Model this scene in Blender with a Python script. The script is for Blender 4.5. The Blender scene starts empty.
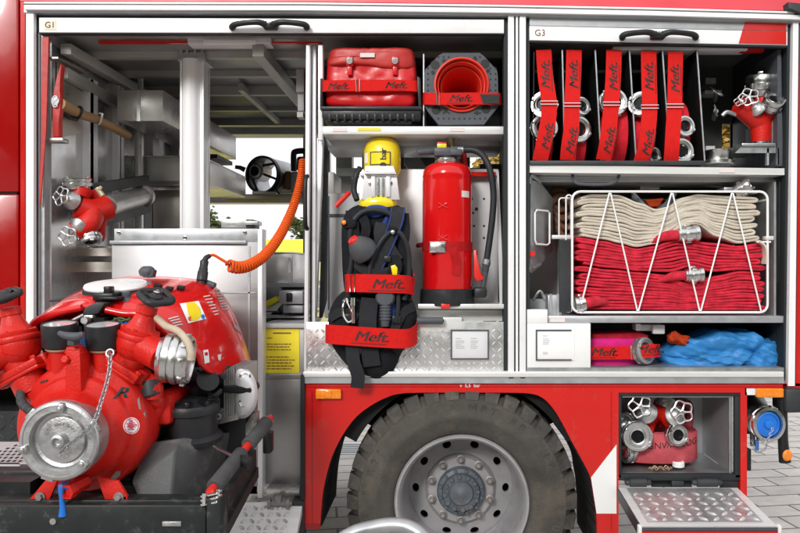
import bpy, bmesh, math, random
from mathutils import Vector, Matrix, noise
random.seed(7)
SC = bpy.context.scene
COL = SC.collection
S, ZC, VX, VY, CAMZ = 225.0, 3.4, 440.0, 268.0, 1.56
PI = math.pi

# ---------------------------------------------------------------- measuring: photo position + depth behind the truck side -> metres
def kk(d): return 1 + d / ZC
def W(px, py, d=0.0):
    return Vector(((px - VX) / S * kk(d), d, CAMZ - (py - VY) / S * kk(d)))
def L(p, d=0.0): return p / S * kk(d)
def WX(px, d=0.0): return (px - VX) / S * kk(d)
def WZ(py, d=0.0): return CAMZ - (py - VY) / S * kk(d)

# ---------------------------------------------------------------- materials
MATS = {}
def mat(name, col, rough=0.5, metal=0.0, var=0.12, vscale=6.0, bump=0.0, bscale=60.0, coat=0.0, stretch=(1, 1, 1),
        dirt=None, dscale=5.0, dthr=0.55, spec=0.5, rvar=0.1, emit=None, trans=0.0, sub=0.0):
    m = bpy.data.materials.new(name); m.use_nodes = True
    nt = m.node_tree; N = nt.nodes; K = nt.links
    b = N['Principled BSDF']
    tc = N.new('ShaderNodeTexCoord'); mp = N.new('ShaderNodeMapping'); mp.inputs['Scale'].default_value = stretch
    K.new(tc.outputs['Object'], mp.inputs['Vector'])
    n1 = N.new('ShaderNodeTexNoise'); n1.inputs['Scale'].default_value = vscale; n1.inputs['Detail'].default_value = 6
    n1.inputs['Roughness'].default_value = 0.6
    K.new(mp.outputs['Vector'], n1.inputs['Vector'])
    mr = N.new('ShaderNodeMapRange'); mr.inputs['From Min'].default_value = 0.3; mr.inputs['From Max'].default_value = 0.7
    K.new(n1.outputs['Fac'], mr.inputs['Value'])
    mx = N.new('ShaderNodeMix'); mx.data_type = 'RGBA'
    a = [max(0, min(1, c * (1 - var))) for c in col] + [1]; z = [max(0, min(1, c * (1 + var))) for c in col] + [1]
    mx.inputs['A'].default_value = a; mx.inputs['B'].default_value = z
    K.new(mr.outputs['Result'], mx.inputs['Factor'])
    out = mx.outputs['Result']
    if dirt:
        n2 = N.new('ShaderNodeTexNoise'); n2.inputs['Scale'].default_value = dscale; n2.inputs['Detail'].default_value = 9
        n2.inputs['Roughness'].default_value = 0.7
        K.new(tc.outputs['Object'], n2.inputs['Vector'])
        m2 = N.new('ShaderNodeMapRange'); m2.inputs['From Min'].default_value = dthr; m2.inputs['From Max'].default_value = dthr + 0.12
        m2.inputs['To Max'].default_value = dirt[3] if len(dirt) > 3 else 0.7
        K.new(n2.outputs['Fac'], m2.inputs['Value'])
        mx2 = N.new('ShaderNodeMix'); mx2.data_type = 'RGBA'
        K.new(m2.outputs['Result'], mx2.inputs['Factor']); K.new(out, mx2.inputs['A'])
        mx2.inputs['B'].default_value = list(dirt[:3]) + [1]
        out = mx2.outputs['Result']
    K.new(out, b.inputs['Base Color'])
    rr = N.new('ShaderNodeMapRange'); rr.inputs['From Min'].default_value = 0.3; rr.inputs['From Max'].default_value = 0.7
    rr.inputs['To Min'].default_value = max(0.02, rough - rvar); rr.inputs['To Max'].default_value = min(1, rough + rvar)
    K.new(n1.outputs['Fac'], rr.inputs['Value']); K.new(rr.outputs['Result'], b.inputs['Roughness'])
    b.inputs['Metallic'].default_value = metal
    b.inputs['Specular IOR Level'].default_value = spec
    b.inputs['Coat Weight'].default_value = coat; b.inputs['Coat Roughness'].default_value = 0.06
    if trans: b.inputs['Transmission Weight'].default_value = trans
    if bump:
        n3 = N.new('ShaderNodeTexNoise'); n3.inputs['Scale'].default_value = bscale; n3.inputs['Detail'].default_value = 4
        K.new(mp.outputs['Vector'], n3.inputs['Vector'])
        bp = N.new('ShaderNodeBump'); bp.inputs['Strength'].default_value = bump; bp.inputs['Distance'].default_value = 0.01
        K.new(n3.outputs['Fac'], bp.inputs['Height']); K.new(bp.outputs['Normal'], b.inputs['Normal'])
    MATS[name] = m
    return m
M = MATS
mat('red_paint', (.58,.011,.008), .22, coat=.35, spec=.35, var=0.08, vscale=2.5, bump=0.025, bscale=5, dirt=(0.36, 0.10, 0.075, 0.40), dscale=7, dthr=0.57, rvar=.12)
mat('red_cab', (0.33, 0.003, 0.004), 0.2, coat=0.5, var=0.06, vscale=3, bump=0.02, bscale=7, spec=0.3)
mat('red_roof', (0.66, 0.055, 0.075), 0.35, coat=0.3, var=0.05, vscale=3)
mat('red_cast', (0.6, 0.014, 0.008), 0.42, coat=0.12, var=0.1, vscale=14, bump=0.22, bscale=130, dirt=(0.30, 0.12, 0.10, 0.5), dscale=24, dthr=0.66, spec=0.3)
mat('red_hood', (0.62, 0.008, 0.008), 0.2, coat=0.5, var=0.05, vscale=5, bump=0.012, bscale=12, dirt=(0.5, 0.20, 0.18, 0.35), dscale=9, dthr=0.67, spec=0.3)
mat('red_cyl', (0.6, 0.006, 0.008), 0.16, coat=0.5, var=0.03, vscale=3, spec=0.3)
mat('red_web', (0.6, 0.012, 0.01), 0.75, var=0.12, vscale=60, bump=0.3, bscale=350, spec=0.15)
mat('red_hose', (.58, .026, .050), 0.85, var=0.3, vscale=30, bump=0.5, bscale=300, dirt=(0.40, 0.05, 0.07, 0.5), dscale=14, dthr=0.58, spec=0.15)
mat('red_roll', (0.66, 0.02, 0.035), 0.8, var=0.2, vscale=25, bump=0.4, bscale=260, spec=0.15)
mat('pink_hose', (0.66, 0.02, 0.22), 0.75, var=0.15, vscale=25, bump=0.3, bscale=260, spec=0.15)
mat('faded_hose', (0.55, 0.09, 0.11), 0.85, var=0.2, vscale=20, bump=0.4, bscale=260, dirt=(0.50, 0.26, 0.25, 0.5), dscale=16, dthr=0.58, spec=0.15)
mat('canvas', (0.62, 0.56, 0.47), 0.9, var=0.13, vscale=24, bump=0.5, bscale=300, dirt=(0.42, 0.36, 0.28, 0.6), dscale=12, dthr=0.57, spec=0.15)
mat('vinyl_red', (.56,.007,.011), 0.36, var=0.08, vscale=6, bump=0.15, bscale=22, coat=.12, spec=.35)
mat('vinyl_red_worn', (0.45, 0.022, 0.018), 0.45, var=0.15, vscale=8, bump=0.12, bscale=30)
mat('cone_red', (0.72, 0.045, 0.025), 0.5, var=0.08, vscale=10, spec=0.25)
mat('alu', (0.80, 0.80, 0.82), 0.36, metal=0.15, var=0.05, vscale=30, stretch=(1, 1, 0.05))
mat('mast_alu', (0.90, 0.90, 0.91), 0.3, metal=0.0, var=0.03, vscale=30, stretch=(1, 1, 0.05), coat=.3)
mat('alu_h', (0.78, 0.78, 0.77), 0.38, metal=0.35, var=0.06, vscale=30, stretch=(0.05, 1, 1), dirt=(0.45, 0.43, 0.40, 0.35), dscale=9, dthr=0.6)
mat('alu_grey', (0.46, 0.47, 0.49), 0.42, metal=0.6, var=0.06, vscale=20)
mat('white_paint', (0.82, 0.82, 0.83), 0.32, var=0.03, coat=0.2, dirt=(0.6, 0.6, 0.62, 0.25), dscale=7, dthr=0.6)
mat('white_matt', (0.80, 0.80, 0.79), 0.6, var=0.04)
mat('steel', (0.58, 0.57, 0.56), 0.33, metal=0.7, var=0.10, vscale=5, stretch=(1, 1, 0.6), bump=0.03, bscale=8, dirt=(0.40, 0.38, 0.36, 0.4), dscale=6, dthr=0.58)
mat('steel_warm', (0.56, 0.52, 0.48), 0.36, metal=0.95, var=0.14, vscale=6, bump=0.03, bscale=8)
mat('steel_panel', (0.36, 0.35, 0.355), 0.42, metal=0.95, var=0.10, vscale=3, stretch=(0.3, 1, 1.6), bump=0.04, bscale=5, dirt=(0.45, 0.43, 0.42, 0.35), dscale=4, dthr=0.56)
mat('mirror_steel', (0.62, 0.62, 0.62), 0.26, metal=0.8, var=0.12, vscale=4, bump=0.04, bscale=6)
mat('galv', (0.42, 0.435, 0.445), 0.45, metal=0.85, var=0.18, vscale=16, dirt=(0.42, 0.44, 0.45, 0.5), dscale=20, dthr=0.52)
mat('coupling', (0.62, 0.62, 0.62), 0.28, metal=1.0, var=0.10, vscale=25, bump=0.015, bscale=90)
mat('cast_alu', (0.47, 0.47, 0.47), 0.42, metal=0.85, var=0.12, vscale=30, bump=0.12, bscale=160)
mat('chrome', (0.85, 0.85, 0.85), 0.10, metal=1.0, var=0.04)
mat('tread', (0.7, 0.7, 0.7), 0.3, metal=0.75, var=0.08, vscale=20)
mat('tread_dull', (0.46, 0.45, 0.44), 0.42, metal=0.5, var=0.15, vscale=14, dirt=(0.25, 0.23, 0.21, 0.5), dscale=16, dthr=0.55)
mat('wire', (0.85, 0.85, 0.85), 0.4, metal=0.1, var=0.04)
mat('grey_panel', (0.42, 0.42, 0.43), 0.5, var=0.05, vscale=10)
mat('plate_grey', (0.66, 0.65, 0.66), 0.45, metal=0.25, var=0.05, vscale=4, dirt=(0.5, 0.48, 0.47, 0.3), dscale=5, dthr=0.6)
mat('slate', (0.075, 0.082, 0.095), 0.5, var=0.1, vscale=20, bump=0.1, bscale=140, spec=0.3)
mat('black', (0.012, 0.013, 0.014), 0.42, var=0.15, vscale=15, spec=0.35)
mat('black_matt', (0.018, 0.018, 0.018), 0.8, var=0.2, vscale=10, spec=0.1)
mat('black_plastic', (0.02, 0.021, 0.024), 0.4, var=0.15, vscale=20, bump=0.1, bscale=200, dirt=(0.13, 0.12, 0.11, 0.35), dscale=10, dthr=0.6, spec=0.35)
mat('ink', (0.045, 0.012, 0.012), 0.7, var=0.1)
mat('ink_dark', (0.04, 0.04, 0.05), 0.7, var=0.1)
mat('ink_white', (0.85, 0.82, 0.80), 0.6, var=0.05)
mat('dark_seal', (0.022, 0.026, 0.028), 0.6, var=0.1, spec=0.25)
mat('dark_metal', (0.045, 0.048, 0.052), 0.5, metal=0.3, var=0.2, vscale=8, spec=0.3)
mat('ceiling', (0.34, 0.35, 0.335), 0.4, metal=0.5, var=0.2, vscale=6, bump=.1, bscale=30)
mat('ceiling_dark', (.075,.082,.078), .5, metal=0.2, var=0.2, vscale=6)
mat('beam', (0.42, 0.415, 0.39), 0.45, metal=0.25, var=0.1, vscale=8)
mat('fabric_black', (0.016, 0.017, 0.02), 0.9, var=0.25, vscale=40, bump=0.5, bscale=220, spec=0.12)
mat('fabric_grey', (0.03, 0.031, 0.034), 0.9, var=0.2, vscale=40, bump=0.4, bscale=220, spec=0.12)
mat('fabric_blue', (0.02, 0.045, 0.20), 0.9, var=0.2, vscale=40, bump=0.4, bscale=220)
mat('webbing', (0.025, 0.026, 0.03), 0.85, var=0.15, vscale=60, bump=0.3, bscale=300, spec=0.15)
mat('rubber_hose', (0.02, 0.022, 0.026), 0.5, var=0.12, vscale=20, spec=0.3)
mat('grey_rubber', (0.07, 0.072, 0.078), 0.6, var=0.12, vscale=20, spec=0.25)
mat('foam_grey', (0.072, 0.072, 0.075), 0.8, var=0.15, vscale=30, bump=0.25, bscale=220, dirt=(0.28, 0.27, 0.26, 0.4), dscale=14, dthr=0.58, spec=0.2)
mat('tank', (0.078, 0.08, 0.083), 0.5, var=0.12, vscale=10, bump=0.12, bscale=160, dirt=(0.22, 0.21, 0.20, 0.5), dscale=7, dthr=0.52, spec=0.35)
mat('frame_dark', (0.016, 0.02, 0.02), 0.45, var=0.2, vscale=12, dirt=(0.17, 0.165, 0.155, 0.55), dscale=12, dthr=0.56, spec=0.35)
mat('tyre', (0.066, 0.061, 0.055), 0.85, var=0.25, vscale=7, bump=0.3, bscale=90, dirt=(0.125, 0.105, 0.082, 0.55), dscale=5, dthr=0.50, spec=.25)
mat('tyre_lug', (0.064, 0.061, 0.056), 0.85, var=0.3, vscale=10, bump=0.4, bscale=60, dirt=(0.13, 0.112, 0.09, 0.6), dscale=9, dthr=0.5, spec=.2)
mat('rim', (0.36, 0.355, 0.365), 0.42, metal=0.3, var=0.12, vscale=8, dirt=(0.20, 0.175, 0.15, 0.55), dscale=12, dthr=0.55, bump=.05, bscale=40)
mat('hub', (0.10, 0.115, 0.135), 0.5, metal=0.2, var=0.2, vscale=20, bump=0.1, bscale=80, dirt=(0.22, 0.20, 0.18, 0.4), dscale=14, dthr=0.58)
mat('bolt', (0.30, 0.28, 0.27), 0.5, metal=0.6, var=0.2, vscale=30)
mat('yellow', (0.85, 0.66, 0.01), 0.3, coat=0.5, var=0.04)
mat('yellow_flat', (0.80, 0.66, 0.02), 0.6, var=0.06, vscale=10)
mat('yellow_car', (0.80, 0.72, 0.02), 0.35, coat=0.4, var=0.04)
mat('orange', (0.72, 0.095, 0.006), 0.42, var=0.06, spec=.3)
mat('orange_lamp', (0.85, 0.24, 0.012), 0.25, coat=0.6, var=0.12, vscale=60)
mat('orange_cloth', (0.42, 0.045, 0.012), 0.85, var=0.2, vscale=20, bump=0.3, bscale=60, spec=.1)
mat('red_plastic', (0.65, 0.02, 0.015), 0.35, var=0.06)
mat('blue_plastic', (0.015, 0.17, 0.62), 0.35, var=0.08)
mat('blue_cap', (0.03, 0.13, 0.38), 0.4, var=0.1)
mat('blue_film', (.030,.215,.53), 0.50, var=0.16, vscale=9, bump=0.10, bscale=60, spec=.4)
mat('red_strap', (.40,.006,.008), 0.7, var=0.15, vscale=40, bump=.3, bscale=300, spec=.2)
mat('wood', (0.34, 0.2, 0.085), 0.5, var=0.22, vscale=18, stretch=(0.6, 0.15, 1), bump=0.05)
mat('brass', (0.50, 0.40, 0.26), 0.4, metal=0.5, var=0.15, vscale=20)
mat('paper', (0.84, 0.84, 0.83), 0.7, var=0.03)
mat('paper_cream', (0.80, 0.72, 0.55), 0.7, var=0.05)
mat('paper_pink', (0.70, 0.62, 0.60), 0.7, var=0.05)
mat('paper_grey', (0.66, 0.66, 0.68), 0.6, var=0.05)
mat('pink_mark', (0.72, 0.10, 0.20), 0.6, var=0.1)
mat('text_grey', (0.42, 0.42, 0.44), 0.7, var=0.1)
mat('tan_hose', (0.48, 0.40, 0.29), 0.5, var=0.12, vscale=20)
mat('white_disc', (0.86, 0.86, 0.85), 0.3, var=0.02, coat=0.2)
mat('glass_dial', (0.75, 0.76, 0.77), 0.12, metal=0.25, var=0.03, coat=0.8)
mat('brown', (0.20, 0.09, 0.05), 0.6, var=0.2)
mat('bark', (0.12, 0.09, 0.065), 0.9, var=0.3, vscale=12, bump=0.5, bscale=30)
mat('leaf_green', (0.085, 0.12, 0.03), 0.6, var=0.5, vscale=1.6)
mat('leaf_autumn', (0.36, 0.22, 0.03), 0.6, var=0.5, vscale=2.5)
mat('car_glass', (0.03, 0.035, 0.04), 0.08, var=0.05)
mat('scuff', (0.33, 0.27, 0.26), 0.6, var=0.3, vscale=40)

def paving():
    m = bpy.data.materials.new('paving'); m.use_nodes = True; nt = m.node_tree; N = nt.nodes; K = nt.links; b = N['Principled BSDF']
    tc = N.new('ShaderNodeTexCoord'); mp = N.new('ShaderNodeMapping'); mp.inputs['Rotation'].default_value = (0, 0, math.radians(-9))
    K.new(tc.outputs['Object'], mp.inputs['Vector'])
    br = N.new('ShaderNodeTexBrick'); br.inputs['Scale'].default_value = 1.0
    br.inputs['Brick Width'].default_value = 0.42; br.inputs['Row Height'].default_value = 0.21; br.inputs['Mortar Size'].default_value = 0.009
    br.inputs['Mortar Smooth'].default_value = 0.3; br.inputs['Bias'].default_value = -0.1
    br.inputs['Color1'].default_value = (0.53, 0.50, 0.47, 1); br.inputs['Color2'].default_value = (0.46, 0.435, 0.41, 1)
    br.inputs['Mortar'].default_value = (0.12, 0.11, 0.10, 1)
    K.new(mp.outputs['Vector'], br.inputs['Vector'])
    n = N.new('ShaderNodeTexNoise'); n.inputs['Scale'].default_value = 5; n.inputs['Detail'].default_value = 9; n.inputs['Roughness'].default_value = 0.7
    K.new(tc.outputs['Object'], n.inputs['Vector'])
    mr = N.new('ShaderNodeMapRange'); mr.inputs['From Min'].default_value = 0.3; mr.inputs['From Max'].default_value = 0.7
    mr.inputs['To Min'].default_value = 0.78; mr.inputs['To Max'].default_value = 1.15
    K.new(n.outputs['Fac'], mr.inputs['Value'])
    mx = N.new('ShaderNodeMix'); mx.data_type = 'RGBA'; mx.blend_type = 'MULTIPLY'; mx.inputs['Factor'].default_value = 1
    K.new(br.outputs['Color'], mx.inputs['A']); K.new(mr.outputs['Result'], mx.inputs['B'])
    K.new(mx.outputs['Result'], b.inputs['Base Color']); b.inputs['Roughness'].default_value = 0.75
    bp = N.new('ShaderNodeBump'); bp.inputs['Strength'].default_value = 0.5; bp.inputs['Distance'].default_value = 0.01; bp.invert = True
    K.new(br.outputs['Fac'], bp.inputs['Height']); K.new(bp.outputs['Normal'], b.inputs['Normal'])
    MATS['paving'] = m
paving()

# ---------------------------------------------------------------- mesh helpers
def catmull(pts, n=6, closed=False):
    P = [Vector(p) for p in pts]; out = []; c = len(P)
    rng = range(c) if closed else range(c - 1)
    for i in rng:
        p1, p2 = P[i], P[(i + 1) % c]
        p0 = P[i - 1] if (i > 0 or closed) else p1 + (p1 - p2)
        p3 = P[(i + 2) % c] if (i + 2 < c or closed) else p2 + (p2 - p1)
        for j in range(n):
            t = j / n
            out.append(0.5 * ((2 * p1) + (p2 - p0) * t + (2 * p0 - 5 * p1 + 4 * p2 - p3) * t * t + (3 * p1 - p0 - 3 * p2 + p3) * t ** 3))
    if not closed: out.append(P[-1])
    return out

def perp(a):
    a = a.normalized()
    u = Vector((0, 0, 1)) if abs(a.z) < 0.9 else Vector((1, 0, 0))
    x = a.cross(u).normalized(); return x, x.cross(a).normalized()

SPLIT = set('inner_frame hinge_bracket tank_bracket dark_lining ceiling_beam ceiling_panel far_post pipe wall_profile inner_cupboard bay_divider divider_edge seal inner_brace rivet inner_panel underfloor '
            'chassis_rail locker_back bay_rail side_block lower_bracket panel_gap step_well tread_insert upright_profile upright_core rail_clip tube_rail red_pull foot_fitting frame_fitting frame_tray engine_dark engine_block carburettor '
            'cab_panel control_box flap_hinge red_edge mast_rail niche_rack air_hose hose_loop blue_lining cooling_fins head_plug base_hole filter_rib worn_paint slide_buckle basket_catch hatch_flange cap_lug coupling_lug print hub_core corner_guard holder_bolt pressed_mark rubber_frame'.split())
class MB:
    def __init__(self): self.bm = bmesh.new()
    def V(self, p): return self.bm.verts.new(p)
    def F(self, vs):
        try: return self.bm.faces.new(vs)
        except ValueError: return None
    def box(self, c0, c1, bev=0.0, seg=2):
        x0, y0, z0 = [min(a, b) for a, b in zip(c0, c1)]; x1, y1, z1 = [max(a, b) for a, b in zip(c0, c1)]
        v = [self.V((x, y, z)) for x in (x0, x1) for y in (y0, y1) for z in (z0, z1)]
        fs = [self.F([v[i] for i in q]) for q in ((0, 1, 3, 2), (4, 6, 7, 5), (0, 4, 5, 1), (2, 3, 7, 6), (0, 2, 6, 4), (1, 5, 7, 3))]
        if bev > 0:
            es = list({e for f in fs for e in f.edges})
            bmesh.ops.bevel(self.bm, geom=es, offset=min(bev, 0.45 * min(x1 - x0, y1 - y0, z1 - z0)), segments=seg, affect='EDGES', profile=0.5)
        return self
    def pb(self, px0, py0, px1, py1, d0, d1, bev=0.0, seg=2):
        a = W(px0, py0, d0); b = W(px1, py1, d0)
        return self.box((a.x, d0, b.z), (b.x, d1, a.z), bev, seg)
    def obox(self, c, ux, uy, uz, hx, hy, hz, bev=0.0):      # oriented box
        c = Vector(c); ux, uy, uz = [Vector(q).normalized() for q in (ux, uy, uz)]
        v = [self.V(c + ux * hx * a + uy * hy * b + uz * hz * e) for a in (-1, 1) for b in (-1, 1) for e in (-1, 1)]
        fs = [self.F([v[i] for i in q]) for q in ((0, 1, 3, 2), (4, 6, 7, 5), (0, 4, 5, 1), (2, 3, 7, 6), (0, 2, 6, 4), (1, 5, 7, 3))]
        if bev > 0:
            es = list({e for f in fs for e in f.edges})
            bmesh.ops.bevel(self.bm, geom=es, offset=min(bev, 0.9 * min(hx, hy, hz)), segments=2, affect='EDGES', profile=0.5)
        return self
    def beam(self, p0, p1, w, h, up=(0, 0, 1), bev=0.0):
        p0, p1 = Vector(p0), Vector(p1); a = (p1 - p0); u = Vector(up); s = a.cross(u)
        if s.length < 1e-6: s = a.cross(Vector((1, 0, 0)))
        u = s.cross(a)
        return self.obox((p0 + p1) / 2, a, s, u, a.length / 2, w / 2, h / 2, bev)
    def prism(self, pts, off, bev=0.0):                       # planar outline + offset vector
        off = Vector(off); n = len(pts)
        a = [self.V(Vector(p)) for p in pts]; b = [self.V(Vector(p) + off) for p in pts]
        fs = [self.F(a), self.F(b[::-1])] + [self.F([a[i], b[i], b[(i + 1) % n], a[(i + 1) % n]]) for i in range(n)]
        if bev > 0:
            es = list({e for f in fs[:1] if f for e in f.edges})
            bmesh.ops.bevel(self.bm, geom=es, offset=bev, segments=2, affect='EDGES', profile=0.5)
        return self
    def pp(self, pxs, d0, d1, bev=0.0): return self.prism([W(x, y, d0) for x, y in pxs], (0, d1 - d0, 0), bev)
    def lathe(self, prof, o, axis, seg=32, cap0=True, cap1=True, closed=False):
        o = Vector(o); a = Vector(axis).normalized(); x, y = perp(a); rings = []
        for r, h in prof:
            if r < 1e-6: rings.append([self.V(o + a * h)])
            else: rings.append([self.V(o + a * h + (x * math.cos(2 * PI * i / seg) + y * math.sin(2 * PI * i / seg)) * r) for i in range(seg)])
        pr = list(zip(rings[:-1], rings[1:]))
        if closed: pr.append((rings[-1], rings[0]))
        for A, B in pr:
            for i in range(seg):
                j = (i + 1) % seg
                if len(A) == 1 and len(B) == 1: continue
                if len(A) == 1: self.F([A[0], B[i], B[j]])
                elif len(B) == 1: self.F([A[i], B[0], A[j]])
                else: self.F([A[i], B[i], B[j], A[j]])
        if not closed:
            if cap0 and len(rings[0]) > 1: self.F(rings[0][::-1])
            if cap1 and len(rings[-1]) > 1: self.F(rings[-1])
        return self
    def cyl(self, p0, p1, r0, r1=None, seg=20, ch=0.0):
        p0, p1 = Vector(p0), Vector(p1); r1 = r0 if r1 is None else r1; h = (p1 - p0).length
        if ch: return self.lathe([(r0 - ch, 0), (r0, ch), (r1, h - ch), (r1 - ch, h)], p0, p1 - p0, seg)
        return self.lathe([(r0, 0), (r1, h)], p0, p1 - p0, seg)
    def tube(self, pts, r, seg=10, closed=False, smooth=0, caps=True):
        P = catmull(pts, smooth, closed) if smooth else [Vector(p) for p in pts]
        n = len(P); R = r if isinstance(r, (list, tuple)) else None
        if R and len(R) != n:
            m = len(R) - 1; R = [R[min(m, int(i * m / (n - 1)))] * (1 - (i * m / (n - 1) % 1)) + R[min(m, int(i * m / (n - 1)) + 1)] * (i * m / (n - 1) % 1) for i in range(n)]
        T = []
        for i in range(n):
            a = P[(i - 1) % n] if (closed or i > 0) else P[0]; b = P[(i + 1) % n] if (closed or i < n - 1) else P[-1]
            T.append((b - a).normalized())
        x, _ = perp(T[0]); rings = []
        for i in range(n):
            x = (x - T[i] * x.dot(T[i])); x = x.normalized() if x.length > 1e-6 else perp(T[i])[0]
            y = T[i].cross(x); rr = R[i] if R else r
            rings.append([self.V(P[i] + (x * math.cos(2 * PI * q / seg) + y * math.sin(2 * PI * q / seg)) * rr) for q in range(seg)])
        for i in range(n if closed else n - 1):
            A, B = rings[i], rings[(i + 1) % n]
            sh = 0
            if closed and i == n - 1:
                sh = min(range(seg), key=lambda s: (A[0].co - B[s].co).length)
            for q in range(seg): self.F([A[q], A[(q + 1) % seg], B[(q + 1 + sh) % seg], B[(q + sh) % seg]])
        if caps and not closed: self.F(rings[0][::-1]); self.F(rings[-1])
        return self
    def torus(self, c, axis, R, r, seg=32, ms=10):
        prof = [(R + r * math.cos(2 * PI * i / ms), r * math.sin(2 * PI * i / ms)) for i in range(ms)]
        return self.lathe(prof, c, axis, seg, closed=True)
    def band(self, pts, wv, w, t, smooth=0):                   # flat strap along pts; wv = direction(s) of its width
        P = catmull(pts, smooth) if smooth else [Vector(p) for p in pts]
        n = len(P); wv = Vector(wv).normalized(); rings = []
        for i in range(n):
            T = (P[min(n - 1, i + 1)] - P[max(0, i - 1)]).normalized()
            wd = (wv - T * wv.dot(T)).normalized(); nn = T.cross(wd)
            rings.append([self.V(P[i] + wd * w / 2 * a + nn * t / 2 * b) for a, b in ((-1, -1), (1, -1), (1, 1), (-1, 1))])
        for A, B in zip(rings[:-1], rings[1:]):
            for q in range(4): self.F([A[q], A[(q + 1) % 4], B[(q + 1) % 4], B[q]])
        self.F(rings[0][::-1]); self.F(rings[-1]); return self
    def ribbon(self, pts, y0, y1, t):                          # edge-on flattened hose: path in x,z, extruded in depth with a rounded front edge
        P = [Vector((p[0], 0, p[2])) for p in pts]; n = len(P); rings = []
        sec = [(-.5, y0 + .5 * t), (-.38, y0 + .15 * t), (0, y0), (.38, y0 + .15 * t), (.5, y0 + .5 * t), (.5, y1), (-.5, y1)]
        for i in range(n):
            T = (P[min(n - 1, i + 1)] - P[max(0, i - 1)]).normalized(); nn = Vector((-T.z, 0, T.x))
            jit = 0.004 * math.sin(i * 0.31) if y1 - y0 > .05 else 0
            rings.append([self.V(P[i] + nn * a * t + Vector((0, b + jit, 0))) for a, b in sec])
        m = len(sec)
        for A, B in zip(rings[:-1], rings[1:]):
            for q in range(m): self.F([A[q], A[(q + 1) % m], B[(q + 1) % m], B[q]])
        self.F(rings[0][::-1]); self.F(rings[-1]); return self
    def pillow(self, outline, d0, d1, inset=0.82, grow=1.06):             # padded shape: photo outline, back at d1, swollen front at d0
        n = len(outline); cx = sum(p[0] for p in outline) / n; cy = sum(p[1] for p in outline) / n
        dm = (d0 + d1) / 2
        def ring(s, d): return [self.V(W(cx + (x - cx) * s * grow, cy + (y - cy) * s * grow, d)) for x, y in outline]
        A, B, C = ring(0.96, d1), ring(1.0, dm), ring(inset, d0)
        for p, q in ((A, B), (B, C)):
            for i in range(n): self.F([p[i], p[(i + 1) % n], q[(i + 1) % n], q[i]])
        for R_, d in ((A, d1), (C, d0 - (d1 - d0) * .06)):
            c = self.V(W(cx, cy, d))
            for i in range(n): self.F([R_[i], R_[(i + 1) % n], c])
        return self
    def treads(self, o, u, v, nu, nv, pitch, h=0.003, ln=0.42, wd=0.12):  # raised lozenges in alternating directions
        o, u, v = Vector(o), Vector(u).normalized(), Vector(v).normalized(); n = u.cross(v).normalized()
        for i in range(nu):
            for j in range(nv):
                c = o + u * (i + .5) * pitch + v * (j + .5) * pitch
                s = 1 if (i + j) % 2 else -1
                a = (u * s + v).normalized(); b = n.cross(a); l, w = ln * pitch, wd * pitch
                base = [self.V(c + a * x * l + b * y * w) for x, y in ((-1, 0), (-.5, -1), (.5, -1), (1, 0), (.5, 1), (-.5, 1))]
                r0, r1 = self.V(c - a * l * .5 + n * h), self.V(c + a * l * .5 + n * h)
                for f in ((base[0], base[1], r0), (base[1], base[2], r1, r0), (base[2], base[3], r1), (base[3], base[4], r1), (base[4], base[5], r0, r1), (base[5], base[0], r0)): self.F(f)
        return self
    def islands(self):
        seen = set(); out = []
        for v in self.bm.verts:
            if v in seen: continue
            st = [v]; seen.add(v); isl = []
            while st:
                q = st.pop(); isl.append(q)
                for e in q.link_edges:
                    w_ = e.other_vert(q)
                    if w_ not in seen: seen.add(w_); st.append(w_)
            out.append(isl)
        return out
    def build(self, name, m, parent=None, ang=40, sub=0, smooth=True, weld=False, solid=0.0):
        if name in SPLIT:
            isl = self.islands()
            if len(isl) > 1:
                res = None
                for vs in isl:
                    k_ = MB(); mp_ = {v: k_.V(v.co) for v in vs}
                    for f in {f for v in vs for f in v.link_faces}: k_.F([mp_[v] for v in f.verts])
                    o = k_.build(name, m, parent, ang, sub, smooth, weld, solid); res = res or o
                self.bm.free(); return res
        if weld: bmesh.ops.remove_doubles(self.bm, verts=self.bm.verts[:], dist=1e-5)
        bmesh.ops.recalc_face_normals(self.bm, faces=self.bm.faces[:])
        me = bpy.data.meshes.new(name); self.bm.to_mesh(me); self.bm.free()
        if smooth:
            me.shade_smooth()
            if not sub: me.set_sharp_from_angle(angle=math.radians(ang))
        me.materials.append(MATS[m]); o = bpy.data.objects.new(name, me); COL.objects.link(o)
        if parent is not None:
            o.parent = parent
            if parent.type == 'EMPTY': o.matrix_parent_inverse = Matrix.Translation(-Vector(parent.location))
        if solid:
            q = o.modifiers.new('solid', 'SOLIDIFY'); q.thickness = solid; q.offset = 0
        if sub:
            q = o.modifiers.new('sub', 'SUBSURF'); q.levels = sub; q.render_levels = sub
        return o

def tag(o, label, cat, group=None, kind=None):
    if label: o['label'] = label
    if cat: o['category'] = cat
    if group: o['group'] = group
    if kind: o['kind'] = kind
    return o
def thing(name, label, cat, loc, group=None):
    o = bpy.data.objects.new(name, None); COL.objects.link(o); o.location = loc; o.empty_display_size = 0.05
    return tag(o, label, cat, group)
def dup(root, delta, label=None, rotz=0.0):
    def cp(o, parent):
        c = o.copy(); COL.objects.link(c)
        if parent is not None: c.parent = parent
        for ch in o.children: cp(ch, c)
        return c
    r = cp(root, None); r.location = Vector(root.location) + Vector(delta); r.rotation_euler = (0, 0, rotz)
    if label: r['label'] = label
    return r

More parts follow.
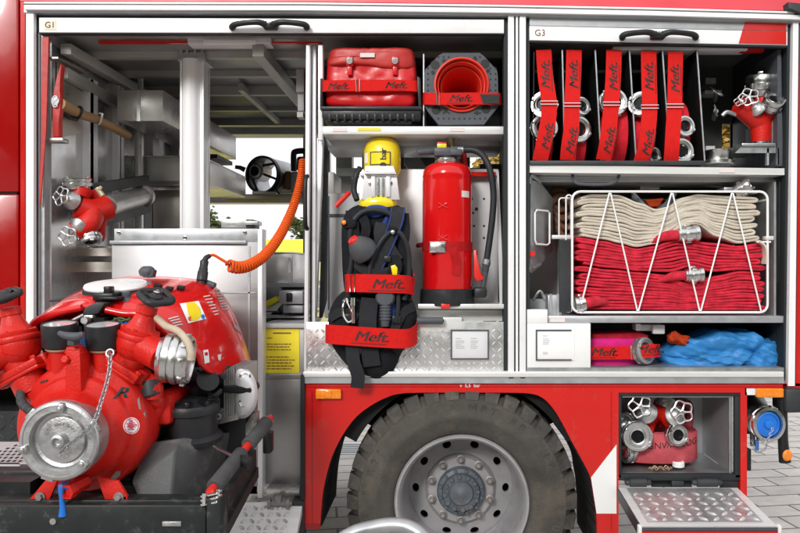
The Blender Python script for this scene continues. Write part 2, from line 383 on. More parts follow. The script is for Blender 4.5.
TXT = {}
def text_mesh(s, shear=0.0, bold=0.0):
    key = (s, shear, bold)
    if key not in TXT:
        cu = bpy.data.curves.new('lettering', 'FONT'); cu.body = s; cu.size = 1.0; cu.align_x = 'CENTER'; cu.align_y = 'CENTER'
        cu.shear = shear; cu.offset = 0.0; cu.resolution_u = 3
        ob = bpy.data.objects.new('lettering', cu); COL.objects.link(ob)
        dg = bpy.context.evaluated_depsgraph_get()
        me = bpy.data.meshes.new_from_object(ob.evaluated_get(dg))
        bpy.data.objects.remove(ob); TXT[key] = me
    return TXT[key]
def lettering(s, c, right, up, size, m, parent, shear=0.0, bold=0.0, sx=1.0, name='lettering', extra=None, bend=None):
    me = text_mesh(s, shear, bold).copy(); c = Vector(c); r = Vector(right).normalized(); u = Vector(up).normalized(); n = r.cross(u)
    bm = bmesh.new(); bm.from_mesh(me)
    if extra: extra(bm)
    if bold:                                                   # heavier strokes
        for dx in (-bold, bold):
            k0 = len(bm.verts); bm.from_mesh(me); bm.verts.ensure_lookup_table()
            for v in list(bm.verts)[k0:]: v.co.x += dx
    for v in bm.verts:
        p = v.co.copy(); q = c + r * p.x * size * sx + u * p.y * size + n * 0.0012
        if bend: q = bend(q)
        v.co = q
    bm.to_mesh(me); bm.free(); me.materials.clear(); me.materials.append(MATS[m])
    o = bpy.data.objects.new(name, me); COL.objects.link(o)
    if parent is not None:
        o.parent = parent
        if parent.type == 'EMPTY': o.matrix_parent_inverse = Matrix.Translation(-Vector(parent.location))
    return o
def underline(bm):                                             # the small line of type below the strap lettering
    for i in range(22):
        x = -1.0 + i * 0.094
        q = [bm.verts.new((x + a - .2, y, 0)) for a, y in ((0, -.52), (.06, -.52), (.07, -.43), (.01, -.43))]
        bm.faces.new(q)
BVH = {}
def bvh_of(o):
    from mathutils.bvhtree import BVHTree
    if o.name not in BVH:
        bpy.context.view_layer.update()
        BVH[o.name] = BVHTree.FromObject(o, bpy.context.evaluated_depsgraph_get())
    return BVH[o.name]
def onto(o, off=.0014, dy=.25):                                # lay a point on a surface, going straight into the truck
    t = bvh_of(o)
    def f(q):
        h, n, i, d = t.ray_cast(Vector((q.x, q.y - dy, q.z)), Vector((0, 1, 0)))
        if h is None: return q
        if n.y > 0: n = -n
        return h + n * off
    return f
def decal(o, poly_px, m, nm, off=.002, par=None, cuts=4):      # a thin sticker following the surface it sits on
    bm = bmesh.new(); f = bm.faces.new([bm.verts.new((x, y, 0)) for x, y in poly_px])
    if len(poly_px) != 4: bmesh.ops.poke(bm, faces=[f])
    if cuts: bmesh.ops.subdivide_edges(bm, edges=bm.edges[:], cuts=cuts, use_grid_fill=True)
    t = bvh_of(o); eye = Vector((0, -ZC, CAMZ))
    for v in bm.verts:
        d = (W(v.co.x, v.co.y, 0) - eye).normalized(); h, n, i, ds = t.ray_cast(eye, d)
        if h is None:
            h, n, i, ds = t.find_nearest(W(v.co.x, v.co.y, -.5))
        if n.dot(d) > 0: n = -n
        v.co = h + n * off
    k_ = MB(); k_.bm.free(); k_.bm = bm
    return k_.build(nm, m, par or o, smooth=True)
def logo(c, right, up, size, parent, bend=None):
    return lettering('Meft.', c, right, up, size, 'ink', parent, shear=0.36, bold=0.022, sx=1.2, extra=underline, bend=bend)

def crumpler(seed, n=8, f0=2.0, f1=9.0, sq=(1, 1, 1)):        # straight sharp creases from folded triangle waves
    rg = random.Random(seed); W_ = []
    for i in range(n):
        f = f0 * (f1 / f0) ** (i / max(1, n - 1)); d = Vector((rg.gauss(0, 1) * sq[0], rg.gauss(0, 1) * sq[1], rg.gauss(0, 1) * sq[2])).normalized() * f
        W_.append((d, rg.random() * 9, 1 / f))
    tot = sum(w for _, _, w in W_)
    def h(p):
        q = p + Vector(noise.noise_vector(p * 1.3 + Vector((seed, 0, 0)))) * .12; v = 0
        for d, o, w in W_:
            t = (q.dot(d) + o) % 2.0; v += w * (abs(t - 1) * 2 - 1)
        return v / tot
    return h
# ---------------------------------------------------------------- small fittings shared by many things
def coupling(mb, c, axis, R, depth, hole=0.55, lugs=True):     # hose coupling: stepped hollow ring, open face towards axis
    a = Vector(axis).normalized(); c = Vector(c); D = depth
    mb.lathe([(R * .80, -D), (R * .86, -.72 * D), (R, -.70 * D), (R, -.40 * D), (R * .90, -.38 * D), (R * .90, -.30 * D), (R, -.28 * D), (R, -.05 * D), (R * .95, 0),
              (R * .80, 0), (R * .76, -.12 * D), (R * hole * 1.15, -.14 * D), (R * hole, -.06 * D), (R * hole * .9, -.08 * D), (R * hole * .82, -.9 * D), (0, -.92 * D)], c, a, 36, cap0=True)
    if lugs:
        x, y = perp(a)
        for i in range(2):
            ang = PI * i + .5; dv = x * math.cos(ang) + y * math.sin(ang)
            mb.obox(c + dv * R * .88 + a * D * .05, dv, a.cross(dv), a, R * .09, R * .16, min(D * .12, .006), R * .03)
        for i in range(6):
            ang = PI / 3 * i; dv = x * math.cos(ang) + y * math.sin(ang)
            mb.obox(c + dv * R * 1.0 - a * D * .55, dv, a.cross(dv), a, R * .06, R * .10, D * .13, R * .02)
def coupling_dark(mb, c, axis, R, depth, hole=0.55):
    a = Vector(axis).normalized(); c = Vector(c)
    mb.lathe([(R * hole * .80, -.30 * depth), (0, -.30 * depth)], c, a, 24)
def handwheel(mb, c, n, R, petals=5, r=None):
    n = Vector(n).normalized(); c = Vector(c); x, y = perp(n); r = r or R * .075
    m = 60; pts = []
    for i in range(m):
        t = 2 * PI * i / m; rr = R * (0.90 + 0.10 * math.cos(petals * t))
        pts.append(c + (x * math.cos(t) + y * math.sin(t)) * rr)
    mb.tube(pts, r * 1.2, 8, closed=True)
    for k in range(petals):
        t = 2 * PI * (k + .5) / petals; dv = x * math.cos(t) + y * math.sin(t)
        mb.tube([c + dv * R * .18, c + dv * R * .5, c + dv * R * .80], [r * 1.6, r, r * 1.5], 8)
    mb.lathe([(R * .22, -R * .22), (R * .24, R * .06), (R * .16, R * .12), (0, R * .13)], c, n, 16)
def bolt_head(mb, c, n, r, h):
    mb.lathe([(r, 0), (r, h * .8), (r * .85, h), (0, h)], c, n, 6)
# ================================================================ SETTING
g = MB(); g.box((-150, -60, -0.3), (150, 150, 0)); gr = g.build('ground', 'paving', smooth=False); gr['kind'] = 'structure'
dg = MB()
for i in range(7): dg.box((-3.2, 3.05 + i * .05, 0.004), (0.2, 3.07 + i * .05, 0.010))
dg.box((-3.25, 3.0, 0.002), (0.25, 3.45, 0.004))
tag(dg.build('drain_grate', 'alu_grey'), 'long metal drain grating set in the paving behind the truck wheel', 'drain')

# ================================================================ THE TRUCK
T = thing('fire_truck', 'red and white fire engine with both side shutters raised over open lockers', 'fire truck', (0, 1.2, 0))
# --- outer skin
MB().pp([(20, -60), (870, -60), (870, 9.5), (800, 11), (650, 7.5), (500, 4.2), (300, 1.6), (20, 1)], .02, .08).build('upper_panel', 'red_roof', T)
def strip(top, h0, h1, d0, d1): return MB().pp([(x, y + h0) for x, y in top] + [(x, y + h1) for x, y in top[::-1]], d0, d1)
TOP = [(24, 2.4), (300, 3), (500, 5.4), (650, 8.2), (800, 12.4), (868, 14.5)]
q = strip(TOP, -.6, 1.0, -.035, .05); rr = q.build('roof_rail', 'white_paint', T)
strip(TOP, 1.0, 2.6, -.022, .05).build('groove', 'dark_seal', rr)
strip(TOP, 2.6, 7.0, -.035, .05).build('rail_face', 'white_paint', rr)
strip(TOP, 7.0, 10.0, -.018, .05).build('rail_edge', 'alu_grey', rr)
strip(TOP, 10.0, 15.5, .02, .05).build('shutter_slot', 'dark_metal', T)
# cab at the left edge
c = MB(); c.pb(-220, -60, 18.6, 192.2, .02, .5, .012); c.pb(-220, 194, 18.6, 382, .02, .5, .012); c.build('cab_panel', 'red_cab', T)
c = MB(); c.pb(-218, 191.5, 17, 195, .03, .06); c.pb(18.2, -60, 21.2, 384, .05, .3); c.build('panel_gap', 'black_matt', T)
MB().pb(20.4, 1.5, 25.6, 500, 0.0, .06).build('corner_strip', 'red_paint', T)
c = MB(); c.pb(-220, 383, 25, 470, .35, .40); c.pb(-220, 382, 30, 384, .05, .36); c.build('step_well', 'black_matt', T)
c = MB(); c.pb(-200, 411, 24, 442, .16, .34); o_ = W(-60, 442, .16); c.treads((o_.x, .159, o_.z), (1, 0, 0), (0, 0, 1), 12, 3, .045, .003); c.build('cab_step', 'dark_metal', T)
# --- uprights: extruded aluminium posts with dark grooves
p = MB(); p.pb(25.6, 11, 33.6, 500, -.012, .05, .003); p.build('post', 'white_paint', T)
p = MB(); p.pb(33.6, 13, 36.6, 500, .012, .05); p.pb(24.9, 14, 25.6, 420, -.013, .03); p.build('seal', 'dark_seal', T)
p = MB(); p.pb(36.6, 14, 44.5, 500, .03, .10); p.pb(38, 33, 39.5, 480, .02, .03); p.build('shutter_guide', 'alu_grey', T)
p = MB(); p.pb(508.2, 15.5, 514.2, 379, -.012, .04, .003); p.pb(515.8, 15.5, 518.0, 379, -.010, .04); p.pb(519.6, 16, 526, 379, -.012, .04, .003); p.build('post', 'white_paint', T)
p = MB(); p.pb(503.8, 17, 508.2, 374, .015, .10); p.pb(514.2, 16.5, 515.8, 379, .004, .02); p.pb(518.0, 16.5, 519.6, 379, .004, .02); p.pb(526, 17, 529.6, 374, .015, .10); p.build('seal', 'dark_seal', T)
p = MB(); p.pp([(793.2, 21), (798.6, 21), (794.8, 386), (788.2, 386)], -.012, .05); p.build('post', 'white_paint', T)
p = MB(); p.pp([(787.4, 21), (793.2, 21), (788.2, 380), (783.4, 380)], .015, .10); p.pp([(798.6, 21), (799.6, 21), (795.8, 386), (794.8, 386)], -.004, .03); p.build('seal', 'dark_seal', T)
MB().pp([(799.6, 12), (870, 14), (870, 386), (795.8, 386)], 0, .06).build('side_panel', 'red_paint', T)
p = MB(); p.pp([(788, 2), (800, 3), (812, 16), (800, 12), (789, 9)], -.06, -.01, .004); p.build('lamp_bracket', 'dark_metal', T)
# --- sill rail and skirt
MB().pb(303, 371.8, 784, 377.2, -.02, .06, .003).build('sill_rail', 'alu_h', T)
s_ = MB(); s_.pb(303, 377.2, 784, 383.4, -.012, .06); s_.build('sill_edge', 'alu_grey', T)
sk = MB()
arch = [(320, 528), (321.5, 506), (324, 486), (331.6, 457.5), (343, 434.5), (357, 416), (375, 403), (389, 396.5), (399, 393.8), (420.6, 392.6), (500, 392.6), (529, 393.4), (542, 397.5), (552, 407), (560.5, 420), (570.5, 439), (582, 460), (590.6, 477.6), (593.5, 495), (596.4, 513.5), (598, 560)]
ac = catmull([(x, y, 0) for x, y in arch], 3)
half = len(ac) // 2 - 2
top_a = [(p.x, p.y) for p in ac]
# skirt in three convex-ish strips so the arch stays clean
def skirt(a, bx):
    for i in range(len(a) - 1):
        (x0, y0), (x1, y1) = a[i], a[i + 1]
        yield [(x0, y0), (x1, y1)]
xs = top_a
left = [p for p in xs if p[0] < 400]; mid = [p for p in xs if 395 < p[0] < 532]; right = [p for p in xs if p[0] > 528]
sk.pp([(304.5, 384), (left[-1][0], 384)] + left[::-1] + [(304.5, 528)], .0, .03)
sk.pp([(left[-1][0], 384), (right[0][0], 384), right[0]] + [p for p in mid if left[-1][0] < p[0] < right[0][0]][::-1] + [left[-1]], .0, .03)
sk.pp([(right[0][0], 384), (618.6, 384), (618.6, 560)] + right[::-1], .0, .03)
sk.pb(618.6, 384, 787, 388.4, .0, .03); sk.pb(618.6, 388.4, 746.5, 392.6, .0, .03); sk.pb(740.5, 392.6, 747, 498, .0, .03); sk.pb(783, 383.4, 800, 388.4, .0, .03)
skirt_o = sk.build('skirt', 'red_paint', T, ang=25)
ln = MB(); ln.pb(311.8, 392, 312.6, 527, -.0015, .001); ln.pb(304.5, 386.6, 787, 387.2, -.0015, .001); ln.pb(611, 392, 611.8, 530, -.0015, .001); ln.build('seam', 'red_cab', skirt_o)
MB().pp([(616.5, 444.6), (616.5, 513.5), (596.6, 513.5), (591, 477.6)], -.002, .001).build('white_marking', 'white_matt', skirt_o)
MB().pb(304.8, 524, 320, 529, -.003, .001).build('dark_hem', 'red_cab', skirt_o)  # darker red strip along the lower edge of the skirt
al = MB()                                                      # arch lining seen from below
for (x0, y0), (x1, y1) in zip(top_a[:-1], top_a[1:]):
    a, b = W(x0, y0), W(x1, y1); 
    al.F([al.V((a.x, .03, a.z)), al.V((b.x, .03, b.z)), al.V((b.x, .50, b.z)), al.V((a.x, .50, a.z))])
al.build('wheel_arch', 'black_matt', T, solid=.008)
MB().pb(300.3, 375, 304.3, 500, -.02, .06).build('seal', 'dark_seal', T)
lettering('v  5,5  bar', W(470, 385.6, -.003), (1, 0, 0), (0, 0, 1), .022, 'ink_white', skirt_o)
for x0, y0, x1, y1 in ((315.5, 389.5, 341, 399), (757, 388.6, 784, 397.6)):
    i_ = MB(); i_.pb(x0, y0, x1, y1, -.022, .0, .004); i_.pb((x0 + x1) / 2 - 3.5, y0 + 1, (x0 + x1) / 2 + 3.5, y1 - 1, -.026, -.01, .003); i_.build('side_marker', 'orange_lamp', T)
m_ = MB(); m_.pb(745, 388, 757, 395, .0, .02); m_.build('white_patch', 'white_matt', T)
l_ = MB(); l_.pb(786, 389, 812, 413, -.03, .12, .012); l_.build('lamp_housing', 'dark_metal', T)
h_ = MB(); h_.tube([W(782, 396, .02), W(783, 420, .02), W(783, 440, .02), W(785, 462, .02)], [.020, .020, .022, .026], 12, smooth=4); h_.build('rubber_arm', 'black', T)
MB().lathe([(.022, 0), (.026, .006), (.020, .014), (0, .016)], W(786.5, 455, -.005), (.3, -1, 0), 20).build('reflector', 'orange_lamp', T)
# --- roller shutters rolled up at the top
def shutter_handle(x0, x1, yc, par):
    n = 17; mb = MB(); xm = (x0 + x1) / 2
    for xa, xb in ((x0, xm - 2), (xm + 2, x1)):
        inner, outer = (xa, xb) if xa == x0 else (xb, xa); s = 1 if xa == x0 else -1
        pts = [W(inner + 1.5 * s, yc + 3.4, -.005), W(inner + 1.2 * s, yc + 2.2, -.03), W(inner + 5 * s, yc - .2, -.042), W(inner + 17 * s, yc - 1.8, -.046), W(outer - 8 * s, yc - 2, -.046), W(outer, yc + 1.5, -.03)]
        mb.tube(pts, [.014, .014, .013, .012, .013, .016], 10, smooth=4)
    mb.pb(xm - 7, yc - 4, xm + 7, yc + 3.6, -.045, .0, .008)
    h = mb.build('handle', 'black', par)
    MB().lathe([(.010, 0), (.010, .005), (0, .006)], W(xm, yc - 2.5, -.045), (0, -1, 0), 16).build('lock', 'chrome', h)
sh = MB(); sh.pp([(39, 17.6), (504, 19.6), (504, 33.2), (39, 32.4)], -.004, .03, .002); sh = sh.build('roller_shutter', 'white_paint', T)
MB().pp([(39, 32.4), (504, 33.2), (504, 34.6), (39, 33.8)], .002, .03).build('rubber_lip', 'dark_seal', sh)
shutter_handle(231, 308, 24.5, sh)
lb = MB(); lb.pb(44, 20.8, 56, 29.6, -.006, -.002); lb.build('number_plate', 'paper_cream', sh)
lettering('G1', W(50, 25.3, -.0062), (1, 0, 0), (0, 0, 1), .038, 'ink_dark', sh, name='number')
sh = MB(); sh.pp([(529.6, 26), (787.6, 31.5), (787.6, 45.2), (529.6, 40.2)], -.004, .03, .002); sh = sh.build('roller_shutter', 'white_paint', T)
MB().pp([(529.6, 17), (787.6, 22), (787.6, 31), (529.6, 25.5)], .004, .03).build('upper_slat', 'alu_grey', sh)
MB().pp([(529.6, 40.2), (787.6, 45.2), (787.6, 47.4), (529.6, 42.2)], .002, .03).build('rubber_lip', 'dark_seal', sh)
MB().pp([(745.2, 22.5), (786.4, 23.3), (786.4, 30.6), (742.5, 29.7)], .0015, .004).build('red_corner', 'red_paint', sh)
MB().pp([(742.5, 30.4), (786.4, 31.4), (786.4, 44.4), (738.8, 43.4)], -.0065, -.003).build('red_corner', 'red_paint', sh)
shutter_handle(621, 697, 34.5, sh)
lettering('G3', W(540, 33, -.0062), (1, 0, 0), (0, 0, 1), .040, 'brown', sh, name='number')

# --- shell of the lockers
xl, xm_, xr = WX(44.6), WX(517), WX(786)
ztop, zfl = WZ(30), WZ(374)
MB().box((xl - .02, .06, zfl - .5), (xl, 2.4, ztop)).build('side_wall', 'mirror_steel', T)
MB().box((xl, .10, ztop), (xr, 2.4, ztop + .03)).build('ceiling', 'ceiling', T)
MB().box((WX(20), .08, ztop + .03), (WX(868), 2.46, ztop + .40)).build('roof', 'red_roof', T)
MB().box((xm_ - .03, .09, zfl), (xm_ + .03, .66, ztop)).build('partition', 'dark_metal', T)
MB().box((xr, .07, zfl - .0), (xr + .03, .66, ztop)).build('side_wall', 'dark_metal', T)
MB().box((WX(799), .06, WZ(388)), (WX(868), .20, ztop)).build('rear_body', 'red_paint', T)
# ceiling structure over the left locker
b = MB()
for d, h, w in ((.34, .03, .04), (.70, .03, .04), (1.05, .05, .04), (1.5, .05, .04), (1.9, .07, .06)): b.box((xl, d, ztop - h), (xm_, d + w, ztop))
b.box((WX(252, .12), .12, ztop - .085), (WX(252, .12) + .055, 1.6, ztop - .03), .004)
b.box((xl + .02, .1, ztop - .08), (xl + .07, 1.9, ztop - .03), .004)
b.box((xl + .62, .9, ztop - .06), (xl + .65, 1.9, ztop - .02))
b.build('ceiling_beam', 'beam', T)
b = MB(); b.box((xl, 1.10, ztop - .030), (xm_, 1.48, ztop - .001)); b.box((xl, 1.58, ztop - .030), (xm_, 1.88, ztop - .001)); b.build('ceiling_panel', 'ceiling_dark', T)
b = MB(); b.box((xl, 2.25, ztop - .07), (xm_, 2.42, ztop - .001)); b.build('far_shutter_box', 'beam', T)
b = MB(); b.pb(187, 36.8, 271, 44.4, .12, .20, .008); lb = b.build('locker_lamp', 'plate_grey', T)
b = MB(); b.pb(203, 39.5, 256, 44, .112, .13, .004); b.build('diffuser', 'white_matt', lb)
MB().pb(98, 40.6, 187, 43.2, .14, .16).build('red_edge', 'red_paint', T)
b = MB(); b.pb(269, 41.6, 322, 43.4, .14, .16); b.build('red_edge', 'red_paint', T)
b = MB(); b.pb(44, 36.5, 504, 41, .18, .22); b.build('lamp_rail', 'plate_grey', T)
# far side of the left locker: uprights, shelf, low boards
b = MB()
for x0, x1 in ((150, 168), (176, 190), (303, 309), (318, 330)): b.pb(x0, 133, x1, 262, 2.34, 2.42)
b.build('far_post', 'steel', T)
MB().box((xl - .02, 2.40, WZ(300, 2.4)), (WX(176, 2.4), 2.43, WZ(196, 2.4))).build('far_wall', 'alu_grey', T)
b = MB(); b.pb(150, 194, 312, 203.0, 2.22, 2.36, .004); sf = b.build('far_shelf', 'steel_warm', T)
b = MB(); b.pb(225, 198.6, 280, 200.6, 2.217, 2.23); b.build('shelf_edge', 'yellow_flat', sf)
# left wall dressing
b = MB()
for px0, px1, d in ((77, 80.5, .36), (82.5, 89, .37), (110, 112.5, .70), (114, 118, .72)):
    b.box((xl, d, WZ(250, d)), (xl + .035, d + .05 * (px1 - px0) / 4, WZ(78, d)))
b.box((xl, 1.15, WZ(260, 1.1)), (xl + .05, 1.25, WZ(70, 1.1))); b.box((xl, 1.6, WZ(260, 1.6)), (xl + .05, 1.7, WZ(70, 1.6)))
b.build('wall_profile', 'alu', T)
b = MB(); b.beam((xl + .03, .12, ztop - .16), (xl + .03, 2.0, ztop - .22), .03, .05); b.build('wall_rail', 'beam', T)
b = MB(); b.prism([(xl + .004, .10, WZ(57, .1)), (xl + .004, .34, WZ(66, .3)), (xl + .004, .34, WZ(132, .3)), (xl + .004, .10, WZ(138, .1))], (.006, 0, 0)); b.pb(47, 57, 58, 58.6, .03, .3); b.pb(47, 137.5, 63, 142, .03, .09, .006); b.build('axe_bracket', 'steel_warm', T)
b = MB(); b.pp([(42, 37), (48.6, 37), (46, 130), (40.2, 205), (39, 205), (41, 140)], .010, .018); b.build('red_tape', 'vinyl_red_worn', T)
b = MB()
for px, d in ((126, .95), (139, .90), (148, 1.3)): b.cyl(W(px, 46, d), W(px, 230, d), .026, seg=14)
b.build('pipe', 'steel', T)
b = MB(); b.pb(144, 168, 180, 186, 1.1, 1.25, .006); b.pb(151, 190, 180, 262, 1.15, 1.3, .006); b.pb(126, 186, 141, 262, 1.25, 1.3); b.build('inner_cupboard', 'steel_warm', T)
b = MB(); b.pb(46, 248, 112, 256, .30, .34); b.pb(46, 262, 112, 272, .28, .36); b.cyl(W(49, 224, .1), W(49, 262, .1), .012); b.pb(47, 262, 56, 300, .12, .16); b.build('lower_bracket', 'steel_warm', T)
b = MB(); b.box((xl, .40, WZ(480, .4)), (WX(262, .4), .43, WZ(246, .4))); b.build('lower_board', 'alu_grey', T)
MB().box((xl, .06, WZ(500)), (WX(304), 1.2, WZ(490))).build('slide_floor', 'alu_h', T)
# light mast
b = MB(); b.pb(179.4, 60, 204.2, 232, .34, .44, .006); ms = b.build('light_mast', 'mast_alu', T)
b = MB(); b.cyl(W(191.5, 60, .345), W(191.5, 232, .345), L(8.6, .34), seg=32); b.build('mast_tube', 'mast_alu', ms)
b = MB()
for x0, x1 in ((180.2, 182), (202.0, 203.8)): b.pb(x0, 61, x1, 232, .325, .35, .002)
b.build('mast_rail', 'mast_alu', ms)
b = MB(); b.pb(177.4, 51.6, 205.4, 61.4, .325, .46, .004)
for x in (181, 187, 195, 202): b.pb(x - 1.2, 50.6, x + 1.2, 54, .321, .36)
b.build('mast_cap', 'cast_alu', ms)
# long steel trays on their slide
a0 = W(117, 90, .5); a1 = W(163, 121, .5)
b = MB(); b.box((a0.x, .5, a1.z), (a1.x, 1.9, a0.z), .004); tr = b.build('long_tray', 'steel', T)
b = MB(); b.pb(136.8, 90, 140.2, 121.2, .496, .51); b.build('tray_seam', 'alu_grey', tr)
b = MB(); b.box((a1.x - .06, 1.4, a1.z - .06), (a1.x + .015, 1.75, a1.z - .035)); b.build('tray_slide', 'dark_metal', tr)
x1 = WX(244, 1.9); b = MB(); b.box((x1 - .5, .95, WZ(194, 1.72)), (x1, 1.95, WZ(177, 1.9)), .004); tr = b.build('long_tray', 'steel', T)
b = MB(); b.prism([(x1 - .5, .95, WZ(177, 1.9)), (x1, .95, WZ(177, 1.9)), (x1, 1.95, WZ(177, 1.9)), (x1 - .5, 1.95, WZ(177, 1.9))], (0, 0, .008)); b.build('tray_lid', 'steel', tr)
# slide-out cabinet behind the pump
b = MB(); b.pb(111.5, 242, 258, 505, .06, .11, .004); cb = b.build('slide_cabinet', 'steel_panel', T)
b = MB(); b.pb(114, 228.6, 258, 242.6, .09, .13, .003); b.pb(109.5, 240.6, 246, 244, .045, .08, .002); b.build('cabinet_lip', 'alu_grey', cb)
b = MB(); b.pb(257.6, 229, 262.4, 498, .035, .11, .003); b.build('cabinet_upright', 'alu', cb)
b = MB(); b.pb(116, 292, 256, 293.4, .056, .07); b.pb(248, 246, 250, 500, .056, .07); b.build('cabinet_seam', 'alu_grey', cb)
b = MB()
for x, y in ((119, 233), (245, 232.5), (185, 238)): b.lathe([(.009, 0), (.009, .004), (0, .006)], W(x, y, .09), (0, -1, 0), 12)
b.build('rivet', 'chrome', cb)
b = MB(); b.pb(221, 219, 248, 228.4, .2, .34, .003); b.pb(244, 221, 258, 225, .18, .26, .003); bx_ = b.build('junction_box', 'steel', T)
b = MB(); b.pb(246, 219.5, 253, 228.4, .19, .32, .003); b.build('socket', 'dark_metal', bx_)
# niche right of the cabinet
b = MB(); b.pb(262.4, 327, 304, 377, .12, .60, .004); nb = b.build('lower_drawer', 'steel', T)
b = MB(); b.pb(262.4, 377, 302, 488, .10, .60, .004); b.pb(262.4, 376, 303, 378.6, .095, .12); b.build('drawer_front', 'steel_panel', nb)
b = MB(); b.pb(262, 323.6, 304.6, 328, .10, .60, .003); b.build('drawer_top', 'grey_panel', nb)
b = MB(); b.pb(266, 488, 300, 495.6, .03, .3, .004); b.pb(246, 494, 304, 501, .05, .3); b.build('drawer_ledge', 'steel', nb)
b = MB(); b.pb(262.8, 328.6, 299.2, 373, .116, .119); ys = b.build('instruction_sheet', 'yellow_flat', nb)
b = MB(); random.seed(3)
b.pb(273, 332.4, 291, 333.8, .1145, .1158)
for yy in (337.5, 343.6, 346.4, 349.2, 356.5, 359.5, 362.4, 365.4, 368.2):
    x = 265 + (2 if yy not in (337.5, 356.5) else 0); xe = 272 if yy in (337.5,) else 296 - random.random() * 8
    while x < xe:
        w = 1 + random.random() * 3; b.pb(x, yy, min(x + w, xe), yy + 1.0, .1145, .1158); x += w + .8
b.build('print', 'brown', ys)
b = MB(); b.pb(262.4, 253, 293, 283, .55, .95, .004); nb2 = b.build('steel_case', 'steel', T)
b = MB(); b.pb(288, 258, 291, 273, .546, .555); b.pb(262.5, 252, 294, 253.4, .545, .9); b.build('case_latch', 'alu_grey', nb2)
b = MB(); b.pb(262, 283, 306, 287, .5, 1.2); b.pb(279, 291, 303, 304, .30, .9, .004); b.pb(283, 305, 303, 313, .32, .9, .004); b.pb(262, 316, 303, 318, .35, .9); rk = b.build('niche_rack', 'alu_grey', T)
b = MB(); b.pb(286, 293, 292, 302, .29, .32, .006); b.build('rack_clip', 'black', rk)
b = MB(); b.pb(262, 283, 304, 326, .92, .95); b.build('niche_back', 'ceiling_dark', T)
# pair of uprights between the left locker and the centre one
b = MB(); b.pp([(306, 45), (310, 45), (307.6, 376), (303.8, 376)], .06, .10, .003); b.pp([(312, 46), (316, 46), (315, 376), (311.6, 376)], .10, .14, .003); b.pp([(318, 45), (322.6, 45), (322.6, 140), (318, 140)], .06, .10, .003)
b.pp([(318.4, 140), (323, 140), (315.6, 320), (312.4, 320)], .12, .16, .003); b.build('upright_profile', 'alu', T)
b = MB(); b.pp([(324, 136), (327.5, 150), (326, 300), (321.5, 318), (319, 318)], .2, .24); b.pb(310, 47, 312, 374, .12, .14); b.build('upright_core', 'dark_metal', T)
b = MB(); b.tube([W(307.4, 176, .02), W(305.4, 182, -.01), W(305.4, 222, -.01), W(307.2, 229, .02)], L(2.2), 10, smooth=4); b.build('grab_handle', 'black', T)
b = MB(); b.pb(296, 69, 304, 92, .35, .5, .004); b.pb(297.5, 92, 304, 111, .37, .45, .004); b.pb(297, 112, 303, 117, .33, .4); b.build('control_box', 'grey_panel', T)

# --- centre locker
b = MB(); b.pb(322.6, 126.4, 503.8, 134.2, .04, .60, .002); s1 = b.build('shelf', 'alu_h', T)
b = MB(); b.pb(324, 134.4, 503, 146, .22, .60, .003); b.build('shelf_girder', 'alu_grey', s1)
for x0, x1, m_ in ((332.5, 347, 'paper_pink'), (357.5, 381, 'yellow_flat'), (450, 464.5, 'paper_pink')):
    b = MB(); b.pb(x0, 127.6, x1, 130.6 if m_ == 'yellow_flat' else 131.4, .037, .039); b.build('shelf_label', m_, s1)
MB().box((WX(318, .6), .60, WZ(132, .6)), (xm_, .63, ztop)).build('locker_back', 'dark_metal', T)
b = MB(); b.pb(326, 37, 420, 45, .3, .34); b.build('red_reflection', 'vinyl_red_worn', T)  # red reflection at the top of the locker, painted as a solid strip
b = MB(); b.pb(423, 54, 424.2, 126.4, .06, .5); b.build('shelf_divider', 'alu_grey', T)
b = MB(); b.pb(359, 169, 498.4, 306, .25, .27, .004); pl_ = b.build('mounting_plate', 'plate_grey', T)
b = MB()
for x, y in ((472, 199), (484, 199), (473, 213), (484, 226), (474, 226), (484, 238), (486, 256), (474, 176), (492, 176)): b.cyl(W(x, y, .2495), W(x, y, .2515), .006, seg=10)
b.cyl(W(476.5, 209, .244), W(476.5, 209, .252), .008, seg=12); b.build('plate_hole', 'dark_metal', pl_)
b = MB(); b.pp([(496.6, 180), (498.6, 170), (504, 300), (504, 316), (500, 316)], .12, .14); b.build('plate_flange', 'plate_grey', pl_)
b = MB(); b.pb(418, 304.6, 504, 309, .02, .27, .003); b.pb(418, 304, 504, 308, .015, .03, .002); b.pb(335, 306, 504, 316, .18, .30); b.build('plate_foot', 'alu_h', pl_)
b = MB(); b.pb(408, 310, 504, 321, .10, .14); b.pb(418, 317.4, 462, 332, .01, .10, .003); b.build('slide_bracket', 'alu_h', T)
b = MB(); b.tube([W(417, 320.6, -.02), W(430, 320.6, -.02), W(443, 320.6, -.02)], L(3.6), 12); b.tube([W(441, 320.6, -.02), W(441, 320.6, .03)], L(3), 10); b.build('slide_handle', 'slate', T)
b = MB(); b.pb(324, 193, 364, 318, .34, .60, .008); gp = b.build('grey_cover', 'grey_panel', T)
b = MB(); b.pb(325, 214, 358, 217, .336, .35); b.pb(328, 196, 329.2, 310, .337, .35); b.build('cover_slot', 'slate', gp)
b = MB(); b.pb(322, 172, 334, 200, .7, 1.0, .004); b.pb(336, 150, 352, 205, 1.3, 1.4); b.build('inner_frame', 'beam', T)
b = MB(); b.beam(W(398, 148, .9), W(425, 185, .9), .05, .05); b.beam(W(408, 148, 1.0), W(436, 190, 1.0), .05, .05); b.pb(336, 168, 504, 176, 1.2, 1.3); b.build('inner_brace', 'alu_grey', T)
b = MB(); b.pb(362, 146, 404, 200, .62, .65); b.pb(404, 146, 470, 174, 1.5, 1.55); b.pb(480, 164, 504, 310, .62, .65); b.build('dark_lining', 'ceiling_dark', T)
b = MB(); b.pb(466, 172, 496, 176, .2, .5); b.build('red_rail', 'red_paint', T)
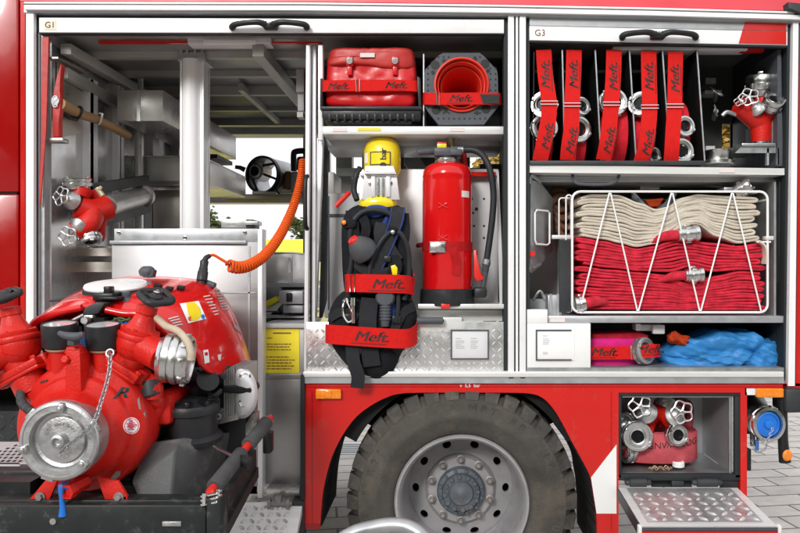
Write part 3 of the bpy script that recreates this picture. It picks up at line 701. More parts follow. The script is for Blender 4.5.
# bright tread plate below
tp = MB(); tp.pb(306, 322, 503.6, 372, .012, .03, .002); a = W(306, 372, .0118)
tp.treads((a.x + .004, .0118, a.z), (1, 0, 0), (0, 0, 1), 31, 7, .0282, .0028, .46, .13); tpo = tp.build('tread_plate', 'tread', T)
MB().box((WX(303), .03, WZ(372) - .05), (xm_, .62, WZ(372))).build('locker_floor', 'alu_h', T)
def plaque(x0, y0, x1, y1, d, par, faint):
    b = MB(); b.pb(x0, y0, x1, y1, d - .004, d, .001); f = b.build('plaque', 'paper' if faint else 'paper_grey', par)
    b = MB(); w = 1.4
    b.pb(x0, y0, x1 if not faint else x1 - 3, y0 + w, d - .008, d - .002); b.pb(x0, y1 - w, x1 if not faint else x1 - 3, y1, d - .008, d - .002); b.pb(x0, y0, x0 + w, y1, d - .0082, d - .002)
    if not faint: b.pb(x1 - w, y0, x1, y1, d - .0082, d - .002)
    b.build('frame', 'slate', f)
    b = MB(); random.seed(int(x0))
    cols = ((x0 + 5, x0 + 14), (x0 + 20, x0 + 28)) if not faint else ((x0 + 7, x0 + 15),)
    rows = [y0 + 8.5, y0 + 11, y0 + 12.8, y0 + 14.6, y0 + 16.4, y0 + 18.2] if not faint else [y0 + 6, y0 + 9, y0 + 10.7, y0 + 12.4, y0 + 14, y0 + 22.5, y0 + 24]
    for xa, xb in cols:
        for yy in rows: b.pb(xa, yy, xa + (xb - xa) * (.55 + .45 * random.random()), yy + .7, d - .0048, d - .0035)
    b.build('print', 'text_grey', f)
plaque(450.6, 329.6, 489, 359.6, .011, T, False)

# --- right-hand locker
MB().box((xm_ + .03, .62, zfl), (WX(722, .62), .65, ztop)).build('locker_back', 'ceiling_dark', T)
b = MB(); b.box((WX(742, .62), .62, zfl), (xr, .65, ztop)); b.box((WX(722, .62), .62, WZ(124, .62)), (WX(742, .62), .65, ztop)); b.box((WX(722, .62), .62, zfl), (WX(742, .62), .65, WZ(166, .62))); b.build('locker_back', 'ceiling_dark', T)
b = MB(); b.pp([(529.6, 164.8), (784.5, 168.4), (784.5, 175), (529.6, 172.6)], .02, .56); s2 = b.build('shelf', 'alu_h', T)
b = MB(); b.pb(529.6, 176, 784, 182, .12, .56, .003); b.build('shelf_girder', 'alu_grey', s2)
b = MB(); b.pb(719.5, 168.4, 735, 172.6, .016, .019); b.build('shelf_label', 'paper_pink', s2)
b = MB(); b.pb(548, 316, 784, 322.8, .02, .56, .002); s3 = b.build('shelf', 'alu_grey', T)
b = MB(); b.pb(550, 317.4, 565, 322, .016, .019); b.build('shelf_label', 'paper_pink', s3)
b = MB(); b.pb(527.6, 367.5, 784, 374, -.005, .62); b.build('locker_floor', 'galv', T)
b = MB(); b.pb(527.2, 323.4, 590.6, 372, .0, .05, .002); b.pb(527.2, 309.6, 547.6, 323.4, .0, .05, .002); wp = b.build('white_panel', 'white_matt', T)
plaque(535.8, 329.6, 574.6, 360.6, -.0005, wp, True)
b = MB(); b.pb(548, 295, 562, 316, .10, .3, .003); b.pb(549.5, 294, 552, 316, .09, .1); b.pb(557, 294, 559.4, 316, .09, .1); b.tube([W(533, 300, .2), W(540, 291, .2), W(545, 300, .2)], .008, 8, smooth=4); b.pb(530, 299, 549, 312, .2, .3); b.build('hinge_block', 'alu_grey', T)
b = MB(); b.pb(771, 180, 784, 316, .10, .5); b.pb(774, 182, 776, 316, .06, .1); b.build('inner_panel', 'alu_grey', T)
b = MB(); b.pb(529.6, 184, 566, 316, .45, .5); b.build('inner_panel', 'alu_grey', T)
b = MB(); b.pp([(777.5, 50), (781, 50), (783, 166), (777.5, 166)], .05, .3); b.build('inner_panel', 'slate', T)
b = MB(); b.pb(613, 46.4, 748, 50.2, .06, .14, .004); b.build('locker_lamp', 'plate_grey', T)
b = MB(); b.pb(741, 47.5, 764, 51.6, .08, .11); b.build('red_edge', 'red_paint', T)
# five bays with dark dividers for the rolled hoses
b = MB()
for x0, y0, x1, dd in ((533.5, 52, 532.6, .1), (561.8, 50, 564.6, .1), (594.8, 50, 601, .1), (629, 50, 636, .1), (662, 50, 670, .1), (696.6, 50, 704.6, .0)):
    b.pp([(x0, y0), (x0 + 1.0, y0), (x1 + 1.0, 164.4), (x1, 164.4)], .05, .55)
dv_ = b.build('bay_divider', 'black', T)
b = MB()
for x0, x1 in ((561.8, 564.6), (594.8, 601), (629, 636), (662, 670), (696.6, 704.6)):
    b.pp([(x0 - .2, 50), (x0 + 1.1, 50), (x1 + 1.1, 164.4), (x1 - .2, 164.4)], .044, .050)
b.build('divider_edge', 'alu_grey', dv_)
b = MB(); b.pb(530, 160.6, 706, 165.2, .012, .03, .002); b.build('bay_sill', 'dark_metal', T)
b = MB(); b.pb(535, 70, 700, 73, .40, .43); b.pb(706, 78, 716, 84, .44, .56); b.build('bay_rail', 'alu_grey', T)
b = MB(); b.pb(705, 90, 722, 93.6, .40, .5, .003); b.pb(706, 146, 715, 164, .3, .5); b.build('side_block', 'plate_grey', T)
b = MB(); b.pb(742, 143, 776, 146.4, .04, .40, .003); b.prism([W(742, 146, .05), W(776, 146, .05), W(776, 153, .05), W(735, 153, .05)], (0, .006, 0)); b.pb(772, 118, 778, 146, .1, .4); b.pb(767, 148, 769, 165, .05, .07); b.pb(777, 148, 779, 165, .05, .07); b.build('bracket_shelf', 'galv', T)
# small tilted hatch with a loop handle at the left of the basket
hx = [(530.4, 183), (532.5, 180), (541, 183), (552.6, 198), (552.6, 250), (541, 264), (530, 268.6)]
b = MB(); q0 = [W(x, y, .04 + (x - 530) * .006) for x, y in hx]; b.prism(q0, (0.002, .008, 0)); hp = b.build('hatch_plate', 'galv', T)
b = MB(); b.prism([W(528.6, 183, .03), W(531, 174, .03), W(534, 173.6, .06), W(542, 181.6, .10), W(541, 184, .10), W(533, 178, .05), W(531, 184, .035)], (0, .05, 0)); b.prism([W(529, 262, .03), W(531, 269, .035), W(541, 262, .10), W(542, 265, .10), W(531, 273.6, .05), W(528.4, 270, .03)], (0, .05, 0)); b.build('hatch_flange', 'galv', hp)
b = MB(); b.tube([W(536.6, 210, .06), W(547.6, 211, .12), W(549.6, 213, .13), W(549.6, 243, .13), W(547, 245, .12), W(536.6, 244, .06), W(535, 240, .055), W(535, 213, .055)], L(1.0, .1), 8, closed=True); b.build('hatch_handle', 'wire', hp)
b = MB(); b.pb(530, 251.6, 535, 256, .02, .05); b.build('tag', 'red_plastic', hp)
b = MB(); b.tube([W(572, 172, .10), W(574, 180, .05), W(580, 184, .04), W(606, 184.4, .04), W(616, 181, .05), W(620, 173, .10)], L(1.6), 10, smooth=4); b.build('pull_handle', 'slate', T)
# --- low locker with its fold-down flap
b = MB(); b.pb(618.6, 392.6, 740.6, 396.2, .004, .03, .003); b.pb(618.6, 396.2, 621.6, 478, .004, .03, .003); b.pb(735, 396.2, 740.6, 478, .004, .03, .003); b.pb(618.6, 474.4, 740.6, 480.5, .004, .05, .003); b.build('rubber_frame', 'dark_seal', T)
b = MB(); b.box((WX(622), .03, WZ(474.4)), (WX(733), .40, WZ(476))); b.build('box_floor', 'galv', T)
b = MB(); b.box((WX(621.6), .03, WZ(474)), (WX(622.4), .40, WZ(394))); b.box((WX(733), .03, WZ(474)), (WX(735), .40, WZ(394))); b.box((WX(622.4), .40, WZ(476)), (WX(735), .41, WZ(394))); b.box((WX(622.4), .03, WZ(395.5)), (WX(733), .40, WZ(394))); b.build('box_lining', 'alu_grey', T)
b = MB(); b.pb(622.4, 395.4, 729, 397.4, .02, .03); b.pb(729, 396, 731.5, 474, .02, .03); b.build('box_bead', 'galv', T)
MB().pb(740.6, 498, 744, 480, .02, .3).build('flap_stay', 'black', T)
# flap: top surface measured on the photo, tilted slightly down towards its free edge
FL = [(617.5, 487), (736, 487), (781, 523.5), (640, 528)]
zb = WZ(487, .0); y_f = -.40
xa0, xa1 = WX(617.5), WX(736.5); zf = WZ(526, y_f)
fb = MB(); v = [Vector((xa0, -.01, zb)), Vector((xa1, -.01, zb)), Vector((xa1 + .005, y_f, zf)), Vector((xa0 - .0, y_f, zf))]
nrm = (v[1] - v[0]).cross(v[2] - v[1]).normalized(); nrm = -nrm if nrm.z < 0 else nrm
fb.prism(v, -nrm * .035); fp = fb.build('flap', 'alu_h', T)
U = (v[1] - v[0]).normalized(); Vd = (v[0] - v[3]).normalized(); n_ = U.cross(Vd)
fb = MB(); o0 = v[3] + U * .035 + Vd * .035 + n_ * .002; nu = 9; pit = (xa1 - xa0 - .07) / nu; nv = 7
fb.prism([o0, o0 + U * nu * pit, o0 + U * nu * pit + Vd * .345, o0 + Vd * .345], n_ * .001)
fb.treads(o0 + n_ * .001, U, Vd, nu, int(.345 / pit), pit, .006, .46, .20); fb.build('tread_insert', 'tread', fp)
fb = MB(); fb.prism([v[3] - n_ * .004 - Vd * .002, v[2] - n_ * .004 - Vd * .002, v[2] - n_ * .016 - Vd * .002, v[3] - n_ * .016 - Vd * .002], -Vd * .006); fb.build('flap_edge', 'slate', fp)
fb = MB(); fb.prism([v[3] - n_ * .018 - Vd * .001, v[2] - n_ * .018 - Vd * .001, v[2] - n_ * .05 - Vd * .001, v[3] - n_ * .05 - Vd * .001], -Vd * .010); fb.build('flap_face', 'red_paint', fp)
for q, s in ((v[3], -1), (v[2], 1)):
    fb = MB(); fb.obox(q + U * s * .006 - n_ * .024, U, Vd, n_, .007, .012, .028, .003); fb.build('corner_guard', 'white_matt', fp)
fb = MB(); fb.prism([v[0] - U * .003, v[3] - U * .003, v[3] - U * .003 - n_ * .05, v[0] - U * .003 - n_ * .05], (.004, 0, 0)); fb.build('flap_side', 'dark_metal', fp)
for x0, x1 in ((625, 651), (692, 722)):
    fb = MB(); a, c = W(x0, 482.5, -.01), W(x1, 482.5, -.01)
    fb.lathe([(.008, 0), (.013, .006), (.013, .018), (.019, .022), (.019, (c - a).length - .022), (.013, (c - a).length - .018), (.013, (c - a).length - .006), (.008, (c - a).length)], a, c - a, 16); fb.build('flap_hinge', 'dark_metal', fp)
fb = MB(); fb.pb(652, 480.5, 692, 487, .06, .08); fb.pb(672, 481, 684, 487, -.0, .05, .003); fb.pb(722, 480, 738, 494, .02, .05); fb.build('hinge_bracket', 'dark_metal', T)
MB().pb(747.2, 449, 751.5, 471, .0, .05, .004).build('flap_catch', 'black', T)
# hydrant inlet with blue cap at the rear
b = MB(); b.tube([W(752, 400, .35), W(757, 412, .2), W(764, 421, .06)], [.055, .06, .062], 20); b.pb(745, 410, 754, 434, .1, .2); b.tube([W(752, 430, .03), W(753, 446, .02)], .012, 8); ip = b.build('inlet_pipe', 'dark_metal', T)
b = MB(); ci = W(769, 424.5, -.02); ax_i = Vector((.12, -1, 0.02)); b.lathe([(.060, .07), (.072, .06), (.072, .035), (.066, .03), (.066, .02), (.076, .015), (.076, -.004), (.062, -.006), (.058, .02), (.055, .03), (0, .03)][::-1], ci, -ax_i, 36)
x_, y_ = perp(ax_i)
for i in range(4):
    t = i * PI / 2 + .4; dv = x_ * math.cos(t) + y_ * math.sin(t); b.obox(ci + dv * .074 - ax_i * .02, dv, ax_i.cross(dv), ax_i, .008, .014, .014, .003)
b.build('inlet_coupling', 'coupling', ip)
b = MB(); b.lathe([(.057, -.012), (.056, 0), (.046, .004), (.044, -.002), (.020, -.001), (.018, .012), (.010, .014), (0, .014)], ci + ax_i.normalized() * -.008, ax_i, 32); cp_ = b.build('inlet_cap', 'blue_plastic', ip)
b = MB(); pts = catmull([ci + Vector((.004, -.03, -.01)), W(768, 440, -.05), W(765, 449, -.04), W(758, 452, -.02), W(754, 449, .0), W(752, 440, .0)], 5)
for i, (p0, p1) in enumerate(zip(pts[:-1], pts[1:])):
    a = (p1 - p0); u, w = perp(a); s = u if i % 2 else w; c = (p0 + p1) / 2; h = a.length * .75
    b.tube([c + a.normalized() * h * math.cos(t) + s * .005 * math.sin(t) for t in [k * PI / 4 for k in range(8)]], .0013, 5, closed=True)
b.build('cap_chain', 'galv', ip)
b = MB(); b.cyl(W(757, 440, .0), W(757, 450, .0), .008); b.build('pipe_ring', 'blue_cap', ip)

# --- wheel
mg = MB(); pv = None; c_ = W(462, 502, 0); Rg = L(121.5)
for i in range(29):
    t = math.radians(28 + i * (152 - 28) / 28); e = Vector((math.cos(t), 0, math.sin(t)))
    row = [mg.V(c_ + e * (Rg + a) + Vector((0, y, 0))) for a, y in ((0, .06), (0, .49), (-.22, .49), (-.22, .50), (.095, .50), (.095, .06))]
    if pv:
        for q in range(6): mg.F([pv[q], pv[(q + 1) % 6], row[(q + 1) % 6], row[q]])
    pv = row
mg.build('mudguard', 'black_matt', T)
wc = W(462, 502, 0); RT = L(116.5)
ax = Vector((0, -1, 0))                                        # profile height h: towards the viewer
prof = [(.300, -.28), (.36, -.30), (.44, -.29), (RT - .035, -.26), (RT - .018, -.22), (RT - .018, -.07), (RT - .030, -.02), (RT - .055, .012), (.46, .022), (.43, .030), (.40, .034), (.395, .037), (.375, .037), (.37, .034), (.335, .026), (.310, .012), (.298, -.005)]
tb = MB(); tb.lathe(prof, wc, ax, 96, closed=True)
ty = tb.build('tyre', 'tyre', None)
wheel = ty; wheel.name = 'wheel'
wheel.parent = T; wheel.matrix_parent_inverse = Matrix.Translation(-Vector(T.location))
lb_ = MB(); nl = 34
for i in range(nl):
    for side in (0, 1):
        t = 2 * PI * (i + .5 * side) / nl; er = Vector((math.cos(t), 0, math.sin(t))); et = Vector((-math.sin(t), 0, math.cos(t)))
        hw = PI * RT / nl * .70
        # wedge shaped lug from the shoulder over the tread
        y0, y1 = ((.020, -.125) if side == 0 else (-.155, -.295))
        outer = y0 if side == 0 else y1; inner = y1 if side == 0 else y0
        def pt(r, s, h): return wc + er * r + et * s + ax * h
        sk_ = .35 * hw
        P_ = [pt(RT - .058, -hw * .85, outer + (.004 if side == 0 else -.004)), pt(RT - .058, hw * .85, outer + (.004 if side == 0 else -.004)), pt(RT - .004, hw, outer - (.035 if side == 0 else -.035)), pt(RT - .004, -hw, outer - (.035 if side == 0 else -.035)),
              pt(RT, -hw * .8 + sk_, inner), pt(RT, hw * .8 + sk_, inner), pt(RT - .03, hw * .8 + sk_, inner), pt(RT - .03, -hw * .8 + sk_, inner)]
        vs = [lb_.V(p) for p in P_]
        for f in ((0, 1, 2, 3), (3, 2, 5, 4), (4, 5, 6, 7), (0, 3, 4, 7), (1, 6, 5, 2), (0, 7, 6, 1)): lb_.F([vs[q] for q in f])
lg = lb_.build('tread_block', 'tyre_lug', wheel, ang=25)
rb = MB(); rb.lathe([(.298, -.02), (.302, .006), (.296, .018), (.288, .018), (.281, .010), (.272, -.02), (.268, -.10), (.255, -.20), (.245, -.232)], wc, ax, 72, cap0=False, cap1=False)
# dished disc with ten real hand holes
ri, ro = .168, .246; NH = 10; m = 20
def dz(r): return -.215 - .020 * (r - ri) / (ro - ri)
for k_ in range(NH):
    t0, t1 = 2 * PI * (k_ - .5) / NH, 2 * PI * (k_ + .5) / NH; tc_ = (t0 + t1) / 2; rc = .213
    outl = []
    n4 = 6
    for i in range(n4): outl.append((ri, t0 + (t1 - t0) * i / n4))
    for i in range(n4): outl.append((ri + (ro - ri) * i / n4, t1))
    for i in range(n4): outl.append((ro, t1 + (t0 - t1) * i / n4))
    for i in range(n4): outl.append((ro + (ri - ro) * i / n4, t0))
    def pol(r, t, h): return wc + Vector((math.cos(t), 0, math.sin(t))) * r + ax * h
    A_, B_, C_ = [], [], []
    for r, t in outl:
        A_.append(rb.V(pol(r, t, dz(r))))
        dr, dt = r - rc, (t - tc_) * rc; an = math.atan2(dt, dr)
        r2 = rc + .0165 * math.cos(an); t2 = tc_ + .021 * math.sin(an) / rc
        B_.append(rb.V(pol(r2, t2, dz(r2)))); C_.append(rb.V(pol(r2, t2, dz(r2) - .018)))
    for i in range(len(outl)):
        j = (i + 1) % len(outl); rb.F([A_[i], A_[j], B_[j], B_[i]]); rb.F([B_[i], B_[j], C_[j], C_[i]])
rb.lathe([(.168, -.215), (.160, -.200), (.150, -.190), (.085, -.190), (.085, -.26)], wc, ax, 60, cap0=False, cap1=False)
rim = rb.build('rim', 'rim', wheel, ang=35, weld=True)
MB().lathe([(.25, -.285), (0, -.285)], wc, ax, 40).build('brake_drum', 'black_matt', wheel)
for k_ in range(10):
    t = 2 * PI * (k_ + .5) / 10 + .0; c = wc + Vector((math.cos(t), 0, math.sin(t))) * .143 + ax * -.190
    nb_ = MB(); nb_.lathe([(.021, 0), (.021, .005), (.016, .007)], c, ax, 18); bolt_head(nb_, c + ax * .006, ax, .0155, .016); nb_.lathe([(.008, .02), (.008, .034), (.005, .036), (0, .036)], c, ax, 12)
    nb_.build('wheel_nut', 'bolt', wheel, ang=30)
hb = MB(); hb.lathe([(.112, -.26), (.112, -.165), (.106, -.155), (.090, -.150), (.084, -.135), (.060, -.132), (.052, -.122), (.020, -.120), (.012, -.116), (0, -.116)], wc, ax, 48, cap0=False)
for k_ in range(12):
    t = 2 * PI * k_ / 12 + .1; c = wc + Vector((math.cos(t), 0, math.sin(t))) * .076 + ax * -.136; bolt_head(hb, c, ax, .012, .012)
for k_ in range(12):
    t = 2 * PI * (k_ + .5) / 12; c = wc + Vector((math.cos(t), 0, math.sin(t))) * .099 + ax * -.154; bolt_head(hb, c, ax, .0095, .009)
hb.build('hub', 'hub', wheel, ang=30)
# raised letters round the sidewall
def arc_text(s, r, t_c, h, size, par, m):
    n = len(s); st = size * .86 / r
    for i, ch in enumerate(s):
        if ch == ' ': continue
        t = t_c - (i - (n - 1) / 2) * st
        er = Vector((math.cos(t), 0, math.sin(t))); et = Vector((math.sin(t), 0, -math.cos(t)))
        yield wc + er * r + ax * h, et, er, ch
tl = bmesh.new()
for s, tc_, in (('MPT 80', math.radians(68)), ('14.5 R20', math.radians(8)), ('MPT 80', math.radians(-95)), ('14.5 R20', math.radians(170))):
    for c, r_, u_, ch in arc_text(s, .425, tc_, .0315, .055, None, None):
        me = text_mesh(ch, 0, .02); k0 = len(tl.verts); tl.from_mesh(me); tl.verts.ensure_lookup_table()
        for vv in list(tl.verts)[k0:]:
            p = vv.co.copy(); vv.co = c + r_ * p.x * .055 + u_ * p.y * .055 - Vector((0, .001, 0))
me = bpy.data.meshes.new('sidewall_lettering'); tl.to_mesh(me); tl.free(); me.materials.append(MATS['tyre_lug']); so = bpy.data.objects.new('sidewall_lettering', me); COL.objects.link(so); so.parent = wheel
# other wheel of the axle, axle and frame rails
w2 = MB(); w2.lathe([(.10, -2.35), (RT, -2.35), (RT, -2.05), (.30, -2.05), (.10, -2.08)], wc, ax, 48, closed=True); w2.build('wheel', 'tyre', T)
b = MB(); b.cyl(wc + Vector((0, .28, 0)), wc + Vector((0, 2.1, 0)), .09); b.build('axle', 'black_matt', T)
b = MB(); b.box((WX(0), .75, .92), (WX(800), .85, 1.10)); b.box((WX(0), 1.6, .92), (WX(800), 1.7, 1.10)); b.build('chassis_rail', 'black_matt', T)
MB().box((WX(305), .08, WZ(388)), (WX(798), 2.42, WZ(382))).build('underfloor', 'black_matt', T)
MB().box((WX(40), .45, .45), (WX(290), 2.3, .62)).build('underfloor', 'black_matt', T)
# --- fold-down step at the pump
b = MB(); sv = [W(246, 502, .0), W(303, 502, .0), W(296, 545, -.20), W(226, 545, -.20)]; sv[2].x = sv[1].x; sv[3].x = sv[0].x - .12
b.prism(sv, (0, 0, -.035)); st = b.build('fold_step', 'alu_h', T)
u = (sv[1] - sv[0]).normalized(); vv = (sv[1] - sv[2]).normalized(); nn = u.cross(vv); o0 = sv[3] + Vector((.115, 0, 0)) + nn * .001
b = MB(); b.treads(o0, u, vv, 6, 6, .036, .005, .46, .18); b.build('step_tread', 'tread_dull', st)
b = MB(); b.cyl(W(268, 504, -.02), W(292, 504, -.02), .011); b.cyl(W(268, 504, -.02), W(271, 504, -.02), .022); b.cyl(W(287, 504, -.02), W(290, 504, -.02), .024); b.pb(275, 496, 281, 506, -.03, .0, .003); b.build('step_hinge', 'bolt', st)
b = MB(); b.pb(292, 501, 304, 560, -.02, .04); b.build('step_side', 'dark_metal', T)
# --- perforated steps left of the pump
b = MB(); pz = WZ(463, -.55); px1 = WX(19, -.55)
b.box((WX(-60, -.55), -.55, pz - .06), (px1, -.546, pz)); b.box((WX(-60, -.55), -.55, pz - .004), (px1 + .03, -.2, pz)); b.prism([(px1, -.55, pz), (px1 + .03, -.2, pz), (px1 + .03, -.2, pz - .055), (px1 + .01, -.55, pz - .06)], (.002, 0, 0)); pst = b.build('perforated_step', 'plate_grey', T)
b = MB()
for i in range(9):
    for j in range(6): b.obox((px1 - .022 * i - .012 + .004 * j, -.52 + .05 * j, pz + .0004), (1, .25, 0), (-.25, 1, 0), (0, 0, 1), .0055, .014, .0003)
b.cyl((WX(1, -.55), -.5505, pz - .03), (WX(1, -.55), -.5495, pz - .03), .012, seg=14)
b.build('step_hole', 'black', pst)
# ================================================================ EQUIPMENT
def world(px, py, d): return W(px, py, d)
def A(v): return Vector(v)

# --- fire axe on the left wall
t = thing('fire_axe', 'fire axe with red head and wooden handle clipped to the left locker wall', 'axe', W(55, 130, .12))
b = MB(); hd = [(60.2, 64), (61.6, 66), (60.0, 78), (59.6, 90), (60.8, 100), (60.0, 110), (58.8, 118), (59.0, 137), (52.4, 137), (52.6, 118), (52.8, 104), (53.8, 92), (56.6, 78)]
b.prism([W(x, y, .035) for x, y in hd], (.004, .026, 0), .003); h = b.build('axe_head', 'vinyl_red_worn', t, ang=30)
b = MB(); b.lathe([(.020, 0), (.020, .004), (.015, .005)], W(55.4, 101, .034), (-.2, -1, 0), 20); b.torus(W(55, 98.4, .028), (-.2, -1, 0), .011, .003, 16, 6); b.torus(W(55, 104.6, .028), (-.2, -1, 0), .011, .003, 16, 6); b.build('head_plate', 'paper_grey', h)
b = MB(); b.tube([W(60, 104, .05), W(80, 114, .20), W(100, 121, .36), W(128, 135.5, .60)], [.027, .024, .021, .022], 12, smooth=4); b.build('handle', 'wood', t)
b = MB(); b.torus(W(78, 113, .185), (.6, .8, -.25), .028, .008, 24, 8); b.tube([W(62, 111, .08), W(68, 117, .12), W(77, 119, .18)], .010, 8, smooth=3); b.build('clip_strap', 'black', t)
b = MB(); b.tube([W(99, 113.5, .32), W(102.5, 114, .32), W(101, 121, .32), W(99, 124.5, .33)], .006, 8); b.build('clip_hook', 'steel', t)

# --- hose distributors
def distributor(label, body, wheels, outs, loc, extra=None, petals=5):
    t = thing('hose_distributor', label, 'hose distributor', loc)
    b = MB()
    for pts, r in body: b.tube(pts, r, 18, smooth=3)
    bd = b.build('valve_body', 'red_cast', t)
    for c, n, R, root in wheels:
        b = MB(); n = Vector(n).normalized(); b.lathe([(R * .95, 0), (R * .98, R * .15), (R * .55, R * .75), (R * .25, R * .85), (R * .2, (c - root).length)], root, c - root, 24); b.build('valve_bonnet', 'cast_alu', t)
        b = MB(); handwheel(b, c, n, R, petals); b.build('handwheel', 'coupling', t)
    for c, a, R, D, hole in outs:
        b = MB(); coupling(b, c, a, R, D, hole); o = b.build('outlet_coupling', 'coupling', t)
        b = MB(); coupling_dark(b, c, a, R, D, hole); b.build('coupling_seal', 'black', o)
    return t
d_ = .12
dt = distributor('red hose distributor with two silver handwheels, beside the steel suction tube',
    [([W(78, 207, .12), W(92, 212, .16), W(108, 208, .22)], [.052, .062, .058]), ([W(94, 210, .16), W(90, 222, .12), W(76, 232, .10)], [.05, .05, .05]), ([W(86, 184, .18), W(89, 178, .19)], [.018, .016]), ([W(92, 190, .18), W(100, 205, .2), W(100, 236, .2), W(97, 240, .2)], [.024, .03, .024, .018]), ([W(80, 196, .13), W(84, 188, .14)], [.04, .046])],
    [(W(61, 196, .02), (-.35, -1, .15), L(9.8, .05), W(73, 201, .10)), (W(67.5, 236, .02), (-.2, -1, -.05), L(10, .05), W(80, 226, .09))],
    [(W(77, 178.5, .13), (0, -.1, 1), L(13, .13), .05, .6), (W(91, 243, .12), (.35, -.3, -1), L(11, .12), .05, .6)], W(85, 240, .15))
b = MB(); b.tube([W(97, 188, .1), W(103, 196, .1)], .012, 8); b.tube([W(99, 190, .09), W(101, 187, .1)], .008, 8); b.build('valve_lever', 'brass', dt)
# steel suction tube and its two rails
t = thing('suction_tube', 'polished steel suction tube with end flange lying between two dark rails on left wall', 'tube', W(125, 200, .5))
b = MB(); b.lathe([(L(10.5, .25), 0), (L(10.5, .25), .55), (L(13, .3), .56), (L(13, .3), .60), (L(9, .3), .61), (L(9, .3), .1)], W(106, 206, .22), W(143, 196, .8) - W(106, 206, .22), 28); b.build('tube_body', 'steel', t)
b = MB(); b.beam(W(97, 188, .25), W(146, 180, .85), .04, .05); b.beam(W(102, 221, .25), W(147, 208, .85), .04, .05); b.build('tube_rail', 'dark_metal', t)
b = MB(); b.pb(136, 176, 146, 183, .8, .84); b.pb(137, 204, 147, 211, .8, .84); b.build('rail_clip', 'steel', t)

dt = distributor('red three-way hose distributor standing on the galvanised bracket at upper right',
    [([W(761, 142, .14), W(761, 128, .14), W(760, 118, .15)], [L(9.5, .1), L(10.5, .1), L(13.5, .1)]), ([W(760, 122, .14), W(750, 114, .12), W(739, 106, .10)], [L(11.5, .1), L(10.5, .1), L(10, .1)]), ([W(761, 122, .14), W(770, 112, .12), W(775, 106, .10)], [L(10, .1), L(9, .1), L(8.5, .1)]), ([W(761, 118, .15), W(762, 104, .17), W(762, 92, .18)], [L(10, .1), L(8, .1), L(7, .1)])],
    [(W(749, 97, .04), (-.35, -1, .35), L(9.6, .05), W(757, 110, .09)), ],
    [(W(762, 75.5, .18), (0, -.12, 1), L(15.2, .15), .10, .62), (W(775.5, 98, .04), (.05, -.8, .75), L(10.8, .05), .06, .6)], W(761, 143, .14))
b = MB(); handwheel(b, W(740.5, 100.5, .05), (-.6, -.6, .5), L(7.0)); b.build('handwheel', 'coupling', dt)
b = MB(); b.lathe([(L(8.5), 0), (L(9), .012), (L(9), .02)], W(761, 144, .14), (0, 0, 1), 24); b.build('foot_coupling', 'coupling', dt)
b = MB(); b.tube([W(722, 116, .1), W(727, 112, .1), W(736, 115, .1)], L(2.2), 8, smooth=3); b.build('valve_lever', 'galv', dt)

dt = distributor('red hose distributor with two flower-shaped handwheels and two couplings in the low open locker',
    [([W(662, 396, .30), W(661, 408, .24), W(661, 420, .18)], [L(7), L(9), L(10)]), ([W(660, 410, .22), W(650, 418, .17), W(645, 428, .10)], [L(9), L(9), L(9)]), ([W(661, 410, .22), W(670, 420, .16), W(677, 430, .10)], [L(9), L(9), L(8)])],
    [(W(640, 406, .02), (-.1, -1, .15), L(11.5, .02), W(647.5, 414, .07)), (W(682, 412, .02), (.1, -1, .1), L(11.6, .02), W(674, 416, .07))],
    [(W(638, 437, .02), (-.1, -1, 0), L(15), .075, .5), (W(679, 435.4, .03), (.25, -1, .1), L(11), .06, .6)], W(661, 474, .2))
b = MB(); coupling(b, W(668, 398, .2), (.5, .2, 1), L(11, .2), .05, .6); b.build('inlet_coupling', 'cast_alu', dt)
# hose roll behind it
t = thing('rolled_hose', 'faded pink-red hose coiled flat with dark lettering in the low open locker', 'fire hose', W(662, 472, .2))
def racetrack(cx, hw, yc, hd, n=24, r=None):
    pts = []; r = min(hw, hd) if r is None else r
    for i in range(n * 4):
        a = 2 * PI * i / (n * 4); ca, sa = math.cos(a), math.sin(a)
        pts.append((cx + math.copysign(abs(ca) ** .85, ca) * hw, yc + math.copysign(abs(sa) ** .8, sa) * hd))
    return pts
def flat_roll(x0, x1, z0, z1, yc, hd, turns, gap=.011):
    mb = MB(); cx, hw = (x0 + x1) / 2, (x1 - x0) / 2; last = None; rings = []
    for tno in range(turns):
        q = racetrack(cx, hw - tno * gap, yc, hd - tno * gap)
        n = len(q); e = .003 * (tno % 2); R_ = .006
        secs = [(0, z0 + R_), (.004, z0 + e), (.009, z0 + e), (.009, z1 - e), (.004, z1 - e), (0, z1 - R_)]
        rg = []
        for i in range(n):
            p = Vector((q[i][0], q[i][1], 0)); tg = Vector((q[(i + 1) % n][0] - q[i - 1][0], q[(i + 1) % n][1] - q[i - 1][1], 0)).normalized(); inn = Vector((-tg.y, tg.x, 0))
            rg.append([mb.V(p + inn * a + Vector((0, 0, z))) for a, z in secs])
        for i in range(n):
            for k_ in range(len(secs)): mb.F([rg[i][k_], rg[i][(k_ + 1) % 6], rg[(i + 1) % n][(k_ + 1) % 6], rg[(i + 1) % n][k_]])
    return mb
mb = flat_roll(WX(622.5, .1), WX(703.5, .1), WZ(463.5, .08), WZ(434, .08), .22, .15, 6); hc = mb.build('hose_coil', 'faded_hose', t)
lettering('FW 22-GNV/POLOG', W(661, 447, .05), (1, 0, .07), (0, 0, 1), .042, 'ink', t, bend=onto(hc, .0015))
b = MB(); b.tube([W(676, 402, .36), W(688, 404, .36), W(690, 414, .36), W(688, 428, .36)], [.018, .02, .02, .02], 12, smooth=3); b.build('hose_tail', 'faded_hose', t)
b = MB(); coupling(b, W(624, 452, .10), (-1, -.4, 0), L(11, .1), .05, .6); coupling(b, W(624.5, 422, .16), (-.6, -1, 0), L(9, .1), .05, .6); b.build('hose_coupling', 'coupling', t)
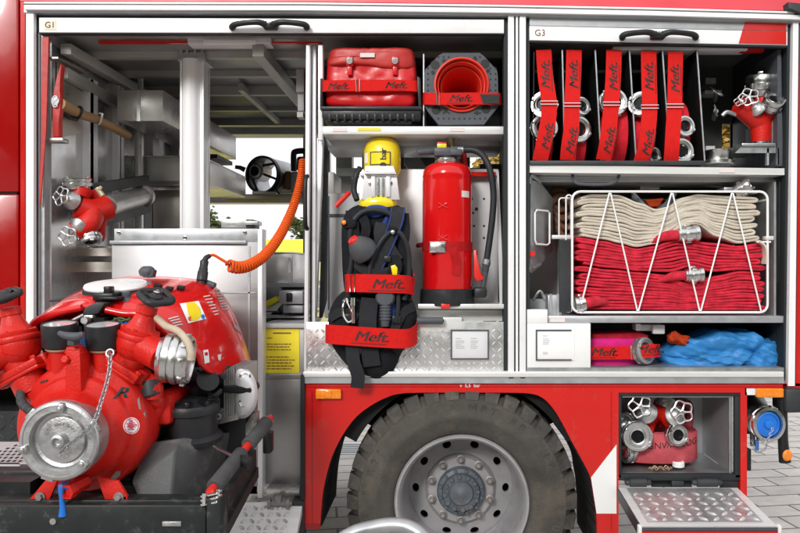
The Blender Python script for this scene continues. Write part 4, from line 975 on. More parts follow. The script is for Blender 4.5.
t = MB(); t.lathe([(.024, 0), (.027, .003), (.027, .022), (.023, .026), (.020, .022), (0, .022)], W(678.4, 466.8, .07), (0, 0, 1), 24); tag(t.build('tape_roll', 'white_matt'), 'small white roll of tape on the floor of the low locker', 'tape roll')
t = MB()
for i in range(14):
    c = W(650 + i * 1.6, 468 + 1.2 * math.sin(i * 1.7), .05 + .01 * math.sin(i)); t.torus(c, (math.sin(i), math.cos(i), .8), .0065, .0016, 12, 5)
t.tube([W(651, 468.5, .06), W(655, 466, .06), W(658, 468, .06)], .003, 6); tag(t.build('loose_chain', 'brass'), 'short loose chain lying on the floor of the low locker', 'chain')

# --- strainer ring on the far shelf, chain saw behind
t = thing('suction_strainer', 'round open-ended metal strainer drum standing on the far shelf against the sky', 'strainer', W(262, 193.5, 2.27))
cs = W(261.5, 174.5, 2.22); R = L(19, 2.22); axs = Vector((.35, 1, 0)).normalized()
b = MB(); b.lathe([(R, 0), (R, .04), (R - .014, .04), (R - .014, 0)], cs, axs, 48, closed=True); b.build('front_rim', 'black', t)
b = MB(); b.lathe([(R - .006, .02), (R - .006, .30), (R - .014, .30), (R - .014, .02)], cs, axs, 48, closed=True); b.build('drum', 'alu_grey', t)
b = MB(); c2 = W(255, 171, 2.28); b.lathe([(L(9.6, 2.22), .0), (L(9.6, 2.22), .12), (L(7, 2.22), .12), (L(7, 2.22), .0)], c2, axs, 32, closed=True); b.torus(c2, axs, L(6.2, 2.22), .012, 28, 8); hbs = b.build('motor_hub', 'steel_warm', t)
b = MB(); b.lathe([(L(4.6, 2.22), -.004), (0, -.004)], c2, axs, 24); b.lathe([(L(7, 2.22), .02), (0, .02)], c2, axs, 24); b.build('hub_core', 'black', hbs)
b = MB()
for a0 in (-.35, .8, 2.32, 3.1, 4.2): b.beam(c2 + Vector((math.cos(a0), .02, math.sin(a0))) * L(7, 2.22), cs + axs * .06 + Vector((math.cos(a0), 0, math.sin(a0))) * (R - .01), .008, .018)
b.build('strut', 'dark_metal', t)
b = MB(); b.tube([W(245, 170, 2.22), W(240, 167.6, 2.21), W(235, 167, 2.20)], [.02, .016, .014], 10); b.build('handle', 'dark_metal', t)
b = MB(); b.pb(252, 191, 276, 194, 2.18, 2.37, .004); b.build('foot', 'steel_warm', t)
t = thing('chain_saw', 'black-handled power saw with grey housing behind the orange coiled cable', 'power saw', W(296, 193, 2.27))
b = MB(); b.pb(290, 171, 309, 192.6, 2.22, 2.42, .02); b.build('housing', 'grey_panel', t)
b = MB(); b.tube([W(294, 171, 2.20), W(293.6, 155, 2.20), W(296, 151.6, 2.20), W(305, 151.6, 2.20), W(306, 160, 2.20)], .022, 10, smooth=4); b.pb(296, 156, 306, 171, 2.22, 2.37, .02); b.build('handle', 'black', t)
b = MB(); b.pb(284, 170.5, 291, 189, 2.22, 2.37, .02); b.build('side_cover', 'brown', t)
b = MB(); b.beam(W(278, 192, 2.27), W(294, 180, 2.32), .04, .04); b.pb(280, 189, 294, 193.4, 2.26, 2.32); b.build('saw_stand', 'steel_warm', t)

# --- items in the niche
t = thing('flood_lamp', 'small white and yellow work lamp with black lens in the niche right of the pump', 'lamp', W(272, 318, .5))
b = MB(); b.pp([(262, 304), (276, 298), (284, 306), (284, 318), (262, 318)], .5, .75, .01); b.build('lamp_body', 'paper', t)
b = MB(); b.pp([(262, 303), (275, 296.6), (279, 301), (264, 309)], .48, .7, .006); b.build('lamp_hood', 'yellow_flat', t)
b = MB(); b.lathe([(L(5.2, .48), 0), (L(5.2, .48), .03), (L(3.2, .48), .032), (L(2.6, .48), .015), (0, .015)], W(277, 316, .5), (0, -1, 0), 20); b.build('lens', 'black', t)
b = MB(); b.tube([W(293, 262, .8), W(298, 266, .8), W(299, 274, .8), W(296, 280, .8)], .012, 8, smooth=4); tag(b.build('cable_loop', 'brown'), 'thin brown cable loop hanging beside the steel case in the niche', 'cable')
b = MB(); b.pb(262.5, 311, 280, 312.4, .45, .47); b.tube([W(280, 307, .5), W(286, 312, .5), W(291, 321, .5)], .02, 8); tag(b.build('tool_grip', 'slate'), 'dark grey tool grip propped behind the yellow instruction sheet', 'tool')

# --- orange spiral cable with its plug
t = thing('spiral_cable', 'orange coiled charging cable hanging from the upright down to the pump hood', 'cable', W(205, 280, -.35))
pth = catmull([W(302.5, 160, .22), W(301, 176, .18), W(297, 195, .12), W(290, 215, .05), W(279, 237, -.05), W(265, 255, -.14), W(250, 265, -.22), W(238, 267.6, -.27), W(229, 265.6, -.30)], 40)
ln_ = [0]
for a, c in zip(pth[:-1], pth[1:]): ln_.append(ln_[-1] + (c - a).length)
tot = ln_[-1]; turns = 62; pts = []; ref = Vector((0, 1, 0))
for i in range(turns * 14 + 1):
    u = i / (turns * 14); s = u * tot
    j = max(0, min(len(pth) - 2, next((q for q in range(len(ln_) - 1) if ln_[q + 1] >= s), len(pth) - 2)))
    f = (s - ln_[j]) / max(1e-9, ln_[j + 1] - ln_[j]); p = pth[j].lerp(pth[j + 1], f)
    tg = (pth[min(len(pth) - 1, j + 2)] - pth[max(0, j - 1)]).normalized(); x_ = (ref - tg * ref.dot(tg)).normalized(); y_ = tg.cross(x_)
    an = 2 * PI * turns * u; rr = .0125 + .0095 * u
    pts.append(p + (x_ * math.cos(an) + y_ * math.sin(an)) * rr)
b = MB(); b.tube(pts, .0052, 7); b.build('coil', 'orange', t)
b = MB(); b.tube([pts[-1], W(227, 263, -.30), W(220, 258.6, -.31), W(213, 255, -.32), W(207, 257.6, -.33), W(205, 262, -.34)], .0062, 8, smooth=5); b.build('lead', 'orange', t)
b = MB(); b.tube([W(210, 255.6, -.325), W(206, 258, -.335), W(204.6, 262, -.34)], [.009, .011, .012], 10, smooth=4); b.lathe([(.012, 0), (.017, .006), (.016, .03), (.018, .035), (.018, .045), (.021, .05), (.021, .085), (.015, .09), (.017, .10)], W(204.6, 260, -.34), W(202, 279, -.36) - W(204.6, 260, -.34), 18); b.build('plug', 'black_plastic', t)

# --- red bag in a black tray
t = thing('plastic_tray', 'black ribbed plastic tray under the red bag on the top shelf', 'tray', W(371, 126, .2))
b = MB(); b.pb(321.6, 107.5, 421, 119, .03, .40, .01)
for i in range(12): b.pb(328 + i * 7.6, 113.5, 331 + i * 7.6, 120.5, .026, .05, .004)
b.pb(320, 106, 422, 110, .02, .41, .006); b.pb(319.8, 78, 322.4, 110, .04, .40, .006); b.pp([(417, 76), (420.4, 78), (421.6, 110), (418.6, 110)], .04, .40, .004); b.pb(330, 119, 412, 124, .05, .38, .01); b.build('tray_body', 'black_plastic', t)
t = thing('rescue_bag', 'shiny red vinyl bag with flap and two buckles in the black tray', 'bag', W(370, 108, .2))
def soft_box(x0, y0, x1, y1, d0, d1, taper=0.0, wr=.008, fr=9, seg=14, seed=0):
    bm = bmesh.new(); bmesh.ops.create_cube(bm, size=2); bmesh.ops.subdivide_edges(bm, edges=bm.edges[:], cuts=seg, use_grid_fill=True)
    a, c = W(x0, y0, d0), W(x1, y1, d0); ctr = Vector(((a.x + c.x) / 2, (d0 + d1) / 2, (a.z + c.z) / 2)); h = Vector((abs(c.x - a.x) / 2, (d1 - d0) / 2, abs(a.z - c.z) / 2))
    mb = MB(); mb.bm.free(); mb.bm = bm
    for v in bm.verts:
        p = v.co.copy(); m_ = 8; s = (abs(p.x) ** m_ + abs(p.y) ** m_ + abs(p.z) ** m_) ** (1 / m_); p = p / s
        q = Vector((p.x * h.x * (1 - taper * (p.z + 1) / 2), p.y * h.y, p.z * h.z)) + ctr
        nz = noise.noise_vector(q * fr + Vector((seed, 0, 0))); n2 = noise.noise(q * fr * 2.6 + Vector((0, seed, 0)))
        v.co = q + p.normalized() * (nz.x * wr + abs(n2) * wr * .9) + nz * wr * .3
    return mb
mb = soft_box(324, 49, 416.5, 108.5, .075, .38, .04, .009, 7, 26, 3); cr_ = crumpler(4, 7, 4, 15, (1, .6, 1))
for v in mb.bm.verts:
    if v.co.y < .16: v.co.y += cr_(v.co * 1.0) * .022 - .006
mb.build('bag_body', 'vinyl_red', t, ang=180)
mb = soft_box(326, 46.5, 415, 67, .058, .37, .05, .007, 9, 20, 5); cr_ = crumpler(9, 6, 4, 14, (1, .6, 1))
for v in mb.bm.verts:
    if v.co.y < .15: v.co.y += cr_(v.co) * .012; v.co.z += .010 * math.sin(v.co.x * 14 + 1) * (1 if v.co.z < WZ(58, .06) else 0)
mb.build('bag_flap', 'vinyl_red_worn', t, ang=180)
for x in (349.5, 395):
    b = MB(); b.pb(x - 3.6, 56, x + 3.6, 66, .046, .07, .004); b.pb(x - 2.4, 64, x + 2.4, 75, .052, .07, .003); k2 = b.build('buckle_strap', 'vinyl_red', t)
    b = MB(); b.pb(x - 3.2, 57.4, x + 3.2, 63, .040, .048, .003); b.torus(W(x, 61.5, .04), (0, -1, 0), .010, .003, 16, 6); b.build('buckle', 'bolt', k2)
MB().pb(360, 53, 374.6, 57.2, .044, .05).build('bag_label', 'paper_pink', t)
def strap(label, pts, w, wv=(0, 0, 1), group='red straps with black lettering', logos=(), buckle=None, velcro=None):
    t = thing('webbing_strap', label, 'strap', pts[0], group)
    b = MB(); b.band(pts, wv, w, .004, smooth=5); bd = b.build('webbing', 'red_web', t)
    for c, r_, u_, s_ in logos: logo(c, r_, u_, s_, t, bend=onto(bd))
    if buckle:
        for c, bx, by in buckle:
            b = MB(); b.tube([c + Vector((a * bx, -.004, e * by)) for a, e in ((-1, -1), (1, -1), (1, 1), (-1, 1))], .0028, 8, closed=True); b.build('buckle', 'chrome', t)
    return t
strap('red lettered strap across the red vinyl bag', [W(322, 86.6, .06), W(326, 86, .04), W(358, 85.6, .036), W(400, 85.4, .036), W(414, 86, .045), W(420, 87, .07)], L(11.4), logos=((W(338, 86.2, .0325), (1, 0, 0), (0, 0, 1), .040), (W(396, 85.4, .0325), (1, 0, 0), (0, 0, 1), .041)), buckle=((W(358, 85.6, .034), .008, L(6.4)),))
# --- traffic cone lying with its base towards the front
t = thing('traffic_cone', 'red traffic cone with grey square base lying on the top shelf', 'traffic cone', W(461, 124, .2))
oc = [(441, 53), (481, 53), (497.6, 71), (498.6, 106), (484, 124.4), (439, 125), (425, 108), (424, 71)]
cc = W(461.4, 85, .06); Rr = L(26.5, .06)
b = MB(); n = 48; hole = []
for i in range(n):
    a = 2 * PI * i / n; hole.append((cc.x + Rr * 1.02 * math.cos(a), cc.z + Rr * 1.02 * math.sin(a)))
ow = [W(x, y, .06) for x, y in oc]; per = []
for i in range(n):                                              # point of the octagon along each hole direction
    a = 2 * PI * i / n; dx, dz_ = math.cos(a), math.sin(a); best = 9
    for p0, p1 in zip(ow, ow[1:] + ow[:1]):
        ex, ez = p1.x - p0.x, p1.z - p0.z; den = dx * ez - dz_ * ex
        if abs(den) < 1e-9: continue
        t_ = ((p0.x - cc.x) * ez - (p0.z - cc.z) * ex) / den; u_ = ((p0.x - cc.x) * dz_ - (p0.z - cc.z) * dx) / den
        if t_ > 0 and -1e-6 <= u_ <= 1 + 1e-6: best = min(best, t_)
    per.append((cc.x + dx * best, cc.z + dz_ * best))
lay = [[b.V((x, y_, z)) for x, z in P_] for P_, y_ in ((hole, .06), (per, .06), (per, .10), (hole, .10))]
for q in range(4):
    for i in range(n): b.F([lay[q][i], lay[q][(i + 1) % n], lay[(q + 1) % 4][(i + 1) % n], lay[(q + 1) % 4][i]])
cbz = b.build('base', 'slate', t, ang=20)
b = MB()
for x, y, r_ in ((435, 65, 4.6), (485, 64, 4.6), (436, 110, 4.6), (486, 109, 4.6), (444, 61, 2), (475, 59, 2.2), (433, 72.4, 2), (488, 71, 2), (446, 111, 2), (477, 113, 2)):
    b.lathe([(L(r_), -.0015), (L(r_) * .75, .001), (0, .001)], W(x, y, .06), (0, 1, 0), 18)
b.build('base_hole', 'black', cbz)
b = MB()
for gx in range(14):
    for gz in range(12):
        x, y = 428 + gx * 5.2, 57 + gz * 5.6
        if math.hypot(x - 461.4, y - 85) > 29.5 and abs(x - 461) + abs(y - 89) < 56 and not any(math.hypot(x - a, y - c) < 6 for a, c in ((435, 65), (485, 64), (436, 110), (486, 109))): b.obox(W(x, y, .0592), (1, 0, 0), (0, 1, 0), (0, 0, 1), .0035, .001, .0035)
b.build('base_stud', 'dark_seal', cbz, smooth=False)
b = MB(); b.lathe([(Rr * 1.03, .0), (Rr * 1.03, -.012), (Rr * .97, -.014), (Rr * .95, .015), (Rr * .93, .02), (Rr * .90, .005), (Rr * .87, .006), (Rr * .85, .06), (Rr * .80, .07), (Rr * .79, .05), (Rr * .76, .052), (Rr * .55, .36), (Rr * .3, .46), (0, .46)], cc, (0, 1, 0), 56, cap0=False); b.build('cone', 'cone_red', t)
strap('red lettered strap across the traffic cone base', [W(423.4, 99, .10), W(424.6, 98.6, .05), W(440, 99, .03), W(470, 98.6, .028), W(496, 98.8, .035), W(501, 99, .06)], L(12), logos=((W(460.6, 98.4, .025), (1, 0, 0), (0, 0, 1), .043),), buckle=((W(438, 99, .028), .006, L(6.2)),))
b = MB(); b.pp([(480, 94.2), (499, 94.6), (499, 103.6), (483, 103.4)], .0255, .029); tmp = b.build('velcro', 'dark_seal', bpy.data.objects['webbing_strap.001'])
# --- fire extinguisher
t = thing('fire_extinguisher', 'large red fire extinguisher with black hose and black foot ring on the mounting plate', 'fire extinguisher', W(447, 306, .13))
EXD = .125; ec = W(447.2, 306, EXD); r = L(25.6, .02)
def ez(py): return WZ(py, .03)
up = Vector((0, 0, 1)); o = Vector((ec.x, EXD, 0))
b = MB(); b.lathe([(r * .97, ez(298)), (r, ez(296)), (r, ez(180)), (r * .985, ez(176.4)), (r * 1.0, ez(175)), (r * .97, ez(170)), (r * .86, ez(164.6)), (r * .66, ez(161.6)), (r * .42, ez(160)), (0, ez(160))], o, up, 64); cy_ = b.build('cylinder', 'red_cyl', t)
b = MB(); b.lathe([(r * 1.08, ez(306)), (r * 1.10, ez(303)), (r * 1.07, ez(290)), (r * 1.02, ez(289)), (r * .9, ez(289))], o, up, 48, cap1=False); b.pb(474, 287.6, 487, 298, .06, .16, .012); b.build('foot_ring', 'black_plastic', t)
MB().pb(441, 303.6, 450, 308.8, .0, .03, .003).build('foot_tab', 'red_plastic', t)
b = MB(); b.lathe([(r * .46, ez(161)), (r * .50, ez(159.6)), (r * .50, ez(157.4)), (r * .42, ez(156.8)), (r * .42, ez(155.4)), (r * .34, ez(153))], o, up, 32); b.build('collar', 'coupling', t)
b = MB(); b.pb(434, 147.4, 458, 155.6, .07, .18, .006); b.tube([W(440, 151, .11), W(430, 151.4, .10), W(420, 152.2, .09), W(418, 153, .09)], [L(4), L(3.6), L(3.4), L(2.6)], 10, smooth=3); b.pb(450, 148.6, 462, 155, .06, .2, .005); hv = b.build('valve_head', 'slate', t)
b = MB(); b.pb(437, 143.4, 446.6, 148, .08, .15, .004); kb = b.build('safety_button', 'yellow', t)
MB().pb(437.2, 142, 446.4, 144.2, .082, .148, .003).build('button_cap', 'red_plastic', kb)
b = MB(); b.tube([W(452, 149, .15), W(451, 140, .15), W(450, 136, .15)], [.014, .013, .016], 12, smooth=3); b.tube([W(442.6, 134.6, .14), W(446, 136, .14), W(453, 137, .15), W(459.6, 138.6, .15)], [.011, .013, .014, .010], 10, smooth=3); b.torus(W(456, 138, .14), (1, 0, .2), .013, .005, 16, 6); b.build('valve_tap', 'brass', t)
b = MB(); b.cyl(W(452.5, 150.6, .09), W(463.6, 149.8, .09), .018, .016, 16, .002); b.build('hose_nipple', 'galv', t)
b = MB(); b.tube([W(463, 149.8, .09), W(474, 150.4, .08), W(483, 156, .07), W(490, 170, .06), W(493.4, 192, .06), W(492.6, 215, .06), W(489.6, 240, .06), W(486.4, 262, .06)], L(3.3), 14, smooth=8); b.build('hose', 'rubber_hose', t)
b = MB(); b.lathe([(.016, 0), (.019, .01), (.019, .025), (.016, .03), (.016, .05), (.013, .055)], W(486.8, 260, .06), W(482, 294, .09) - W(486.8, 260, .06), 16); b.tube([W(485.4, 271, .07), W(483.4, 284, .08), W(481.6, 294, .09)], [.014, .012, .011], 12); b.build('nozzle', 'slate', t)
MB().cyl(W(486.9, 259, .06), W(486, 264, .062), .0185, seg=18).build('nozzle_ferrule', 'galv', t)
b = MB(); b.pp([(473.6, 250), (477.4, 250), (478.6, 272), (484, 276), (483.6, 280), (476.6, 281.4), (473.6, 277)], .06, .12, .006); b.build('nozzle_holder', 'red_plastic', t)
b = MB(); b.tube([W(465, 168, .16), W(464, 157, .16), W(463, 152, .15)], .014, 10, smooth=3); b.build('release_lever', 'red_plastic', t)
def on_cyl(cx_, cyc, rad):
    def f(q):
        dx = q.x - cx_; 
        return Vector((q.x, cyc - math.sqrt(max(1e-6, rad * rad - dx * dx)) - .0012, q.z))
    return f
fx = on_cyl(ec.x, EXD, r)
def curved_patch(x0, y0, x1, y1, f, dd, n=10, th=.001):
    mb = MB(); a = W(x0, y0, dd); c = W(x1, y1, dd); rows = []
    for i in range(n + 1):
        x = a.x + (c.x - a.x) * i / n
        rows.append([mb.V(f(Vector((x, 0, z)))) for z in (a.z, c.z)])
    for p, q in zip(rows[:-1], rows[1:]): mb.F([p[0], q[0], q[1], p[1]])
    return mb
curved_patch(461.6, 190.6, 469.4, 197, fx, .03).build('inspection_label', 'paper_pink', cy_)
for (xc, yc) in ((442.8, 206), (442.8, 238)):                   # pressed cross marks
    b = MB()
    for s in (1, -1): b.tube([fx(W(xc - 4.5, yc - 2.4 * s, .03)), fx(W(xc, yc, .03)), fx(W(xc + 4.5, yc + 2.4 * s, .03))], .0035, 8)
    b.build('pressed_mark', 'red_cyl', cy_)
b = MB(); b.lathe([(r * 1.012, ez(246.4) - .021), (r * 1.018, ez(246.4) - .021), (r * 1.018, ez(246.4) + .021), (r * 1.012, ez(246.4) + .021)], o, up, 64, closed=True)
b.tube([W(421.6, 245, .12), W(418, 245.6, .2)], .012, 6); b.band([fx(W(452, 248, .0)) + Vector((0, -.012, 0)), fx(W(454.6, 254, .0)) + Vector((0, -.014, 0)), fx(W(456.6, 263, 0)) + Vector((0, -.008, 0)), fx(W(455.8, 275, 0)) + Vector((0, -.004, 0))], (1, 0, 0), L(7.6), .003, smooth=5)
st_ = b.build('strap', 'red_strap', t)
b = MB(); q = fx(W(437.4, 247, 0)); b.obox(q + Vector((0, -.012, 0)), (1, -.1, .02), (0, 1, 0), (0, 0, 1), .034, .006, .020, .004); b.obox(q + Vector((.012, -.020, .002)), (1, 0, .1), (0, 1, 0), (0, 0, 1), .018, .005, .016, .003); b.tube([q + Vector((-.034, -.014, .022)), q + Vector((.036, -.014, .022)), q + Vector((.036, -.014, -.022)), q + Vector((-.034, -.014, -.022))], .003, 6, closed=True); b.build('strap_buckle', 'coupling', st_)

# --- breathing apparatus on the pulled-out holder
t = thing('breathing_apparatus', 'black breathing apparatus harness with yellow air cylinder hanging in the centre locker', 'breathing apparatus', W(375, 380, .1))
rc_ = L(18.6, .12); cyx = WX(381.8, .12); CD = .15
def cz(py): return WZ(py, .10)
o = Vector((cyx, CD, 0))
prof = [(0, cz(135.4)), (rc_ * .35, cz(136)), (rc_ * .68, cz(138.4)), (rc_ * .90, cz(143)), (rc_, cz(150)), (rc_, cz(170)), (rc_ * .8, cz(176))]
b = MB(); b.lathe(prof, o, up, 48); yc_ = b.build('air_cylinder', 'yellow', t)
fc = on_cyl(cyx, CD, rc_)
curved_patch(370.4, 152.8, 391, 165.6, fc, .1).build('cylinder_label', 'yellow', yc_)
b = MB()
for (x0, y0, x1, y1) in ((370.4, 152.6, 391, 153.6), (370.4, 165, 391, 166), (370.4, 153, 371.4, 165.6), (390.2, 153, 391.2, 165.6)):
    m2 = curved_patch(x0, y0, x1, y1, lambda q: fc(q) + Vector((0, -.0012, 0)), .1, 6); me_ = bpy.data.meshes.new('x'); m2.bm.to_mesh(me_); b.bm.from_mesh(me_); bpy.data.meshes.remove(me_)
b.build('label_border', 'ink_dark', yc_)
lettering('300 bar', W(382.4, 160, .0), (0, 0, 1), (-1, 0, 0), .040, 'ink_dark', yc_, bold=.03, bend=lambda q: fc(q) + Vector((0, -.0015, 0)))
curved_patch(364.6, 153, 368, 163, fc, .1, 5).build('small_label', 'paper', yc_)
b = MB(); b.pp([(365, 166), (394, 166), (397, 178), (400, 200), (362, 200), (364, 178)], .028, .046, .004); b.pb(371, 176, 375.4, 197, .018, .03, .003); b.pb(386, 176, 390.4, 197, .018, .03, .003); b.pb(360, 172, 366, 176, .03, .2, .002); bh = b.build('cylinder_holder', 'plate_grey', t)
b = MB(); b.cyl(W(365, 173.6, .012), W(396, 173.6, .012), .007); b.cyl(W(366, 173.6, .012), W(369, 173.6, .012), .012)
for x in (371, 389.6): b.lathe([(.013, 0), (.013, .004), (0, .007)], W(x, 183, .027), (0, -1, 0), 14)
b.cyl(W(378, 178, .022), W(378, 196, .022), .006); b.cyl(W(383, 178, .022), W(383, 196, .022), .006); b.build('holder_bolt', 'coupling', bh)
b = MB(); b.pillow([(357, 205), (361, 198), (369, 194.5), (378, 193.4), (388, 194.5), (395, 198), (398, 205), (394, 217), (362, 217)], .02, .14, .8); b.build('cylinder_end', 'yellow', t, sub=1)  # lower end of the yellow air cylinder, behind the harness
b = MB(); b.pillow([(346, 212), (360, 205), (378, 203), (396, 205), (407, 213), (404, 232), (410, 262), (411, 292), (402, 312), (376, 318), (352, 312), (344, 290), (343, 250), (342, 228)], -.02, .16, .86); b.build('back_pad', 'fabric_black', t, sub=2)
b = MB(); b.pillow([(365, 206), (378, 204), (391, 208), (385, 216), (374, 220), (364, 214)], -.035, .0, .8); b.pillow([(387, 210), (392, 214), (380, 250), (372, 246)], -.040, -.01, .8); b.build('blue_lining', 'fabric_blue', t, sub=2)
b = MB(); b.pillow([(328, 322), (333, 303), (345, 290), (354, 292), (372, 300), (396, 292), (404, 292), (415, 305), (417, 326), (410, 342), (400, 352), (397, 366), (386, 380), (372, 381), (358, 375), (346, 364), (338, 354), (330, 342)], -.055, .10, .84); wb = b.build('hip_pad', 'fabric_black', t, sub=2)
b = MB(); b.tube([W(x, y, .0) for x, y in ((332, 324), (336, 343), (343, 355), (352, 365), (362, 373.5), (374, 376.6), (384, 374.6), (393, 364), (397, 352), (406, 341), (413, 327))], .0075, 8, smooth=5); b.build('hip_piping', 'fabric_blue', wb)
b = MB(); b.pillow([(380, 300), (392, 296), (398, 308), (394, 330), (384, 332), (380, 318)], -.060, -.02, .85); b.build('blue_pocket', 'fabric_blue', t, sub=2)
def soft_band(pts, w, tk, m_, nm, wv=(1, 0, 0)):
    b = MB(); b.band(pts, wv, w, tk, smooth=6); return b.build(nm, m_, t)
soft_band([W(398, 208, -.03), W(396, 222, -.055), W(389, 240, -.062), W(382, 256, -.06), W(374, 272, -.06), W(370, 286, -.06)], L(14), .022, 'fabric_grey', 'shoulder_strap')
soft_band([W(353, 212, -.02), W(352, 224, -.05), W(353, 240, -.055), W(352, 258, -.05), W(356, 276, -.05)], L(14), .022, 'fabric_black', 'shoulder_strap')
soft_band([W(404, 214, -.02), W(405, 232, -.035), W(403, 252, -.04), W(408, 276, -.035), W(406, 300, -.03)], L(10), .02, 'fabric_black', 'side_strap')
soft_band([W(384, 224, -.05), W(382, 234, -.062), W(386, 246, -.062), W(396, 262, -.055)], L(16), .02, 'fabric_grey', 'chest_pad')
b = MB()
b.tube([W(348, 300, -.05), W(349, 280, -.06), W(352, 255, -.065), W(350, 236, -.065), W(353, 222, -.065), W(361, 213, -.06), W(372, 210, -.055), W(384, 211.6, -.05), W(394, 216, -.045)], L(2.7), 12, smooth=6)
b.tube([W(393, 231, -.075), W(401, 234, -.075), W(407, 246, -.07), W(409, 262, -.06), W(408, 280, -.055), W(404, 300, -.06)], L(2.6), 12, smooth=6)
b.tube([W(390, 232, -.075), W(382, 240, -.085), W(374, 254, -.085), W(370, 268, -.08), W(369, 282, -.08)], L(2.4), 12, smooth=6)
b.tube([W(397, 262, -.06), W(398, 280, -.075), W(398, 306, -.075), W(396, 322, -.07)], L(2.2), 12, smooth=6)
b.tube([W(360, 168, .12), W(356, 176, .1), W(354, 190, .1), W(357, 200, .08)], L(3), 10, smooth=5)
b.build('air_hose', 'rubber_hose', t)
b = MB(); b.pillow([(341, 219), (350, 218), (357, 220), (357, 228), (348, 230), (341, 227)], -.085, -.05, .9); b.pillow([(388, 226), (397, 226), (399, 232), (390, 234)], -.10, -.06, .9); b.build('hose_loop', 'fabric_black', t, sub=1)
for x, y in ((344, 222.5), (392.6, 232)):
    MB().lathe([(.010, 0), (.010, .004), (.006, .008), (0, .009)], W(x, y, -.095), (-.2, -1, .1), 16).build('press_stud', 'orange_lamp' if x < 350 else 'coupling', t)
# demand valve
b = MB(); a0, a1 = W(354, 241, -.11), W(371, 258, -.06); b.lathe([(.018, -.006), (.034, .004), (.046, .022), (.058, .045), (.062, .065), (.058, .082), (.040, .094), (.022, .10), (.018, .12)], a0, a1 - a0, 32); dv2 = b.build('demand_valve', 'grey_rubber', t)
b = MB(); b.lathe([(.021, -.014), (.024, -.010), (.024, .004)], a0, a1 - a0, 24); b.build('red_button', 'red_plastic', dv2)
b = MB(); b.tube([W(368, 244, -.10), W(372, 247, -.09), W(374, 254, -.08)], .010, 10, smooth=3); b.cyl(W(366, 242.6, -.1), W(371, 243.6, -.1), .007); b.build('valve_elbow', 'coupling', dv2)
# pressure gauge on its hose
b = MB(); b.lathe([(.036, 0), (.042, .006), (.042, .03), (.034, .04), (0, .042)], W(385.6, 297, -.06), (0, -1, 0), 28); b.tube([W(385.5, 304, -.075), W(385.2, 316, -.08), W(385, 326, -.075)], [.024, .021, .018], 14)
for i in range(5): b.torus(W(385.3, 307 + i * 3, -.077), (0, 0, 1), .022, .004, 18, 6)
b.build('pressure_gauge', 'slate', t)
MB().pp([(390.6, 266), (395, 264.6), (397.6, 268), (397, 276), (392.6, 276.6)], -.088, -.08, .003).build('yellow_tag', 'yellow', t)
b = MB(); b.tube([W(346, 300, -.07), W(343, 306, -.08), W(343.6, 316, -.085), W(348, 322, -.085), W(352, 320, -.085), W(351, 312, -.085), W(348, 304, -.08)], .0045, 8, smooth=5, closed=True); b.torus(W(346, 301, -.075), (.3, -1, 0), .012, .003, 20, 6); b.cyl(W(353, 306, -.085), W(353.4, 323, -.085), .008); b.cyl(W(353, 298, -.08), W(353, 306, -.085), .011); b.build('snap_hook', 'chrome', t)
soft_band([W(370, 298, -.06), W(368, 316, -.075), W(368, 330, -.085), W(370, 352, -.075), W(372, 366, -.065)], L(17), .006, 'webbing', 'waist_webbing')
soft_band([W(352, 340, -.08), W(352.6, 352, -.085), W(353.6, 362, -.09), W(358, 376, -.085), W(357, 388, -.075)], L(13), .006, 'webbing', 'loose_webbing')
soft_band([W(330, 318, -.03), W(342, 312, -.06), W(358, 318, -.065)], L(9), .006, 'webbing', 'side_webbing', (0, 0, 1))
soft_band([W(414, 306, -.02), W(402, 314, -.06), W(394, 330, -.065)], L(9), .006, 'webbing', 'side_webbing', (0, 0, 1))
soft_band([W(400, 352, -.04), W(392, 344, -.07), W(382, 338, -.085)], L(8), .006, 'webbing', 'side_webbing', (0, 0, 1))
soft_band([W(341, 338, -.05), W(350, 346, -.075), W(362, 350, -.08)], L(8), .006, 'webbing', 'side_webbing', (0, 0, 1))
soft_band([W(349, 256, -.05), W(362, 268, -.07), W(378, 274, -.075), W(398, 268, -.06)], L(9), .012, 'fabric_grey', 'chest_webbing', (0, 0, 1))
soft_band([W(360, 212, -.045), W(366, 226, -.06), W(364, 240, -.06)], L(9), .012, 'fabric_black', 'chest_pad')
soft_band([W(392, 252, -.06), W(396, 266, -.07), W(392, 276, -.07)], L(12), .012, 'fabric_black', 'chest_pad')
b = MB(); b.pb(392, 316, 401, 324, -.075, -.065, .003); b.pb(344, 314, 352, 321, -.08, -.07, .003); b.pb(384, 256, 391, 262, -.085, -.075, .003); b.build('slide_buckle', 'black', t)
b = MB()
for off in (-6.4, 6.4): b.tube([W(398 + off, 208, -.042), W(396 + off, 222, -.068), W(389 + off, 240, -.075), W(382 + off, 256, -.073), W(374 + off, 272, -.073)], .0035, 6, smooth=5)
b.build('strap_piping', 'fabric_blue', t)
b = MB(); b.tube([W(335.6, 206.4, .05), W(344, 198, .05), W(349, 193, .08)], .011, 8); b.tube([W(408, 270, .0), W(412, 274, .0), W(413.6, 276, .0)], .008, 8); b.build('red_pull', 'red_plastic', t)
strap('red lettered strap round the upper part of the black harness', [W(345.4, 284, .03), W(346, 283.4, -.05), W(352, 283, -.088), W(372, 283.4, -.104), W(398, 284, -.104), W(409, 285, -.07), W(414, 287, -.02)], L(17.6), logos=((W(388, 284.4, -.107), (1, 0, -.02), (0, 0, 1), .058),), buckle=((W(352.4, 283, -.095), .010, L(8.6)),))
strap('red lettered strap round the wide hip pad of the black harness', [W(327, 333, .05), W(326, 333.6, -.04), W(332, 334.4, -.09), W(360, 336.4, -.112), W(396, 338.6, -.112), W(410, 338, -.085), W(416.6, 333, -.02), W(415, 330, .05)], L(18.6), logos=((W(371.5, 337, -.115), (1, 0, -.05), (0, 0, 1), .062),))

